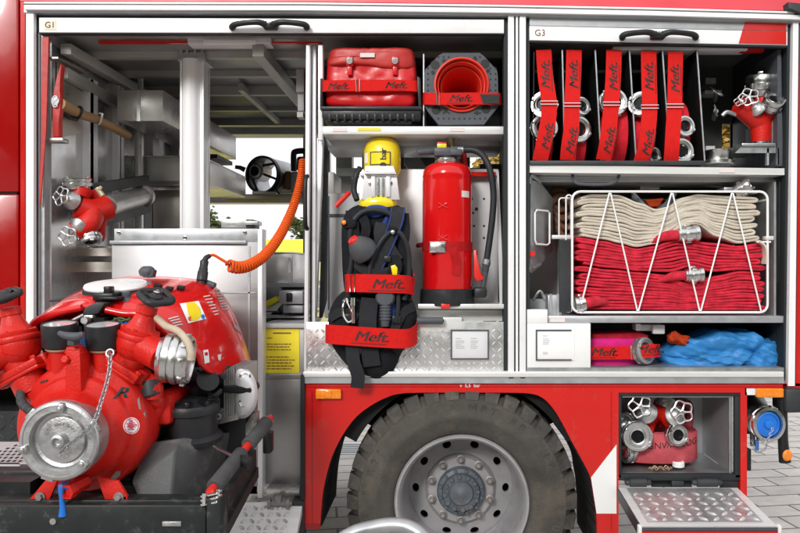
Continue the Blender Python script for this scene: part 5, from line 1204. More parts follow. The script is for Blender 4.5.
# --- rolled hoses standing in the bays, each behind a strap
names = ['in the first bay from the left', 'in the second bay from the left', 'in the middle bay', 'in the fourth bay from the left', 'in the fifth bay']
def hose_roll(label, x0, x1, ytop, ybot, cps, d=.07):
    t = thing('rolled_hose', label, 'fire hose', W((x0 + x1) / 2, 164, .25), 'rolled red hoses in the upper right locker')
    R_ = L(ybot - ytop, .1) / 2; w = L(x1 - x0, d); xc = WX((x0 + x1) / 2, d); zc = WZ((ytop + ybot) / 2, .1); n = 9
    prof = []
    for i in range(n):                                          # stacked turns seen from the flat sides
        rr = R_ - i * R_ * .08; prof += [(rr, w / 2 - .002 * (i % 2)), (rr - R_ * .03, w / 2 + .004), (rr - R_ * .07, w / 2 - .003)]
    full = [(R_ * .2, -w / 2)] + [(r_, -h_) for r_, h_ in prof[::-1]] + [(R_, -w * .3), (R_ + .003, 0), (R_, w * .3)] + prof + [(R_ * .2, w / 2)]
    b = MB(); b.lathe(full, Vector((xc, d + R_, zc)), (1, 0, 0), 48); b.build('hose_coil', 'red_roll', t)
    for cx_, cy_, rpx, ax_ in cps:
        b = MB(); coupling(b, W(cx_, cy_, .045), ax_, L(rpx, .045), .055, .62); o = b.build('hose_coupling', 'coupling', t)
        b = MB(); coupling_dark(b, W(cx_, cy_, .045), ax_, L(rpx, .045), .055, .62); b.build('coupling_seal', 'black', o)
    return t
lab = 'red fire hose rolled on edge between dark dividers, '
hose_roll(lab + names[0], 536, 553, 96, 164, ((543.6, 104, 13.6, (-.25, -1, .1)), (545, 127, 13.8, (.1, -1, .1))))
hose_roll(lab + names[1], 566, 586, 112, 164, ((583, 105.6, 9.6, (.5, -1, .2)), (579.5, 128.6, 13.6, (.3, -1, .1))))
hose_roll(lab + names[2], 604, 628, 98, 164, ((614, 101.4, 14.4, (.1, -1, .1)),))
hose_roll(lab + names[3], 637, 655, 108, 164, ((640, 103, 12.6, (-.5, -1, .2)), (655, 155, 8, (.5, -1, 0))))
hose_roll(lab + names[4], 672, 690, 97, 164, ((686, 125.6, 10.6, (.3, -1, .1)), (682.4, 150.4, 13, (.2, -1, .1))))
for i, pts in enumerate((((543.6, 50), (545.4, 76), (549, 103), (548, 122), (543.6, 144), (540, 161)), ((574, 50), (573.4, 76), (572, 105), (571.4, 128), (569, 146), (567.6, 160)), ((614, 50), (613.2, 78), (611.4, 104), (609, 128), (606.6, 146), (603.6, 160)), ((648.6, 51), (649, 78), (649.6, 107), (648, 130), (645.4, 148), (641, 162)), ((675.6, 52), (675, 80), (674.6, 106), (673, 130), (672, 148), (671, 162)))):
    dd = (.045, .03, .012, .005, .008, .03)
    P_ = [W(x, y, q) for (x, y), q in zip(pts, dd)]
    w = L(15.6) if i < 4 else L(15)
    tt = strap('red lettered strap hanging over the rolled hose ' + names[i], P_, w, (1, 0, 0), logos=((W(pts[1][0] + .8, pts[1][1] - 1.5, .0235), (0, .04, 1), (-1, 0, 0), .055),) + (((W((pts[3][0] + pts[4][0]) / 2 + 2, (pts[3][1] + pts[4][1]) / 2 + 3, .0005), (.18 if i < 4 else .06, 0, 1), (-1, 0, .18 if i < 4 else .06), .050),) if i != 4 else ()), buckle=((W(pts[2][0], pts[2][1], .006), L(8.8), .007),))
tg = MB(); tg.lathe([(L(15.5), 0), (L(16.5), .004), (L(16.5), .018), (L(13), .022), (L(12.6), .05), (L(13.4), .055), (L(13.4), .066), (L(8), .066), (L(8), .02), (0, .02)], W(717.6, 165, .12), up, 40); tag(tg.build('hose_coupling', 'coupling'), 'flat aluminium coupling lying on the shelf below the autumn leaves', 'coupling')
for (x, y, r_, nn, l_) in ((717, 92, 8, (.5, -.5, .8), 'tilted silver handwheel on the shelf behind the five hose bays'), (716, 111, 6.5, (.9, -.5, .2), 'small upright silver handwheel above the flat aluminium coupling')):
    b = MB(); handwheel(b, W(x, y, .30), nn, L(r_, .30)); b.cyl(W(x, y, .30), W(x - 2, y + 8, .36), .012); tag(b.build('handwheel', 'galv'), l_, 'handwheel')

# --- wire basket with folded hoses
t = thing('hose_basket', 'white wire basket holding folded white and red hoses in the right locker', 'basket', W(668, 316, .2))
BD = .03; rw = L(1.0)
def rrect(x0, y0, x1, y1, rad, d):
    pts = []
    for cx_, cy_, a0 in ((x1 - rad, y0 + rad, -90), (x1 - rad, y1 - rad, 0), (x0 + rad, y1 - rad, 90), (x0 + rad, y0 + rad, 180)):
        for i in range(5): a = math.radians(a0 + i * 22.5); pts.append(W(cx_ + rad * math.cos(a), cy_ + rad * math.sin(a), d))
    return pts
b = MB(); b.tube(rrect(572.2, 191.6, 767.6, 312.4, 8, BD), rw * 1.25, 8, closed=True); b.build('front_frame', 'wire', t)
b = MB()
zz = [(610, 193), (579.6, 311), None, (610, 193), (637.6, 311), (672, 193), None, (672, 193), (702, 311), (732.4, 193), None, (732.4, 193), (761, 311)]
for p, q in (((609.4, 193), (579.6, 311)), ((610.6, 193), (637.4, 311)), ((671.4, 193), (638.4, 311)), ((672.6, 193), (699.6, 311)), ((731.8, 193), (700.8, 311)), ((733, 193), (761, 311))):
    b.tube([W(*p, BD - .005), W(*q, BD - .005)], rw * .85, 8)
b.build('zigzag_wire', 'wire', t)
b = MB(); rb_ = rrect(572.2, 191.6, 767.6, 312.4, 8, BD); rb2 = [p + Vector((0, .40, 0)) for p in rb_]
b.tube(rb2, rw, 8, closed=True)
for i in (0, 4, 9, 12, 16, 19): b.tube([rb_[i], rb2[i]], rw, 8)
b.tube(rrect(566, 195, 572, 312, 3, .10), rw * .8, 8, closed=True)
b.tube(rrect(559, 198, 571, 240, 3, .14), rw * .8, 8, closed=True); b.pb(757, 241, 771, 242.6, .028, .034); b.build('basket_side', 'wire', t)
b = MB(); b.pb(766, 236, 774, 240, .02, .06, .003); b.pb(552, 235, 572, 239, .10, .12, .003); b.build('basket_catch', 'plate_grey', t)
b = MB(); b.pb(559, 240, 571, 312, .09, .10); b.build('basket_end_plate', 'dark_metal', t)
random.seed(11)
def interp(pts, x):
    if x <= pts[0][0]: return pts[0][1]
    for (x0, y0), (x1, y1) in zip(pts[:-1], pts[1:]):
        if x <= x1:
            f = (x - x0) / (x1 - x0); f = f * f * (3 - 2 * f); return y0 + (y1 - y0) * f
    return pts[-1][1]
def folded(topc, botc, n, xl_, xr_, d, jit):
    pts = []; tp_ = None
    for k_ in range(n):
        u = (k_ + .5) / n
        a = xl_ + random.uniform(-1, 1) * jit; c = xr_ + random.uniform(-1, 1) * jit
        if ((k_ + 1) // 2) % 2: a += jit * .8
        if (k_ // 2) % 2: c -= jit * .8
        xs_ = [a + (c - a) * i / 70 for i in range(71)]
        if k_ % 2: xs_.reverse()
        row = []
        for x in xs_:
            y = interp(botc, x) * (1 - u) + interp(topc, x) * u
            y += .28 * math.sin(x * .09 + k_ * 1.9) * (1 if 0 < k_ < n - 1 else 0)
            for left_ in (True, False):                         # outer folds open into loops, the ones between stay tucked in
                dist = (x - xl_) if left_ else (xr_ - x); fold = (k_ + 1) // 2 if left_ else k_ // 2
                up_ = (k_ % 2 == 0) if left_ else (k_ % 2 == 1)
                if dist < 26 and fold % 2 == 0 and 0 < k_ < n - 1: y += (1 if up_ else -1) * .30 * (1 - dist / 26) ** 1.4
            row.append(Vector((WX(x, d), 0, WZ(y, d))))
        if pts:                                                 # the fold: a rounded loop out past the stack
            p0, p1 = pts[-1], row[0]; sgn = 1 if k_ % 2 == 1 else -1
            h = (p1 - p0); out_ = Vector((sgn, 0, 0)); bl = L(random.uniform(3.0, 6.0))
            e = random.uniform(.1, .75) * L(2.4)
            for f in (0.15, .5, .85): pts.append(p0 + h * f + out_ * bl * math.sin(f * PI) + Vector((0, 0, (f - .5) * 2 * e)))
        pts += row
    for it in range(2): pts = [pts[0]] + [pts[i - 1] * .25 + pts[i] * .5 + pts[i + 1] * .25 for i in range(1, len(pts) - 1)] + [pts[-1]]
    return pts
wt = [(577, 198), (590, 194.5), (617, 194.6), (640, 203), (655, 209.5), (668, 207), (682, 198), (697, 195), (730, 196), (758, 197)]
wb_ = [(577, 236), (603, 239.6), (620, 243.6), (636, 247.4), (655, 244), (668, 238), (684, 225), (697, 224), (716, 237), (738, 244), (758, 241)]
rt = [(577, 237), (603, 241), (620, 245), (636, 249), (655, 246), (668, 241), (676, 238.6), (690, 241), (716, 243), (738, 246), (760, 243)]
rm = [(577, 264), (610, 268), (640, 271), (670, 272.4), (690, 267), (712, 272), (740, 270), (764, 271)]
rm2 = [(577, 265.4), (610, 269.4), (640, 272.4), (668, 275), (684, 283), (698, 283), (716, 276), (740, 271), (764, 272.4)]
rbm = [(577, 309.6), (764, 310.4)]
TH = L(2.55, .07)
tw = thing('folded_hose', 'off-white canvas fire hose folded on top of the red ones in the basket', 'fire hose', W(668, 245, .2))
b = MB(); b.ribbon(folded(wt, wb_, 14, 581, 755, .07, 3.5), .06, .38, L(2.95, .07)); b.build('hose_folds', 'canvas', tw)
b = MB(); b.band([W(757, 241, .05), W(763, 246, .05), W(765, 255, .05), W(764, 264, .05)], (0, 1, 0), .05, .008, smooth=4); b.build('hose_end', 'canvas', tw)
tr1 = thing('folded_hose', 'red fire hose folded between the white hose and the bottom hose in the basket', 'fire hose', W(668, 272, .2))
b = MB(); b.ribbon(folded(rt, rm, 9, 580, 761, .07, 3.5), .06, .38, L(2.9, .07)); b.build('hose_folds', 'red_hose', tr1)
tr2 = thing('folded_hose', 'red fire hose folded at the bottom of the wire basket', 'fire hose', W(668, 311, .2))
b = MB(); b.ribbon(folded(rm2, rbm, 13, 580, 761, .07, 3.5), .06, .38, L(2.9, .07)); b.build('hose_folds', 'red_hose', tr2)
for own, (x0, y0, x1, y1, r_), hm in ((tr1, (677, 235, 699, 233, 8.4), 'red_hose'), (tr2, (684, 275.6, 703, 274.4, 8), 'red_hose'), (tr2, (586, 303, 575, 305, 9), 'red_hose')):
    a, c = W(x0, y0, .05), W(x1, y1, .05); a2 = (c - a).normalized()
    b = MB(); b.tube([a - a2 * .11 + Vector((0, .02, -.02)), a - a2 * .05, a + a2 * .01], [.010, L(r_) * .6, L(r_) * .62], 14, smooth=3); b.build('hose_sleeve', hm, own)
    R_ = L(r_); l_ = (c - a).length
    b = MB(); b.lathe([(R_ * .66, 0), (R_ * .80, .004), (R_ * .80, l_ * .14), (R_ * .9, l_ * .16), (R_ * .9, l_ * .3), (R_, l_ * .34), (R_, l_ * .62), (R_ * .92, l_ * .66), (R_ * .92, l_ * .76), (R_, l_ * .78), (R_, l_ * .96), (R_ * .8, l_), (R_ * .7, l_ * .9), (0, l_ * .9)], a, a2, 30)
    for i in range(8):
        u1, u2 = perp(a2); dv = u1 * math.cos(i * PI / 4) + u2 * math.sin(i * PI / 4); b.obox(a + a2 * l_ * .48 + dv * R_, dv, a2.cross(dv), a2, .004, .008, l_ * .12, .002)
    b.build('hose_coupling', 'coupling', own)
# things behind and above the basket
b = MB()
for i in range(4): b.torus(W(560 + i * 2, 200 + i * 9, .3), (.4, -1, .3), .05, .016, 24, 8)
b.tube([W(548, 205, .25), W(560, 196, .25), W(572, 204, .25), W(580, 196, .25)], .018, 8, smooth=4); tag(b.build('brown_hose', 'brown'), 'rust-brown thin hose bundle stuffed behind the left end of the basket', 'hose')
b = MB(); b.tube([W(634, 196, .12), W(646, 208, .08), W(656, 212, .08), W(668, 203, .09), W(674, 193, .12)], .014, 8, smooth=4); b.band([W(632, 194, .14), W(644, 206, .1), W(655, 211, .1)], (0, 1, 0), .06, .01, smooth=4); tag(b.build('carrying_strap', 'slate'), 'dark carrying strap lying in the dip of the white hose', 'strap')
b = MB(); b.pp([(645, 200), (664, 198), (660, 206), (650, 207)], .10, .16, .006); tag(b.build('rag', 'orange_cloth'), 'rust-coloured rag in the dip above the white hose', 'cloth')
tcp = thing('hose_coupling', 'silver hose coupling lying on the basket at its right end', 'coupling', W(744, 188, .1))
b = MB(); coupling(b, W(750, 184.4, .08), (.8, -.5, .5), L(8.2, .08), .07, .55); b.build('coupling_ring', 'coupling', tcp)
b = MB(); b.cyl(W(735, 190, .12), W(746, 186, .10), .022); b.build('coupling_tail', 'cast_alu', tcp)
b = MB(); b.pb(724, 187, 736, 191, .1, .2, .004); b.tube([W(650, 185, .3), W(700, 184, .3), W(722, 187, .3)], .012, 8); b.pb(640, 184, 660, 190, .3, .4, .006); tag(b.build('branch_pipe', 'galv'), 'thin grey pipe lying behind the top edge of the basket', 'pipe')

# --- bottom compartment: pink hose with ring, blue sack
tpk = thing('rolled_hose', 'pink fire hose rolled flat under a red strap at the bottom of the right locker', 'fire hose', W(625, 366, .2))
mb = flat_roll(WX(566, .1), WX(653, .1), WZ(365.5, .1), WZ(339, .1), .24, .15, 6); mb.build('hose_coil', 'pink_hose', tpk)
b = MB(); b.pp([(592, 334), (640, 332), (650, 336), (646, 339), (592, 340)], .14, .30, .01); b.build('hose_end', 'red_hose', tpk)
b = MB(); coupling(b, W(647, 350.5, .060), (.75, -1, .2), L(13.6, .06), .05, .70); b.build('hose_coupling', 'cast_alu', tpk)
strap('red lettered strap over the flat pink hose at the bottom of the right locker', [W(585, 353, .07), W(600, 353, .062), W(630, 352.6, .058), W(640, 352, .045), W(652, 350.6, .035), W(659.4, 350.6, .06)], L(13.2), logos=((W(604.6, 352.4, .0575), (1, 0, 0), (0, 0, 1), .050), (W(650.4, 349.6, .030), (1, 0, .03), (0, 0, 1), .050)), buckle=((W(632.6, 352.4, .052), .008, L(7)),))
b = MB(); b.pb(636, 324.6, 664, 331, .12, .2, .006); b.pb(653, 325, 665, 334, .09, .12, .004); b.pb(636, 324, 641, 330, .1, .12); tag(b.build('grey_fitting', 'plate_grey'), 'pale grey clip fitting under the shelf above the pink hose', 'fitting')
# crumpled sack
bm = bmesh.new(); bmesh.ops.create_icosphere(bm, subdivisions=6, radius=1.0)
ctr = W(721, 352, .2)
def ridge(p): return 1 - abs(noise.noise(p)) * 2
c1_, c2_ = crumpler(3, 4, 1.7, 4.2, (1, .5, .8)), crumpler(8, 5, 5, 13, (1, .5, 1))
for v in bm.verts:
    p = v.co.copy(); m_ = 3.0; s = (abs(p.x) ** m_ + abs(p.y) ** m_ + abs(p.z) ** m_) ** (1 / m_); p = p / s
    x = p.x
    hz = .100 * min(1, .80 + .22 * (x + 1)); zc_ = .012 * math.sin(x * 3 + 1)
    gat = math.exp(-((x - .42 - .25 * p.z) / .10) ** 2)
    u = Vector((x * 1.5 + p.z * .5, p.y * .6, p.z * .55))
    q = Vector((p.x * .292, p.y * .15, p.z * hz + zc_))
    v.co = ctr + q + Vector((p.x * .3, p.y, p.z)) * (c1_(u) * .040 + c2_(u) * .017 - gat * .026 + .002)
    v.co.z = max(v.co.z, WZ(371.4, .2) + .008 + .004 * c2_(u))
for v in bm.verts: v.co.y = max(v.co.y, .012 + .004 * noise.noise(v.co * 20))
mb = MB(); mb.bm.free(); mb.bm = bm
tb_ = mb.build('plastic_sack', 'blue_film', None, ang=24); tag(tb_, 'crumpled bright blue plastic sack in the bottom right compartment', 'sack')
bm = bmesh.new(); bmesh.ops.create_icosphere(bm, subdivisions=5, radius=1.0); ctr = W(678, 339, .10); c3_ = crumpler(15, 6, 1.5, 7)
for v in bm.verts:
    p = v.co.copy(); v.co = ctr + Vector((p.x * .046, p.y * .05, p.z * .026 - p.x * .006)) + p * c3_(p) * .020
mb = MB(); mb.bm.free(); mb.bm = bm; tag(mb.build('cloth', 'orange_cloth', None, ang=180), 'orange cloth peeking out on top of the blue plastic sack', 'cloth')
# ================================================================ PORTABLE PUMP on its slide-out frame
P = thing('portable_pump', 'red portable fire pump with silver suction cap and two gauges pulled out on a slide', 'fire pump', W(120, 520, -.7))
# --- frame
b = MB(); b.pb(-60, 505, 206, 545, -1.0, -.94, .006); b.pb(-60, 500, 205, 506, -.97, -.90, .004); fr = b.build('slide_frame', 'frame_dark', P)
b = MB(); b.pb(206, 498, 221, 560, -1.02, -.94, .006); b.build('corner_post', 'frame_dark', fr)
b = MB(); b.pb(162, 521.6, 181, 526.4, -1.006, -.99, .002); b.lathe([(.010, 0), (.010, .006), (0, .008)], W(53.6, 521, -1.0), (0, -1, 0), 16); b.build('frame_fitting', 'cast_alu', fr)
b = MB(); b.pb(-60, 470, 130, 506, -.80, -.74, .01); b.pb(-60, 482, 30, 500, -.9, -.8); b.pb(40, 486, 140, 503, -.86, -.5); b.build('frame_tray', 'frame_dark', fr)
b = MB(); b.beam(W(214, 520, -.96), W(252, 462, -.45), .035, .10); b.beam(W(222, 535, -.96), W(256, 472, -.45), .02, .04); b.build('side_rail', 'frame_dark', fr)
def Ln(a, c, f): return a.lerp(c, f)
h0, h1 = W(210, 492, -1.0), W(270, 418, -.42)
b = MB(); b.tube([h0, h1], .014, 10); hr = b.build('carry_bar', 'red_plastic', P)
for f0, f1 in ((.05, .47), (.58, .93)):
    b = MB(); b.lathe([(.021, 0), (.026, .006), (.026, (h1 - h0).length * (f1 - f0) - .006), (.021, (h1 - h0).length * (f1 - f0))], Ln(h0, h1, f0), h1 - h0, 24); b.build('foam_grip', 'foam_grey', hr)
b = MB(); q = W(266, 421, -.42); b.obox(q, (1, 0, .3), (0, 1, 0), (-.3, 0, 1), .020, .03, .016, .003)
for i in range(3): b.obox(q + Vector((.008 * i - .0, -.035, .006)), (1, 0, .3), (0, 1, 0), (-.3, 0, 1), .002, .012, .018)
b.build('grip_clamp', 'brass', hr)
b = MB(); b.pb(262.6, 433, 270.6, 454, -.42, -.36, .006); b.build('end_grip', 'black', hr)
b = MB()
for i in range(3): b.obox(W(211.6, 493.6 + i * 4.2, -1.0), (1, -.3, .28), (.3, 1, 0), (-.28, 0, 1), .030, .018, .0045, .003); 
b.cyl(W(204, 493, -1.02), W(204, 505, -1.02), .006); b.cyl(W(218, 489, -1.0), W(218, 501, -1.0), .006); b.build('bar_clip', 'chrome', hr)
b = MB(); b.tube([W(214, 446.6, -.72), W(238, 459, -.78)], .0065, 10); lv = b.build('priming_lever', 'chrome', P)
b = MB(); a, c = W(236, 457.6, -.775), W(251, 464, -.80); b.lathe([(.010, 0), (.018, .02), (.021, (c - a).length - .004), (.016, (c - a).length)], a, c - a, 16); b.build('lever_grip', 'black', lv)
# --- dark moulded tank under the engine
b = MB()
bt = [(141, 507), (131, 480), (146, 447), (178, 448), (172, 509)]
F1 = [W(132, 481, -.86), W(149, 443, -.80), W(178, 438.6, -.80), W(175, 449, -.86), W(171, 509, -.90), W(142, 506, -.90)]
bk = lambda p: Vector((p.x * .94 - .02, -.35, p.z))
def poly(vs): return b.F([b.V(v) for v in vs])
A1, A2, A3, A4, A5, A6 = F1
R1, R2, R3 = W(218, 435.6, -.62), W(215, 448, -.64), W(203, 494, -.72)
B1, B2, B3 = W(165, 438, -.35), W(236, 430, -.35), W(228, 478, -.35)
vs = [b.V(v) for v in (A1, A2, A3, A4, A5, A6, R1, R2, R3, B1, B2, B3)]
for f in ((0, 1, 2, 3), (0, 3, 4, 5), (2, 6, 7, 3), (3, 7, 8, 4), (1, 9, 10, 6, 2), (6, 10, 11, 8, 7)): b.F([vs[i] for i in f])
bmesh.ops.bevel(b.bm, geom=b.bm.edges[:], offset=.009, segments=3, affect='EDGES', profile=.5)
b.build('tank', 'tank', P, ang=50)
b = MB(); b.pb(132, 446, 142, 449, -.85, -.8); b.pb(196, 410, 246, 470, -.45, -.30, .02); b.build('tank_bracket', 'dark_metal', P)
# round dark air filter
c0 = W(192, 432, -.66); 
b = MB(); b.lathe([(.105, -.03), (.108, -.012), (.098, -.005), (.090, 0), (.088, .075), (.098, .080), (.100, .10), (.092, .112), (.060, .118), (.04, .126), (0, .126)], c0, (0, -.10, 1), 48); af = b.build('air_filter', 'black_plastic', P)
b = MB()
for i in range(9):
    a = i * 2 * PI / 9; dv = Vector((math.cos(a), math.sin(a), 0)); b.obox(c0 + dv * .080 + Vector((0, -.01, .115)), dv, dv.cross(up), up, .022, .008, .009, .004)
b.build('filter_rib', 'black', af)
b = MB(); b.tube([W(196, 394, -.60), W(205, 384, -.66), W(208, 380, -.69)], [.030, .034, .040], 16, smooth=3); b.build('intake_pipe', 'black', P)
# --- volute casing
vc = W(85, 425, -.85); ay = Vector((0, -1, 0)); R = L(66, -.85)
b = MB(); b.lathe([(R * .80, -.16), (R * .96, -.12), (R, -.07), (R, -.02), (R * .99, .008), (R * .965, .026), (R * .93, .034), (R * .80, .044), (R * .785, .048), (R * .77, .062), (R * .74, .068), (R * .62, .082), (R * .58, .105), (R * .56, .13), (R * .54, .16), (.0, .16)], vc, ay, 80); vol = b.build('pump_casing', 'red_cast', P, ang=50)
b = MB(); b.pp([(65, 350), (80, 350), (81.6, 400), (64, 401)], -.95, -.82, .008); b.pp([(66, 347), (79, 347), (82, 354), (63, 354)], -.945, -.85, .006); b.pp([(77, 346), (84, 330), (86, 336), (84, 352)], -.90, -.86, .006); b.build('priming_housing', 'red_cast', P)
b = MB(); bolt_head(b, W(66.6, 359.6, -.95), (-.2, -1, .3), .014, .012); b.build('housing_bolt', 'red_cast', P)
# suction inlet with its silver cap
sc_ = W(59, 441, -1.06); RC = L(40, -1.06)
b = MB(); b.lathe([(RC * .86, -.10), (RC * .94, -.09), (RC * .95, -.035), (RC, -.030), (RC, -.002), (RC * .97, .004), (RC * .90, .008), (RC * .88, .004), (RC * .74, .004), (RC * .71, -.004), (RC * .69, -.020), (RC * .60, -.024), (RC * .58, -.016), (RC * .50, -.014), (RC * .2, -.012), (RC * .17, .014), (RC * .11, .018), (RC * .09, .006), (0, .004)], sc_, ay, 72); sc0 = b.build('suction_cap', 'cast_alu', P, ang=30)
b = MB()
for a in (1.45, 3.35, 5.6):
    dv = Vector((math.cos(a), 0, math.sin(a))); b.obox(sc_ + dv * RC * .86 + ay * .012, dv, dv.cross(ay), ay, .014, .010, .010, .004); b.lathe([(.008, 0), (.006, .010), (0, .012)], sc_ + dv * RC * .84 + ay * .018, ay, 12)
for a in (.4, 2.4, 4.4): dv = Vector((math.cos(a), 0, math.sin(a))); b.obox(sc_ + dv * RC * .985 + ay * -.012, dv, dv.cross(ay), ay, .007, .02, .012, .003)
b.build('cap_lug', 'cast_alu', sc0)
tl = bmesh.new()
for i, ch in enumerate('GUSS 4064 8001'):
    if ch == ' ': continue
    a = PI * .88 - i * .165; er = Vector((math.cos(a), 0, math.sin(a))); et = Vector((math.sin(a), 0, -math.cos(a))); me = text_mesh(ch, 0, .02); k0 = len(tl.verts); tl.from_mesh(me); tl.verts.ensure_lookup_table()
    for v in list(tl.verts)[k0:]: p = v.co.copy(); v.co = sc_ + er * RC * .40 + ay * -.0115 + et * p.x * .014 + er * p.y * .014
pass
me = bpy.data.meshes.new('cap_lettering'); tl.to_mesh(me); tl.free(); me.materials.append(MATS['bolt']); so = bpy.data.objects.new('cap_lettering', me); COL.objects.link(so); so.parent = sc0
# two discharge valves: neck, flange, bulb, spindle, wheel and coupling
def valve(fl_a, fl_b, bulb, spi, whl, cpl_c, cpl_ax, rb, d0):
    b = MB(); fa, fb_ = W(*fl_a), W(*fl_b); fm = (fa + fb_) / 2; ux = (fb_ - fa).normalized(); uz = Vector((0, 1, 0)); uy = ux.cross(uz).normalized(); uy = uy if uy.z > 0 else -uy
    hl = (fb_ - fa).length / 2
    b.tube([fm - uy * .08, fm - uy * .02, fm + uy * .05, bulb - uy * .0], [hl * .72, hl * .7, hl * .72, rb], 22, smooth=4)
    b.obox(fm, ux, uz, uy, hl, hl * .8, .012, .006); b.obox(fm - uy * .017, ux, uz, uy, hl * .98, hl * .78, .006, .004)
    for s in (-1, 1): b.obox(fm + ux * s * hl * .92 - uy * .004, ux, uz, uy, .018, .022, .024, .008)
    n_ = 12; prof = [(rb * .98 * math.sin(PI * i / n_), -rb * math.cos(PI * i / n_) * (1 if i < n_ / 2 else .8)) for i in range(1, n_)]
    b.lathe([(0, -rb)] + prof + [(0, rb * .8)], bulb, spi - bulb, 28)
    a_ = (spi - bulb).normalized(); l_ = (spi - bulb).length
    b.lathe([(rb * .96, rb * .15), (rb * .86, rb * .55), (rb * .62, rb * .80), (rb * .52, rb * 1.05), (.031, rb * 1.35), (.028, l_ * .78), (.034, l_ * .80), (.034, l_), (.018, l_ + .004)], bulb, a_, 28)
    for q_ in range(6): an_ = q_ * PI / 3; x0_, y0_ = perp(a_); bolt_head(b, bulb + a_ * rb * .52 + (x0_ * math.cos(an_) + y0_ * math.sin(an_)) * rb * .78, a_, .009, .012)
    b.lathe([(rb * .90, 0), (rb * .92, .003), (rb * .92, .013), (rb * .8, .016)], bulb + a_ * rb * .42, a_, 28)
    b.lathe([(rb * .98, 0), (rb * 1.02, .004), (rb * 1.02, .016), (rb * .98, .02)], bulb + a_ * rb * .15, a_, 28)
    b.cyl(bulb, cpl_c, rb * .80, rb * .70, 24)
    vb = b.build('discharge_valve', 'red_cast', P, ang=45)
    b = MB()
    for s in (-1, 1):
        for e in (-1,): bolt_head(b, fm + ux * s * hl * .86 + uz * e * hl * .6 + uy * .012, uy, .010, .010)
    b.build('flange_bolt', 'red_cast', vb)
    b = MB(); wn = (a_ + Vector((0, -.35, 0))).normalized(); x_, y_ = perp(wn); Rw = .049
    pts = [whl + (x_ * math.cos(t) + y_ * math.sin(t)) * Rw * (1 + .10 * math.cos(4 * t)) for t in [i * 2 * PI / 48 for i in range(48)]]
    b.tube(pts, .0115, 10, closed=True)
    for i in range(4): dv = x_ * math.cos(i * PI / 2) + y_ * math.sin(i * PI / 2); b.beam(whl - wn * .004, whl + dv * Rw, .020, .012, wn)
    b.lathe([(.022, -.02), (.024, .006), (.014, .014), (0, .015)], whl, wn, 16); b.build('valve_wheel', 'black_plastic', vb)
    return vb, wn
vr, wn_ = valve((107, 353, -.83), (144, 377, -.83), W(137, 342, -.84), W(148, 306, -.84), W(156, 297, -.86), W(162, 357, -.88), None, L(21, -.84), 0)
MB().lathe([(.006, 0), (.010, .01), (.012, .022), (0, .024)], W(156, 297, -.86), wn_, 12).build('wheel_nut', 'chrome', vr)
vl, wn_ = valve((2, 381, -.83), (46, 358, -.83), W(18, 345, -.84), W(10, 308, -.84), W(4, 296, -.86), W(-14, 360, -.88), None, L(22, -.84), 0)
b = MB(); a, c = W(163, 357.4, -.91), W(191, 360.4, -.90); a2 = (c - a).normalized(); l_ = (c - a).length; r_ = L(25, -.91)
b.lathe([(r_ * .80, -.01), (r_ * .86, 0), (r_ * .98, .008), (r_ * .98, l_ * .30), (r_ * .9, l_ * .32), (r_ * .9, l_ * .38), (r_, l_ * .40), (r_ * 1.02, l_ * .50), (r_, l_ * .60), (r_ * .90, l_ * .62), (r_ * .90, l_ * .66), (r_ * .99, l_ * .68), (r_ * .97, l_ * .92), (r_ * .92, l_), (r_ * .82, l_), (r_ * .78, l_ * .92), (0, l_ * .90)], a, a2, 56); cpr = b.build('discharge_coupling', 'coupling', P, ang=30)
b = MB(); x_, y_ = perp(a2)
for i in range(8): dv = x_ * math.cos(i * PI / 4) + y_ * math.sin(i * PI / 4); b.obox(a + a2 * l_ * .8 + dv * r_ * .98, dv, a2.cross(dv), a2, .006, .014, l_ * .09, .003)
b.build('coupling_lug', 'coupling', cpr)
b = MB(); b.tube([W(157, 318, -.86), W(166, 326, -.90), W(178, 331, -.93), W(187, 341, -.96), W(191, 352, -.97), W(191, 360, -.97)], .0115, 12, smooth=6); b.build('cap_lanyard', 'tan_hose', cpr)
a, c = W(-14, 358, -.90), W(-50, 364, -.94); b = MB(); b.lathe([(r_ * .8, 0), (r_, .01), (r_, .1), (0, .1)], a, c - a, 40); b.build('discharge_coupling', 'coupling', P)
# gauges
for gx, gy in ((61, 346), (104, 347)):
    g0 = W(gx, gy - 1, -.86); ga = Vector((0, -.15, 1)).normalized(); rg_ = L(17.2, -.86); hg = L(22.5, -.86)
    b = MB(); b.lathe([(rg_ * .82, -.008), (rg_ * .98, 0), (rg_, .006), (rg_, hg - .006), (rg_ * .97, hg), (rg_ * .90, hg), (rg_ * .88, hg - .006), (0, hg - .006)], g0, ga, 40); gg = b.build('pressure_gauge', 'black_plastic', P, ang=30)
    b = MB(); b.lathe([(rg_ * .90, hg - .003), (0, hg - .0025)], g0, ga, 40, cap0=False); b.build('gauge_glass', 'glass_dial', gg)
    b = MB(); b.lathe([(rg_ * .80, -.014), (rg_ * .86, -.010), (rg_ * .86, -.004)], g0, ga, 32); b.build('gauge_ring', 'brass', gg)
    b = MB(); b.lathe([(.038, -.10), (.038, -.02), (.045, -.012)], g0, (0, -.1, 1), 24); b.tube([g0 - Vector((0, 0, .02)), W(gx - 8, gy + 12, -.84), W(gx - 14, gy + 22, -.86)] if gx > 80 else [g0 - Vector((0, 0, .02)), W(gx - 4, gy + 12, -.84), W(gx - 8, gy + 24, -.84)], [.03, .028, .024], 14, smooth=3); b.build('gauge_stem', 'red_cast', P)
b = MB(); b.tube([W(59, 333, -.97), W(66, 335.6, -.975), W(76, 336.6, -.975), W(83.6, 334.6, -.97)], [.008, .012, .014, .011], 10, smooth=4); b.pb(66.6, 336, 74, 346, -.975, -.93, .005); b.build('tap_lever', 'slate', P)
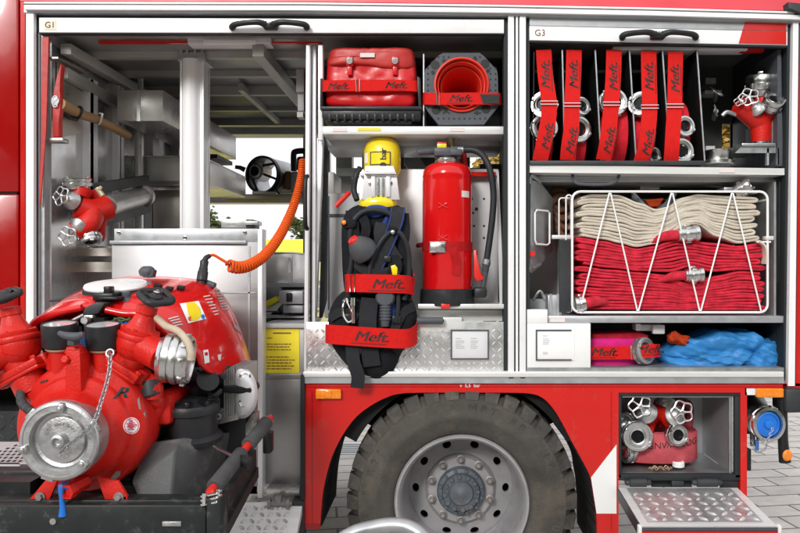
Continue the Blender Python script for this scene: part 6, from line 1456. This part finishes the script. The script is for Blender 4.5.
b = MB(); b.tube([W(82, 336, -.9), W(84, 346, -.9), W(80, 356, -.9)], .010, 8, smooth=3); b.build('tap_body', 'blue_cap', P)
# feet, rubber mounts, drain
for pts, d, blk in (([(48, 477), (58.6, 477.6), (47.6, 503.6), (28.6, 503), (29, 499.6)], -.96, (32, 503.6, 47, 516)), ([(96.6, 477.6), (118, 481), (127, 496), (126, 504), (106.4, 504.4)], -.96, (107, 504.4, 124, 516))):
    b = MB(); b.pp(pts, d, d + .012, .003); b.prism([W(pts[-1][0], pts[-1][1], d), W(pts[2][0], pts[2][1], d), W(pts[2][0], pts[2][1], d + .08), W(pts[-1][0], pts[-1][1], d + .08)], (0, 0, -.01)); ft = b.build('foot_bracket', 'red_cast', P)
    b = MB(); b.cyl(W((blk[0] + blk[2]) / 2, blk[1], d + .045), W((blk[0] + blk[2]) / 2, blk[3], d + .045), L(8, -.92), seg=24); b.build('rubber_mount', 'grey_rubber', ft)
    b = MB(); c = W((pts[2][0] + pts[-1][0]) / 2 + 2, 497, d - .002); b.lathe([(.016, 0), (.016, .003)], c, ay, 16); bolt_head(b, c + ay * .003, ay, .011, .010); b.build('mount_bolt', 'bolt', ft)
b = MB(); b.lathe([(.022, -.06), (.022, .0), (.026, .004), (.026, .03), (.019, .032), (.016, .02), (0, .018)], W(73, 488.6, -.98), (-.25, -1, -.1), 6); b.tube([W(80, 482, -.9), W(74, 488, -.96)], .02, 10); b.build('drain_nipple', 'red_cast', P)
b = MB(); b.tube([W(67.6, 485.6, -.99), W(62, 486.4, -1.0), W(61.6, 498, -1.0), W(62.6, 507, -1.0), W(62.8, 516, -1.0)], [.013, .011, .007, .009, .013], 10, smooth=4); b.build('drain_lever', 'blue_plastic', P)
# stickers and emblems on the casing
def circ(x, y, r, n=20, ry=None): return [(x + r * math.cos(2 * PI * i / n), y + (ry or r) * math.sin(2 * PI * i / n)) for i in range(n)]
stv = decal(vol, circ(131.4, 425.6, 8.4), 'paper', 'round_sticker', .0015, cuts=2)
for i in range(20):
    a0, a1 = 2 * PI * i / 20, 2 * PI * (i + 1) / 20; r0, r1 = 6.8, 7.5
    if i == 0: ring_q = []
    ring_q.append([(131.4 + r * math.cos(a), 425.6 + r * math.sin(a)) for r, a in ((r0, a0), (r1, a0), (r1, a1), (r0, a1))])
def decals(o, polys, m, nm, off, par=None, cuts=0):            # several patches of one print in one mesh
    b = MB()
    for pl in polys:
        t_ = decal(o, pl, m, nm, off, par, cuts); b.bm.from_mesh(t_.data); me_ = t_.data; bpy.data.objects.remove(t_); bpy.data.meshes.remove(me_)
    return b.build(nm, m, par or o)
random.seed(5)
blots = []
for i in range(16):
    a = i * 2.4; r = .8 + i * .30; x, y = 131.4 + r * math.cos(a), 425.6 + r * .9 * math.sin(a); w_, h_ = 1.3 + random.random(), .7 + .5 * random.random(); blots.append([(x - w_, y - h_), (x + w_, y - h_ * .4), (x + w_ * .8, y + h_), (x - w_ * .7, y + h_ * .6)])
decals(vol, ring_q + blots, 'pink_mark', 'sticker_print', .003, stv)
lettering('R', W(117, 395, -.93), (1, 0, -.06), (.1, 0, 1), .048, 'ink_dark', vol, shear=.25, bold=.03, sx=1.3, name='emblem', bend=onto(vol, .002))
decals(vol, [[(40 + i * 2.6, 382.8 - i * .8), (42 + i * 2.6, 380.6 - i * .8), (43.4 + i * 2.6, 381.6 - i * .8), (41.4 + i * 2.6, 383.8 - i * .8)] for i in range(3)], 'ink', 'cast_mark', .002)
decals(vol, [[(112, 476), (117, 470.5), (121, 471), (120, 475), (115, 479), (110, 480)], [(137, 400), (139, 397), (140, 404), (141, 410), (139, 409)], [(143, 414), (145, 410), (145.6, 418)]], 'scuff', 'worn_paint', .0015, cuts=1)
# chain from the valve to the suction cap
pts = catmull([W(110, 354, -.94), W(110, 366, -.97), W(107, 382, -1.0), W(101, 402, -1.04), W(95, 420, -1.085), W(85, 432, -1.09), W(74, 441, -1.085), W(64, 448.6, -1.075), W(60, 455, -1.065)], 30)
cum = [0]
for a, c in zip(pts[:-1], pts[1:]): cum.append(cum[-1] + (c - a).length)
NLK = 30; b = MB()
def at_len(s):
    for i in range(len(cum) - 1):
        if cum[i + 1] >= s: return pts[i].lerp(pts[i + 1], (s - cum[i]) / max(1e-9, cum[i + 1] - cum[i]))
    return pts[-1]
for i in range(NLK):
    s0, s1 = cum[-1] * i / NLK, cum[-1] * (i + 1) / NLK; p0, p1 = at_len(s0), at_len(s1); a = (p1 - p0); c = (p0 + p1) / 2; an = a.normalized()
    side = an.cross(Vector((0, -1, 0))).normalized(); oth = an.cross(side); s = (side * .9 + oth * .45) if i % 2 else (side * .45 - oth * .9)
    hl = a.length * .72; hw = .0062
    b.tube([c + an * (math.copysign(min(1, abs(math.cos(t)) ** .6), math.cos(t)) * hl) + s * hw * math.copysign(abs(math.sin(t)) ** .8, math.sin(t)) for t in [q * PI / 7 + .01 for q in range(14)]], .0021, 6, closed=True)
b.torus(W(110, 353, -.93), (0, -1, .3), .012, .003, 20, 6); b.build('cap_chain', 'galv', P)
b = MB(); b.tube([W(22, 389, -.86), W(20.6, 396, -.90), W(22.6, 404, -.93), W(29, 410, -.95), W(35, 415, -.96)], .0125, 12, smooth=6)
for i in range(14):
    f = i / 13; q = catmull([W(22, 389, -.86), W(20.6, 396, -.90), W(22.6, 404, -.93), W(29, 410, -.95), W(35, 415, -.96)], 8); k_ = min(len(q) - 2, int(f * (len(q) - 1))); b.torus(q[k_], q[k_ + 1] - q[k_], .0125, .0025, 14, 5)
b.build('vacuum_hose', 'foam_grey', P)
# red lower engine parts beside the casing
b = MB(); b.pb(150, 394, 171, 426, -.78, -.55, .02); b.tube([W(146, 404, -.78), W(154, 399, -.80), W(158, 405, -.78), W(153, 416, -.78)], [.026, .028, .026, .024], 12, smooth=4); b.tube([W(140, 382, -.80), W(152, 386, -.82), W(154, 398, -.82)], [.04, .036, .03], 12, smooth=3); b.build('gear_housing', 'red_cast', P)
b = MB(); b.lathe([(.03, 0), (.034, .01), (.034, .05), (.024, .06)], W(150, 380, -.82), (.2, -.1, -1), 18); b.build('housing_plug', 'dark_metal', P)
# --- red plastic hood: lofted sections from front to back
secs = [(-.74, [(32, 352), (30.5, 334), (36, 321), (58, 313), (84, 307), (104, 309), (124, 313), (142, 314), (160, 327), (178, 341), (196, 350), (202, 366)]),
        (-.66, [(34, 352), (31, 330), (40, 314), (64, 301), (92, 294), (112, 294.6), (134, 296), (158, 300), (182, 316), (200, 338), (210, 362), (216, 377)]),
        (-.52, [(46, 350), (46, 324), (56, 304), (76, 291.6), (100, 285), (122, 282.4), (146, 282), (172, 287), (197, 296), (216, 318), (228, 346), (234, 372)]),
        (-.38, [(60, 350), (60, 320), (68, 300), (86, 287), (108, 280), (130, 276.4), (154, 275.4), (180, 278), (206, 284), (226, 304), (240, 334), (250, 364)]),
        (-.26, [(74, 350), (74, 318), (80, 298), (96, 285), (116, 277), (138, 273.8), (160, 273), (184, 274.6), (207, 278.6), (226, 294), (242, 328), (256, 374)]),
        (-.16, [(84, 350), (84, 320), (90, 304), (104, 292), (122, 284), (142, 280), (162, 279), (186, 280), (206, 284), (222, 300), (238, 334), (252, 376)])]
b = MB(); gridv = []
for d, ps in secs:
    cs_ = catmull([(x, y, 0) for x, y in ps], 3)
    gridv.append([b.V(W(p_.x, p_.y, d)) for p_ in cs_])
for i in range(len(gridv) - 1):
    for j in range(len(gridv[0]) - 1): b.F([gridv[i][j], gridv[i][j + 1], gridv[i + 1][j + 1], gridv[i + 1][j]])
b.F(gridv[-1]); hood = b.build('hood', 'red_hood', P, sub=2); sm_ = hood.modifiers.new('thick', 'SOLIDIFY'); sm_.thickness = .012; sm_.offset = -1
b = MB(); b.tube([W(31, 340, -.745), W(31, 330, -.75), W(37, 321, -.755), W(58, 313, -.755), W(82, 307.6, -.755)], [.010, .013, .014, .014, .012], 12, smooth=6); b.tube([W(106, 310, -.755), W(124, 313.6, -.755), W(141, 315, -.755), W(160, 328, -.75), W(178, 342, -.745), W(196, 352, -.74), W(201, 364, -.735)], [.012, .014, .014, .012, .012, .012, .010], 12, smooth=6); b.build('hood_lip', 'red_hood', hood)
def hood_pt(px_, py_, bias=0):
    """where the line of sight through a photo position meets the hood loft (coarse search), lifted slightly"""
    best = None
    for i in range(len(gridm) - 1):
        for j in range(len(gridm[0]) - 1):
            for fu in (0, .25, .5, .75):
                for fv in (0, .25, .5, .75):
                    p_ = gridm[i][j].lerp(gridm[i + 1][j], fu).lerp(gridm[i][j + 1].lerp(gridm[i + 1][j + 1], fu), fv)
                    k_ = kk(p_.y); qx, qy = VX + p_.x * S / k_, VY - (p_.z - CAMZ) * S / k_
                    e = math.hypot(qx - px_, qy - py_) + (p_.y + .8) * 1.5
                    if best is None or e < best[0]:
                        n_ = (gridm[i + 1][j] - gridm[i][j]).cross(gridm[i][j + 1] - gridm[i][j]).normalized(); n_ = n_ if n_.z + n_.x * .5 - n_.y > 0 else -n_
                        best = (e, p_, n_)
    return best[1], best[2]
gridm = []
for d, ps in secs: gridm.append([W(p_.x, p_.y, d) for p_ in catmull([(x, y, 0) for x, y in ps], 3)])
def hood_decal(pl, m_, nm, off=.002, par=None): return decal(hood, pl, m_, nm, off, par, 3)
stk = hood_decal([(179.6, 304), (198.4, 301.2), (206, 319), (188, 323.6)], 'paper', 'warning_sticker', .002)
hood_decal([(186, 303.4), (194, 302.4), (199, 308), (201, 316), (196, 321), (191, 321), (187.6, 313)], 'yellow', 'sticker_oval', .0035, stk)
hood_decal([(200.4, 315.6), (203, 314.6), (204.6, 317), (203.6, 319.6), (201.4, 319)], 'blue_plastic', 'sticker_dot', .0035, stk)
hood_decal([(187.6, 318), (190, 316.4), (191.6, 319), (190.6, 321.6), (188.4, 321)], 'orange', 'sticker_dot', .0035, stk)
decals(hood, [[(168 + i * 2, 318.6 + i * 2.2), (178 + i * 1.4, 316 + i * 2.6), (178.4 + i * 1.4, 317 + i * 2.6), (168.4 + i * 2, 319.8 + i * 2.2)] for i in range(4)] + [[(203 + i * 1.8, 296.5 + i * 3.0), (209.6 + i * 1.4 + (i % 2), 295.4 + i * 3.0), (210 + i * 1.4 + (i % 2), 296.3 + i * 3.0), (203.4 + i * 1.8, 297.4 + i * 3.0)] for i in range(7)], 'paper_pink', 'small_print', .002, cuts=2)
decals(hood, [[(214.6 + i * .9, 290 + i * 2.7), (221.6 + i * 1.0, 290 + i * 2.7), (222 + i * 1.0, 291.4 + i * 2.7), (215 + i * .9, 291.4 + i * 2.7)] for i in range(8)], 'scuff', 'small_print', .002, cuts=2)
fs_ = decals(hood, [[(202.6, 350.6), (207.6, 349.6), (208.0, 352), (203, 353)], [(202.9, 353), (204, 352.8), (205.2, 363.8), (204.2, 364)], [(207.2, 352), (208, 352), (209.2, 362.6), (208.2, 362.8)], [(203.6, 356.4), (208.4, 355.4), (208.9, 362.6), (204.6, 363.6)]], 'paper', 'fuel_symbol', .002, cuts=1)
decals(hood, [[(232, 322), (238, 327), (242, 332), (240, 333), (234, 328)]], 'scuff', 'scuff_mark', .002, cuts=1); decals(hood, [[(217, 355), (221, 354), (220, 361), (218, 360)]], 'paper_pink', 'scuff_mark', .002, cuts=1)
# fuel filler cover, switches, levers on the hood
cw = W(116, 285.6, -.56)
b = MB(); b.lathe([(.090, -.05), (.108, -.012), (.112, 0), (.108, .008), (.06, .014), (0, .016)], cw, (0, -.16, 1), 56); b.build('filler_cover', 'white_disc', P)
b = MB(); b.lathe([(.100, -.035), (.116, -.02), (.114, -.006)], cw, (0, -.16, 1), 48); b.build('filler_ring', 'dark_seal', P)
b = MB(); b.pb(92, 293, 113, 301, -.72, -.60, .006); b.pb(103, 286.4, 110, 294, -.72, -.68, .004); b.pb(98, 297, 117, 300, -.74, -.62, .004); b.build('hood_catch', 'black', P)
b = MB(); b.pp([(84, 308), (96, 302), (105, 303), (98, 314), (82, 315)], -.77, -.66, .006); b.build('catch_plate', 'dark_metal', P)
b = MB(); b.cyl(W(70, 322, -.76), W(84, 315, -.76), .007); b.pb(83, 315, 93, 326, -.78, -.72, .004); b.lathe([(.012, 0), (.012, .03)], W(88, 320, -.79), (0, -1, 0), 14); b.build('catch_linkage', 'cast_alu', P)
b = MB(); b.pb(84, 318, 104, 346, -.78, -.6); b.pb(108, 316, 140, 345, -.70, -.5); b.pb(40, 326, 82, 350, -.70, -.5); b.build('engine_dark', 'black_matt', P)
b = MB(); b.pb(116, 316.6, 137, 327.4, -.745, -.72, .004)
for i in range(5): b.cyl(W(118.6 + i * 4, 321, -.75), W(118.6 + i * 4, 326, -.75), .008)
wi = b.build('connector_block', 'blue_cap', P)
b = MB(); b.tube([W(112, 321, -.75), W(120, 318, -.76), W(128, 320, -.76), W(134, 317, -.75), W(138, 320, -.74)], .0032, 6, smooth=5); b.tube([W(114, 318, -.75), W(122, 321, -.76), W(131, 317.6, -.76)], .0028, 6, smooth=5); b.build('green_wire', 'leaf_green', wi)
b = MB(); b.lathe([(.026, 0), (.028, .006), (.02, .012), (.014, .018), (.014, .034), (.008, .036)], W(126.6, 302, -.66), (0, -.15, 1), 24); b.pb(123.6, 294, 129.6, 299, -.66, -.62, .004); b.lathe([(.022, 0), (.022, .006), (0, .009)], W(141.6, 303.6, -.66), (0, -.2, 1), 24); b.build('hood_knob', 'slate', P)
b = MB(); b.prism([W(146.4, 281, -.52), W(150.4, 281, -.52), W(153, 297, -.56), W(147.4, 297, -.56)], (0, .012, 0), .002); sl = b.build('starter_lever', 'cast_alu', P)
b = MB(); b.tube([W(140, 273, -.53), W(144, 272, -.53), W(150, 271.8, -.53), W(153, 273, -.53)], [.012, .022, .022, .014], 14, smooth=4); b.pp([(139, 269.6), (150, 268), (154, 270.6), (152.6, 277.4), (146, 278), (140, 274.6)], -.545, -.515, .008); b.build('lever_knob', 'slate', sl)
for x, y in ((159, 287.4), (169.6, 289.2), (180.6, 291)):
    b = MB(); q, n_ = hood_pt(x, y); b.obox(q + n_ * .006, (1, 0, -.18), n_.cross(Vector((1, 0, -.18))), n_, .014, .010, .008, .003); b.build('switch', 'black', P)
q, n_ = hood_pt(60, 300); b = MB(); b.obox(q + n_ * .004, (1, .1, .12), n_.cross(Vector((1, .1, .12))), n_, .032, .012, .004, .003); b.build('hood_slot', 'dark_metal', P)
b = MB(); b.obox(W(208, 283, -.34), (1, -.2, -.35), (0, 1, 0), (.35, 0, 1), .034, .018, .010, .006); b.build('plug_socket', 'slate', P)
# --- finned cylinder head
b = MB()
for i in range(13):
    x = 224 + i * 1.7; b.pb(x, 366.5 + max(0, 4 - i) * 1.2, x + .85, 417, -.585 if i > 5 else -.60, -.40, .0)
b.build('cooling_fins', 'cast_alu', P)
b = MB(); b.pillow([(233, 371), (238, 365.5), (246, 367), (254, 376), (258, 388), (257.6, 402), (252, 413), (244, 419), (234, 417)], -.61, -.44, .86); hdv = b.build('cylinder_head', 'alu', P, sub=2)
b = MB(); b.pp([(222, 386.6), (244, 385.6), (251, 387), (252.4, 390.6), (251, 394), (244, 395), (222, 393)], -.618, -.50, .012); b.build('head_guard', 'black', hdv)
b = MB()
for x, y in ((245, 376.6), (244.6, 402)): b.lathe([(.022, 0), (.020, .008), (.014, .010), (.012, .004), (0, .004)], W(x, y, -.60), (.3, -1, .1), 20)
b.build('head_plug', 'chrome', hdv)
b = MB(); b.pb(202, 366, 228, 386, -.58, -.45, .01); b.pb(206, 392, 226, 408, -.55, -.45, .01); b.tube([W(196, 372, -.66), W(206, 378, -.66), W(216, 372, -.62), W(224, 378, -.6)], .012, 8, smooth=4); b.tube([W(200, 388, -.6), W(212, 396, -.62), W(222, 390, -.6)], .010, 8, smooth=4); b.build('carburettor', 'dark_metal', P)
b = MB()
for x, y in ((214, 421), (218, 416.6)): b.torus(W(x, y, -.62), (.2, -1, 0), .009, .003, 18, 6)
b.pp([(208, 410), (222, 408), (240, 414), (238, 420), (216, 425), (206, 420)], -.58, -.5, .006); b.build('engine_bracket', 'cast_alu', P)
b = MB(); b.pp([(238, 436), (252, 414), (257, 412), (257, 424), (250, 436)], -.44, -.40, .004); b.build('mount_plate', 'steel', P)
b = MB(); b.pb(150, 366, 236, 430, -.42, -.22, .02); b.pb(40, 345, 150, 480, -.68, -.30, .02); b.build('engine_block', 'dark_metal', P)
# --- galvanised tube in the foreground
gp_ = MB(); gp_.tube([W(322, 590, -1.35), W(330, 552, -1.33), W(352, 534, -1.31), W(375, 527.4, -1.30), W(394, 525, -1.30), W(410, 528, -1.31), W(424, 540, -1.33), W(430, 575, -1.36)], L(7.5, -1.3), 20, smooth=8)
q0, q1 = W(322, 590, -1.35), W(430, 575, -1.36); gp_.tube([q0, Vector((q0.x, q0.y, .01))], L(7.5, -1.3), 20); gp_.tube([q1, Vector((q1.x, q1.y, .01))], L(7.5, -1.3), 20)
tag(gp_.build('barrier_tube', 'galv'), 'bent galvanised tube standing in front of the big wheel at the lower edge', 'barrier tube')
# ================================================================ BACKGROUND, CAMERA, LIGHT
def tree(label, x, y, h, crown_r, m_leaf, n, seed, base=0.35):
    random.seed(seed); t = thing('tree', label, 'tree', (x, y, 0), 'trees beyond the fire engine')
    b = MB(); b.tube([(x, y, 0), (x + .05, y, h * .3), (x - .05, y + .05, h * .6), (x, y, h * .9)], [.16, .13, .09, .03], 10, smooth=4)
    for i in range(9):
        z = h * (.35 + .06 * i); a = i * 2.4; e = Vector((math.cos(a), math.sin(a), .5)) * crown_r * .7
        b.tube([(x, y, z), Vector((x, y, z)) + e * .5 + Vector((0, 0, .05)), Vector((x, y, z)) + e], [.05, .035, .012], 7)
    b.build('trunk', 'bark', t)
    b = MB(); cl = []
    for i in range(46):
        u = Vector((random.gauss(0, 1), random.gauss(0, 1), random.gauss(0, 1))).normalized() * random.random() ** .4
        cl.append((Vector((x + u.x * crown_r, y + u.y * crown_r, h * (base + (1 - base) * (.5 + u.z * .5)))), crown_r * random.uniform(.16, .34)))
    for i in range(n):
        c, r_ = random.choice(cl); u = Vector((random.gauss(0, 1), random.gauss(0, 1), random.gauss(0, .8))) * r_ * .6; p = c + u
        a = Vector((random.gauss(0, 1), random.gauss(0, 1), random.gauss(0, 1))).normalized(); q, w = perp(a); s = random.uniform(.05, .10)
        b.F([b.V(p + q * s), b.V(p + w * s * .55), b.V(p - q * s), b.V(p - w * s * .55)])
    b.build('crown', m_leaf, t, smooth=False)
def at(px, py, d): return W(px, py, d)
p = at(199, 268, 17); tree('green tree seen low between the mast and the junction box', p.x, 17, at(0, 213, 17).z, .75, 'leaf_green', 6000, 1)
p = at(306, 268, 18); tree('green and yellow tree seen beside the orange coiled cable', p.x, 18, at(0, 219, 18).z, .8, 'leaf_green', 6000, 2)
p = at(733, 268, 9); tree('yellow autumn tree seen through the gap beside the upper distributor', p.x, 9, at(0, 70, 9).z, 1.2, 'leaf_autumn', 9000, 3, .25)
p = at(489, 268, 14); tree('yellowing tree seen behind the extinguisher hose', p.x, 14, at(0, 150, 14).z, .9, 'leaf_autumn', 3000, 4)
# yellow van beyond
v0 = at(40, 268, 8); v1 = at(311, 268, 8); zt = at(0, 239, 8).z
t = thing('yellow_van', 'bright yellow van parked beyond the fire engine', 'van', ((v0.x + v1.x) / 2, 8.6, 0))
b = MB(); b.box((v0.x, 8, .35), (v1.x, 9.7, zt), .10, 3); b.build('van_body', 'yellow_car', t)
b = MB(); b.box((v0.x + .3, 7.992, zt - .75), (v0.x + 1.3, 8.02, zt - .22), .02); b.box((v0.x + 1.5, 7.992, zt - .75), (v1.x - .2, 8.02, zt - .22), .02); b.build('window', 'car_glass', t)
for x in (v0.x + .7, v1.x - .7):
    for y_ in (7.97, 9.55):
        b = MB(); b.lathe([(.33, 0), (.33, .18), (.2, .2), (0, .2)], (x, y_, .33), (0, 1, 0), 28); b.build('wheel', 'tyre', t)

# unseen tree mass added behind the viewer to give the reflections a dark half
random.seed(21); b = MB()
for i in range(46):
    x = -46 + i * 2.05; r_ = random.uniform(2.2, 3.2); c = Vector((x, -15 + random.uniform(-1.2, 1.2), random.uniform(3.0, 4.4)))
    bm2 = bmesh.new(); bmesh.ops.create_icosphere(bm2, subdivisions=4, radius=1)
    for v in bm2.verts:
        n_ = v.co.normalized(); v.co = c + Vector((n_.x * r_ * .9, n_.y * r_ * .8, n_.z * r_ * 1.25)) * (1 + .28 * noise.noise(n_ * 2.2 + Vector((i, 0, 0))) + .16 * noise.noise(n_ * 6 + Vector((0, i, 0))))
        v.co.z = max(v.co.z, .0)
    me_ = bpy.data.meshes.new('x'); bm2.to_mesh(me_); bm2.free(); b.bm.from_mesh(me_); bpy.data.meshes.remove(me_)
tl_ = b.build('reflection_treeline', 'leaf_green', None, ang=180); tag(tl_, 'unseen dark tree mass added behind the viewer for the reflections', 'wood', None, 'stuff')

cam = bpy.data.cameras.new('camera'); co = bpy.data.objects.new('camera', cam); COL.objects.link(co)
co.location = (0, -ZC, CAMZ); co.rotation_euler = (PI / 2, 0, 0)
cam.sensor_fit = 'HORIZONTAL'; cam.sensor_width = 36; cam.lens = S * ZC / 800 * 36
cam.shift_x = -(VX - 400) / 800; cam.shift_y = (VY - 266.5) / 800; cam.clip_end = 1000; cam.clip_start = .05
SC.camera = co

EL, AZ = 27, 200                                               # sun high behind the viewer's left shoulder, veiled by cloud
w = bpy.data.worlds.new('World'); SC.world = w; w.use_nodes = True; nt = w.node_tree; N = nt.nodes; K = nt.links
bg = N['Background']; sky = N.new('ShaderNodeTexSky'); sky.sky_type = 'NISHITA'; sky.sun_disc = False
sky.sun_elevation = math.radians(EL); sky.sun_rotation = math.radians(AZ); sky.air_density = 1.0; sky.dust_density = 4.0; sky.ozone_density = 1.0
hs = N.new('ShaderNodeHueSaturation'); hs.inputs['Saturation'].default_value = 0.22; hs.inputs['Value'].default_value = 1.0
K.new(sky.outputs['Color'], hs.inputs['Color'])
tcw = N.new('ShaderNodeTexCoord'); nz = N.new('ShaderNodeTexNoise'); nz.inputs['Scale'].default_value = 2.2; nz.inputs['Detail'].default_value = 7
K.new(tcw.outputs['Generated'], nz.inputs['Vector'])
cr = N.new('ShaderNodeMapRange'); cr.inputs['From Min'].default_value = .30; cr.inputs['From Max'].default_value = .62; cr.inputs['To Min'].default_value = .55; cr.inputs['To Max'].default_value = .97
K.new(nz.outputs['Fac'], cr.inputs['Value'])
cl = N.new('ShaderNodeMix'); cl.data_type = 'RGBA'; cl.inputs['B'].default_value = (9.4, 9.4, 9.6, 1)   # a bright overcast layer
K.new(cr.outputs['Result'], cl.inputs['Factor']); K.new(hs.outputs['Color'], cl.inputs['A']); K.new(cl.outputs['Result'], bg.inputs['Color']); bg.inputs['Strength'].default_value = 0.10
sun = bpy.data.lights.new('sun', 'SUN'); sun.energy = 1.5; sun.angle = math.radians(14); sun.color = (1, .975, .94)
so = bpy.data.objects.new('sun', sun); COL.objects.link(so)
a = math.radians(AZ); dirv = Vector((math.sin(a) * math.cos(math.radians(EL)), math.cos(a) * math.cos(math.radians(EL)), math.sin(math.radians(EL))))
so.rotation_euler = dirv.to_track_quat('Z', 'Y').to_euler(); so.location = (0, -6, 8)
SC.view_settings.view_transform = 'Standard'; SC.view_settings.look = 'None'; SC.view_settings.gamma = 1; SC.view_settings.exposure = 0.6
SC.view_settings.use_curve_mapping = False
SC.cycles.max_bounces = 8; SC.cycles.diffuse_bounces = 5
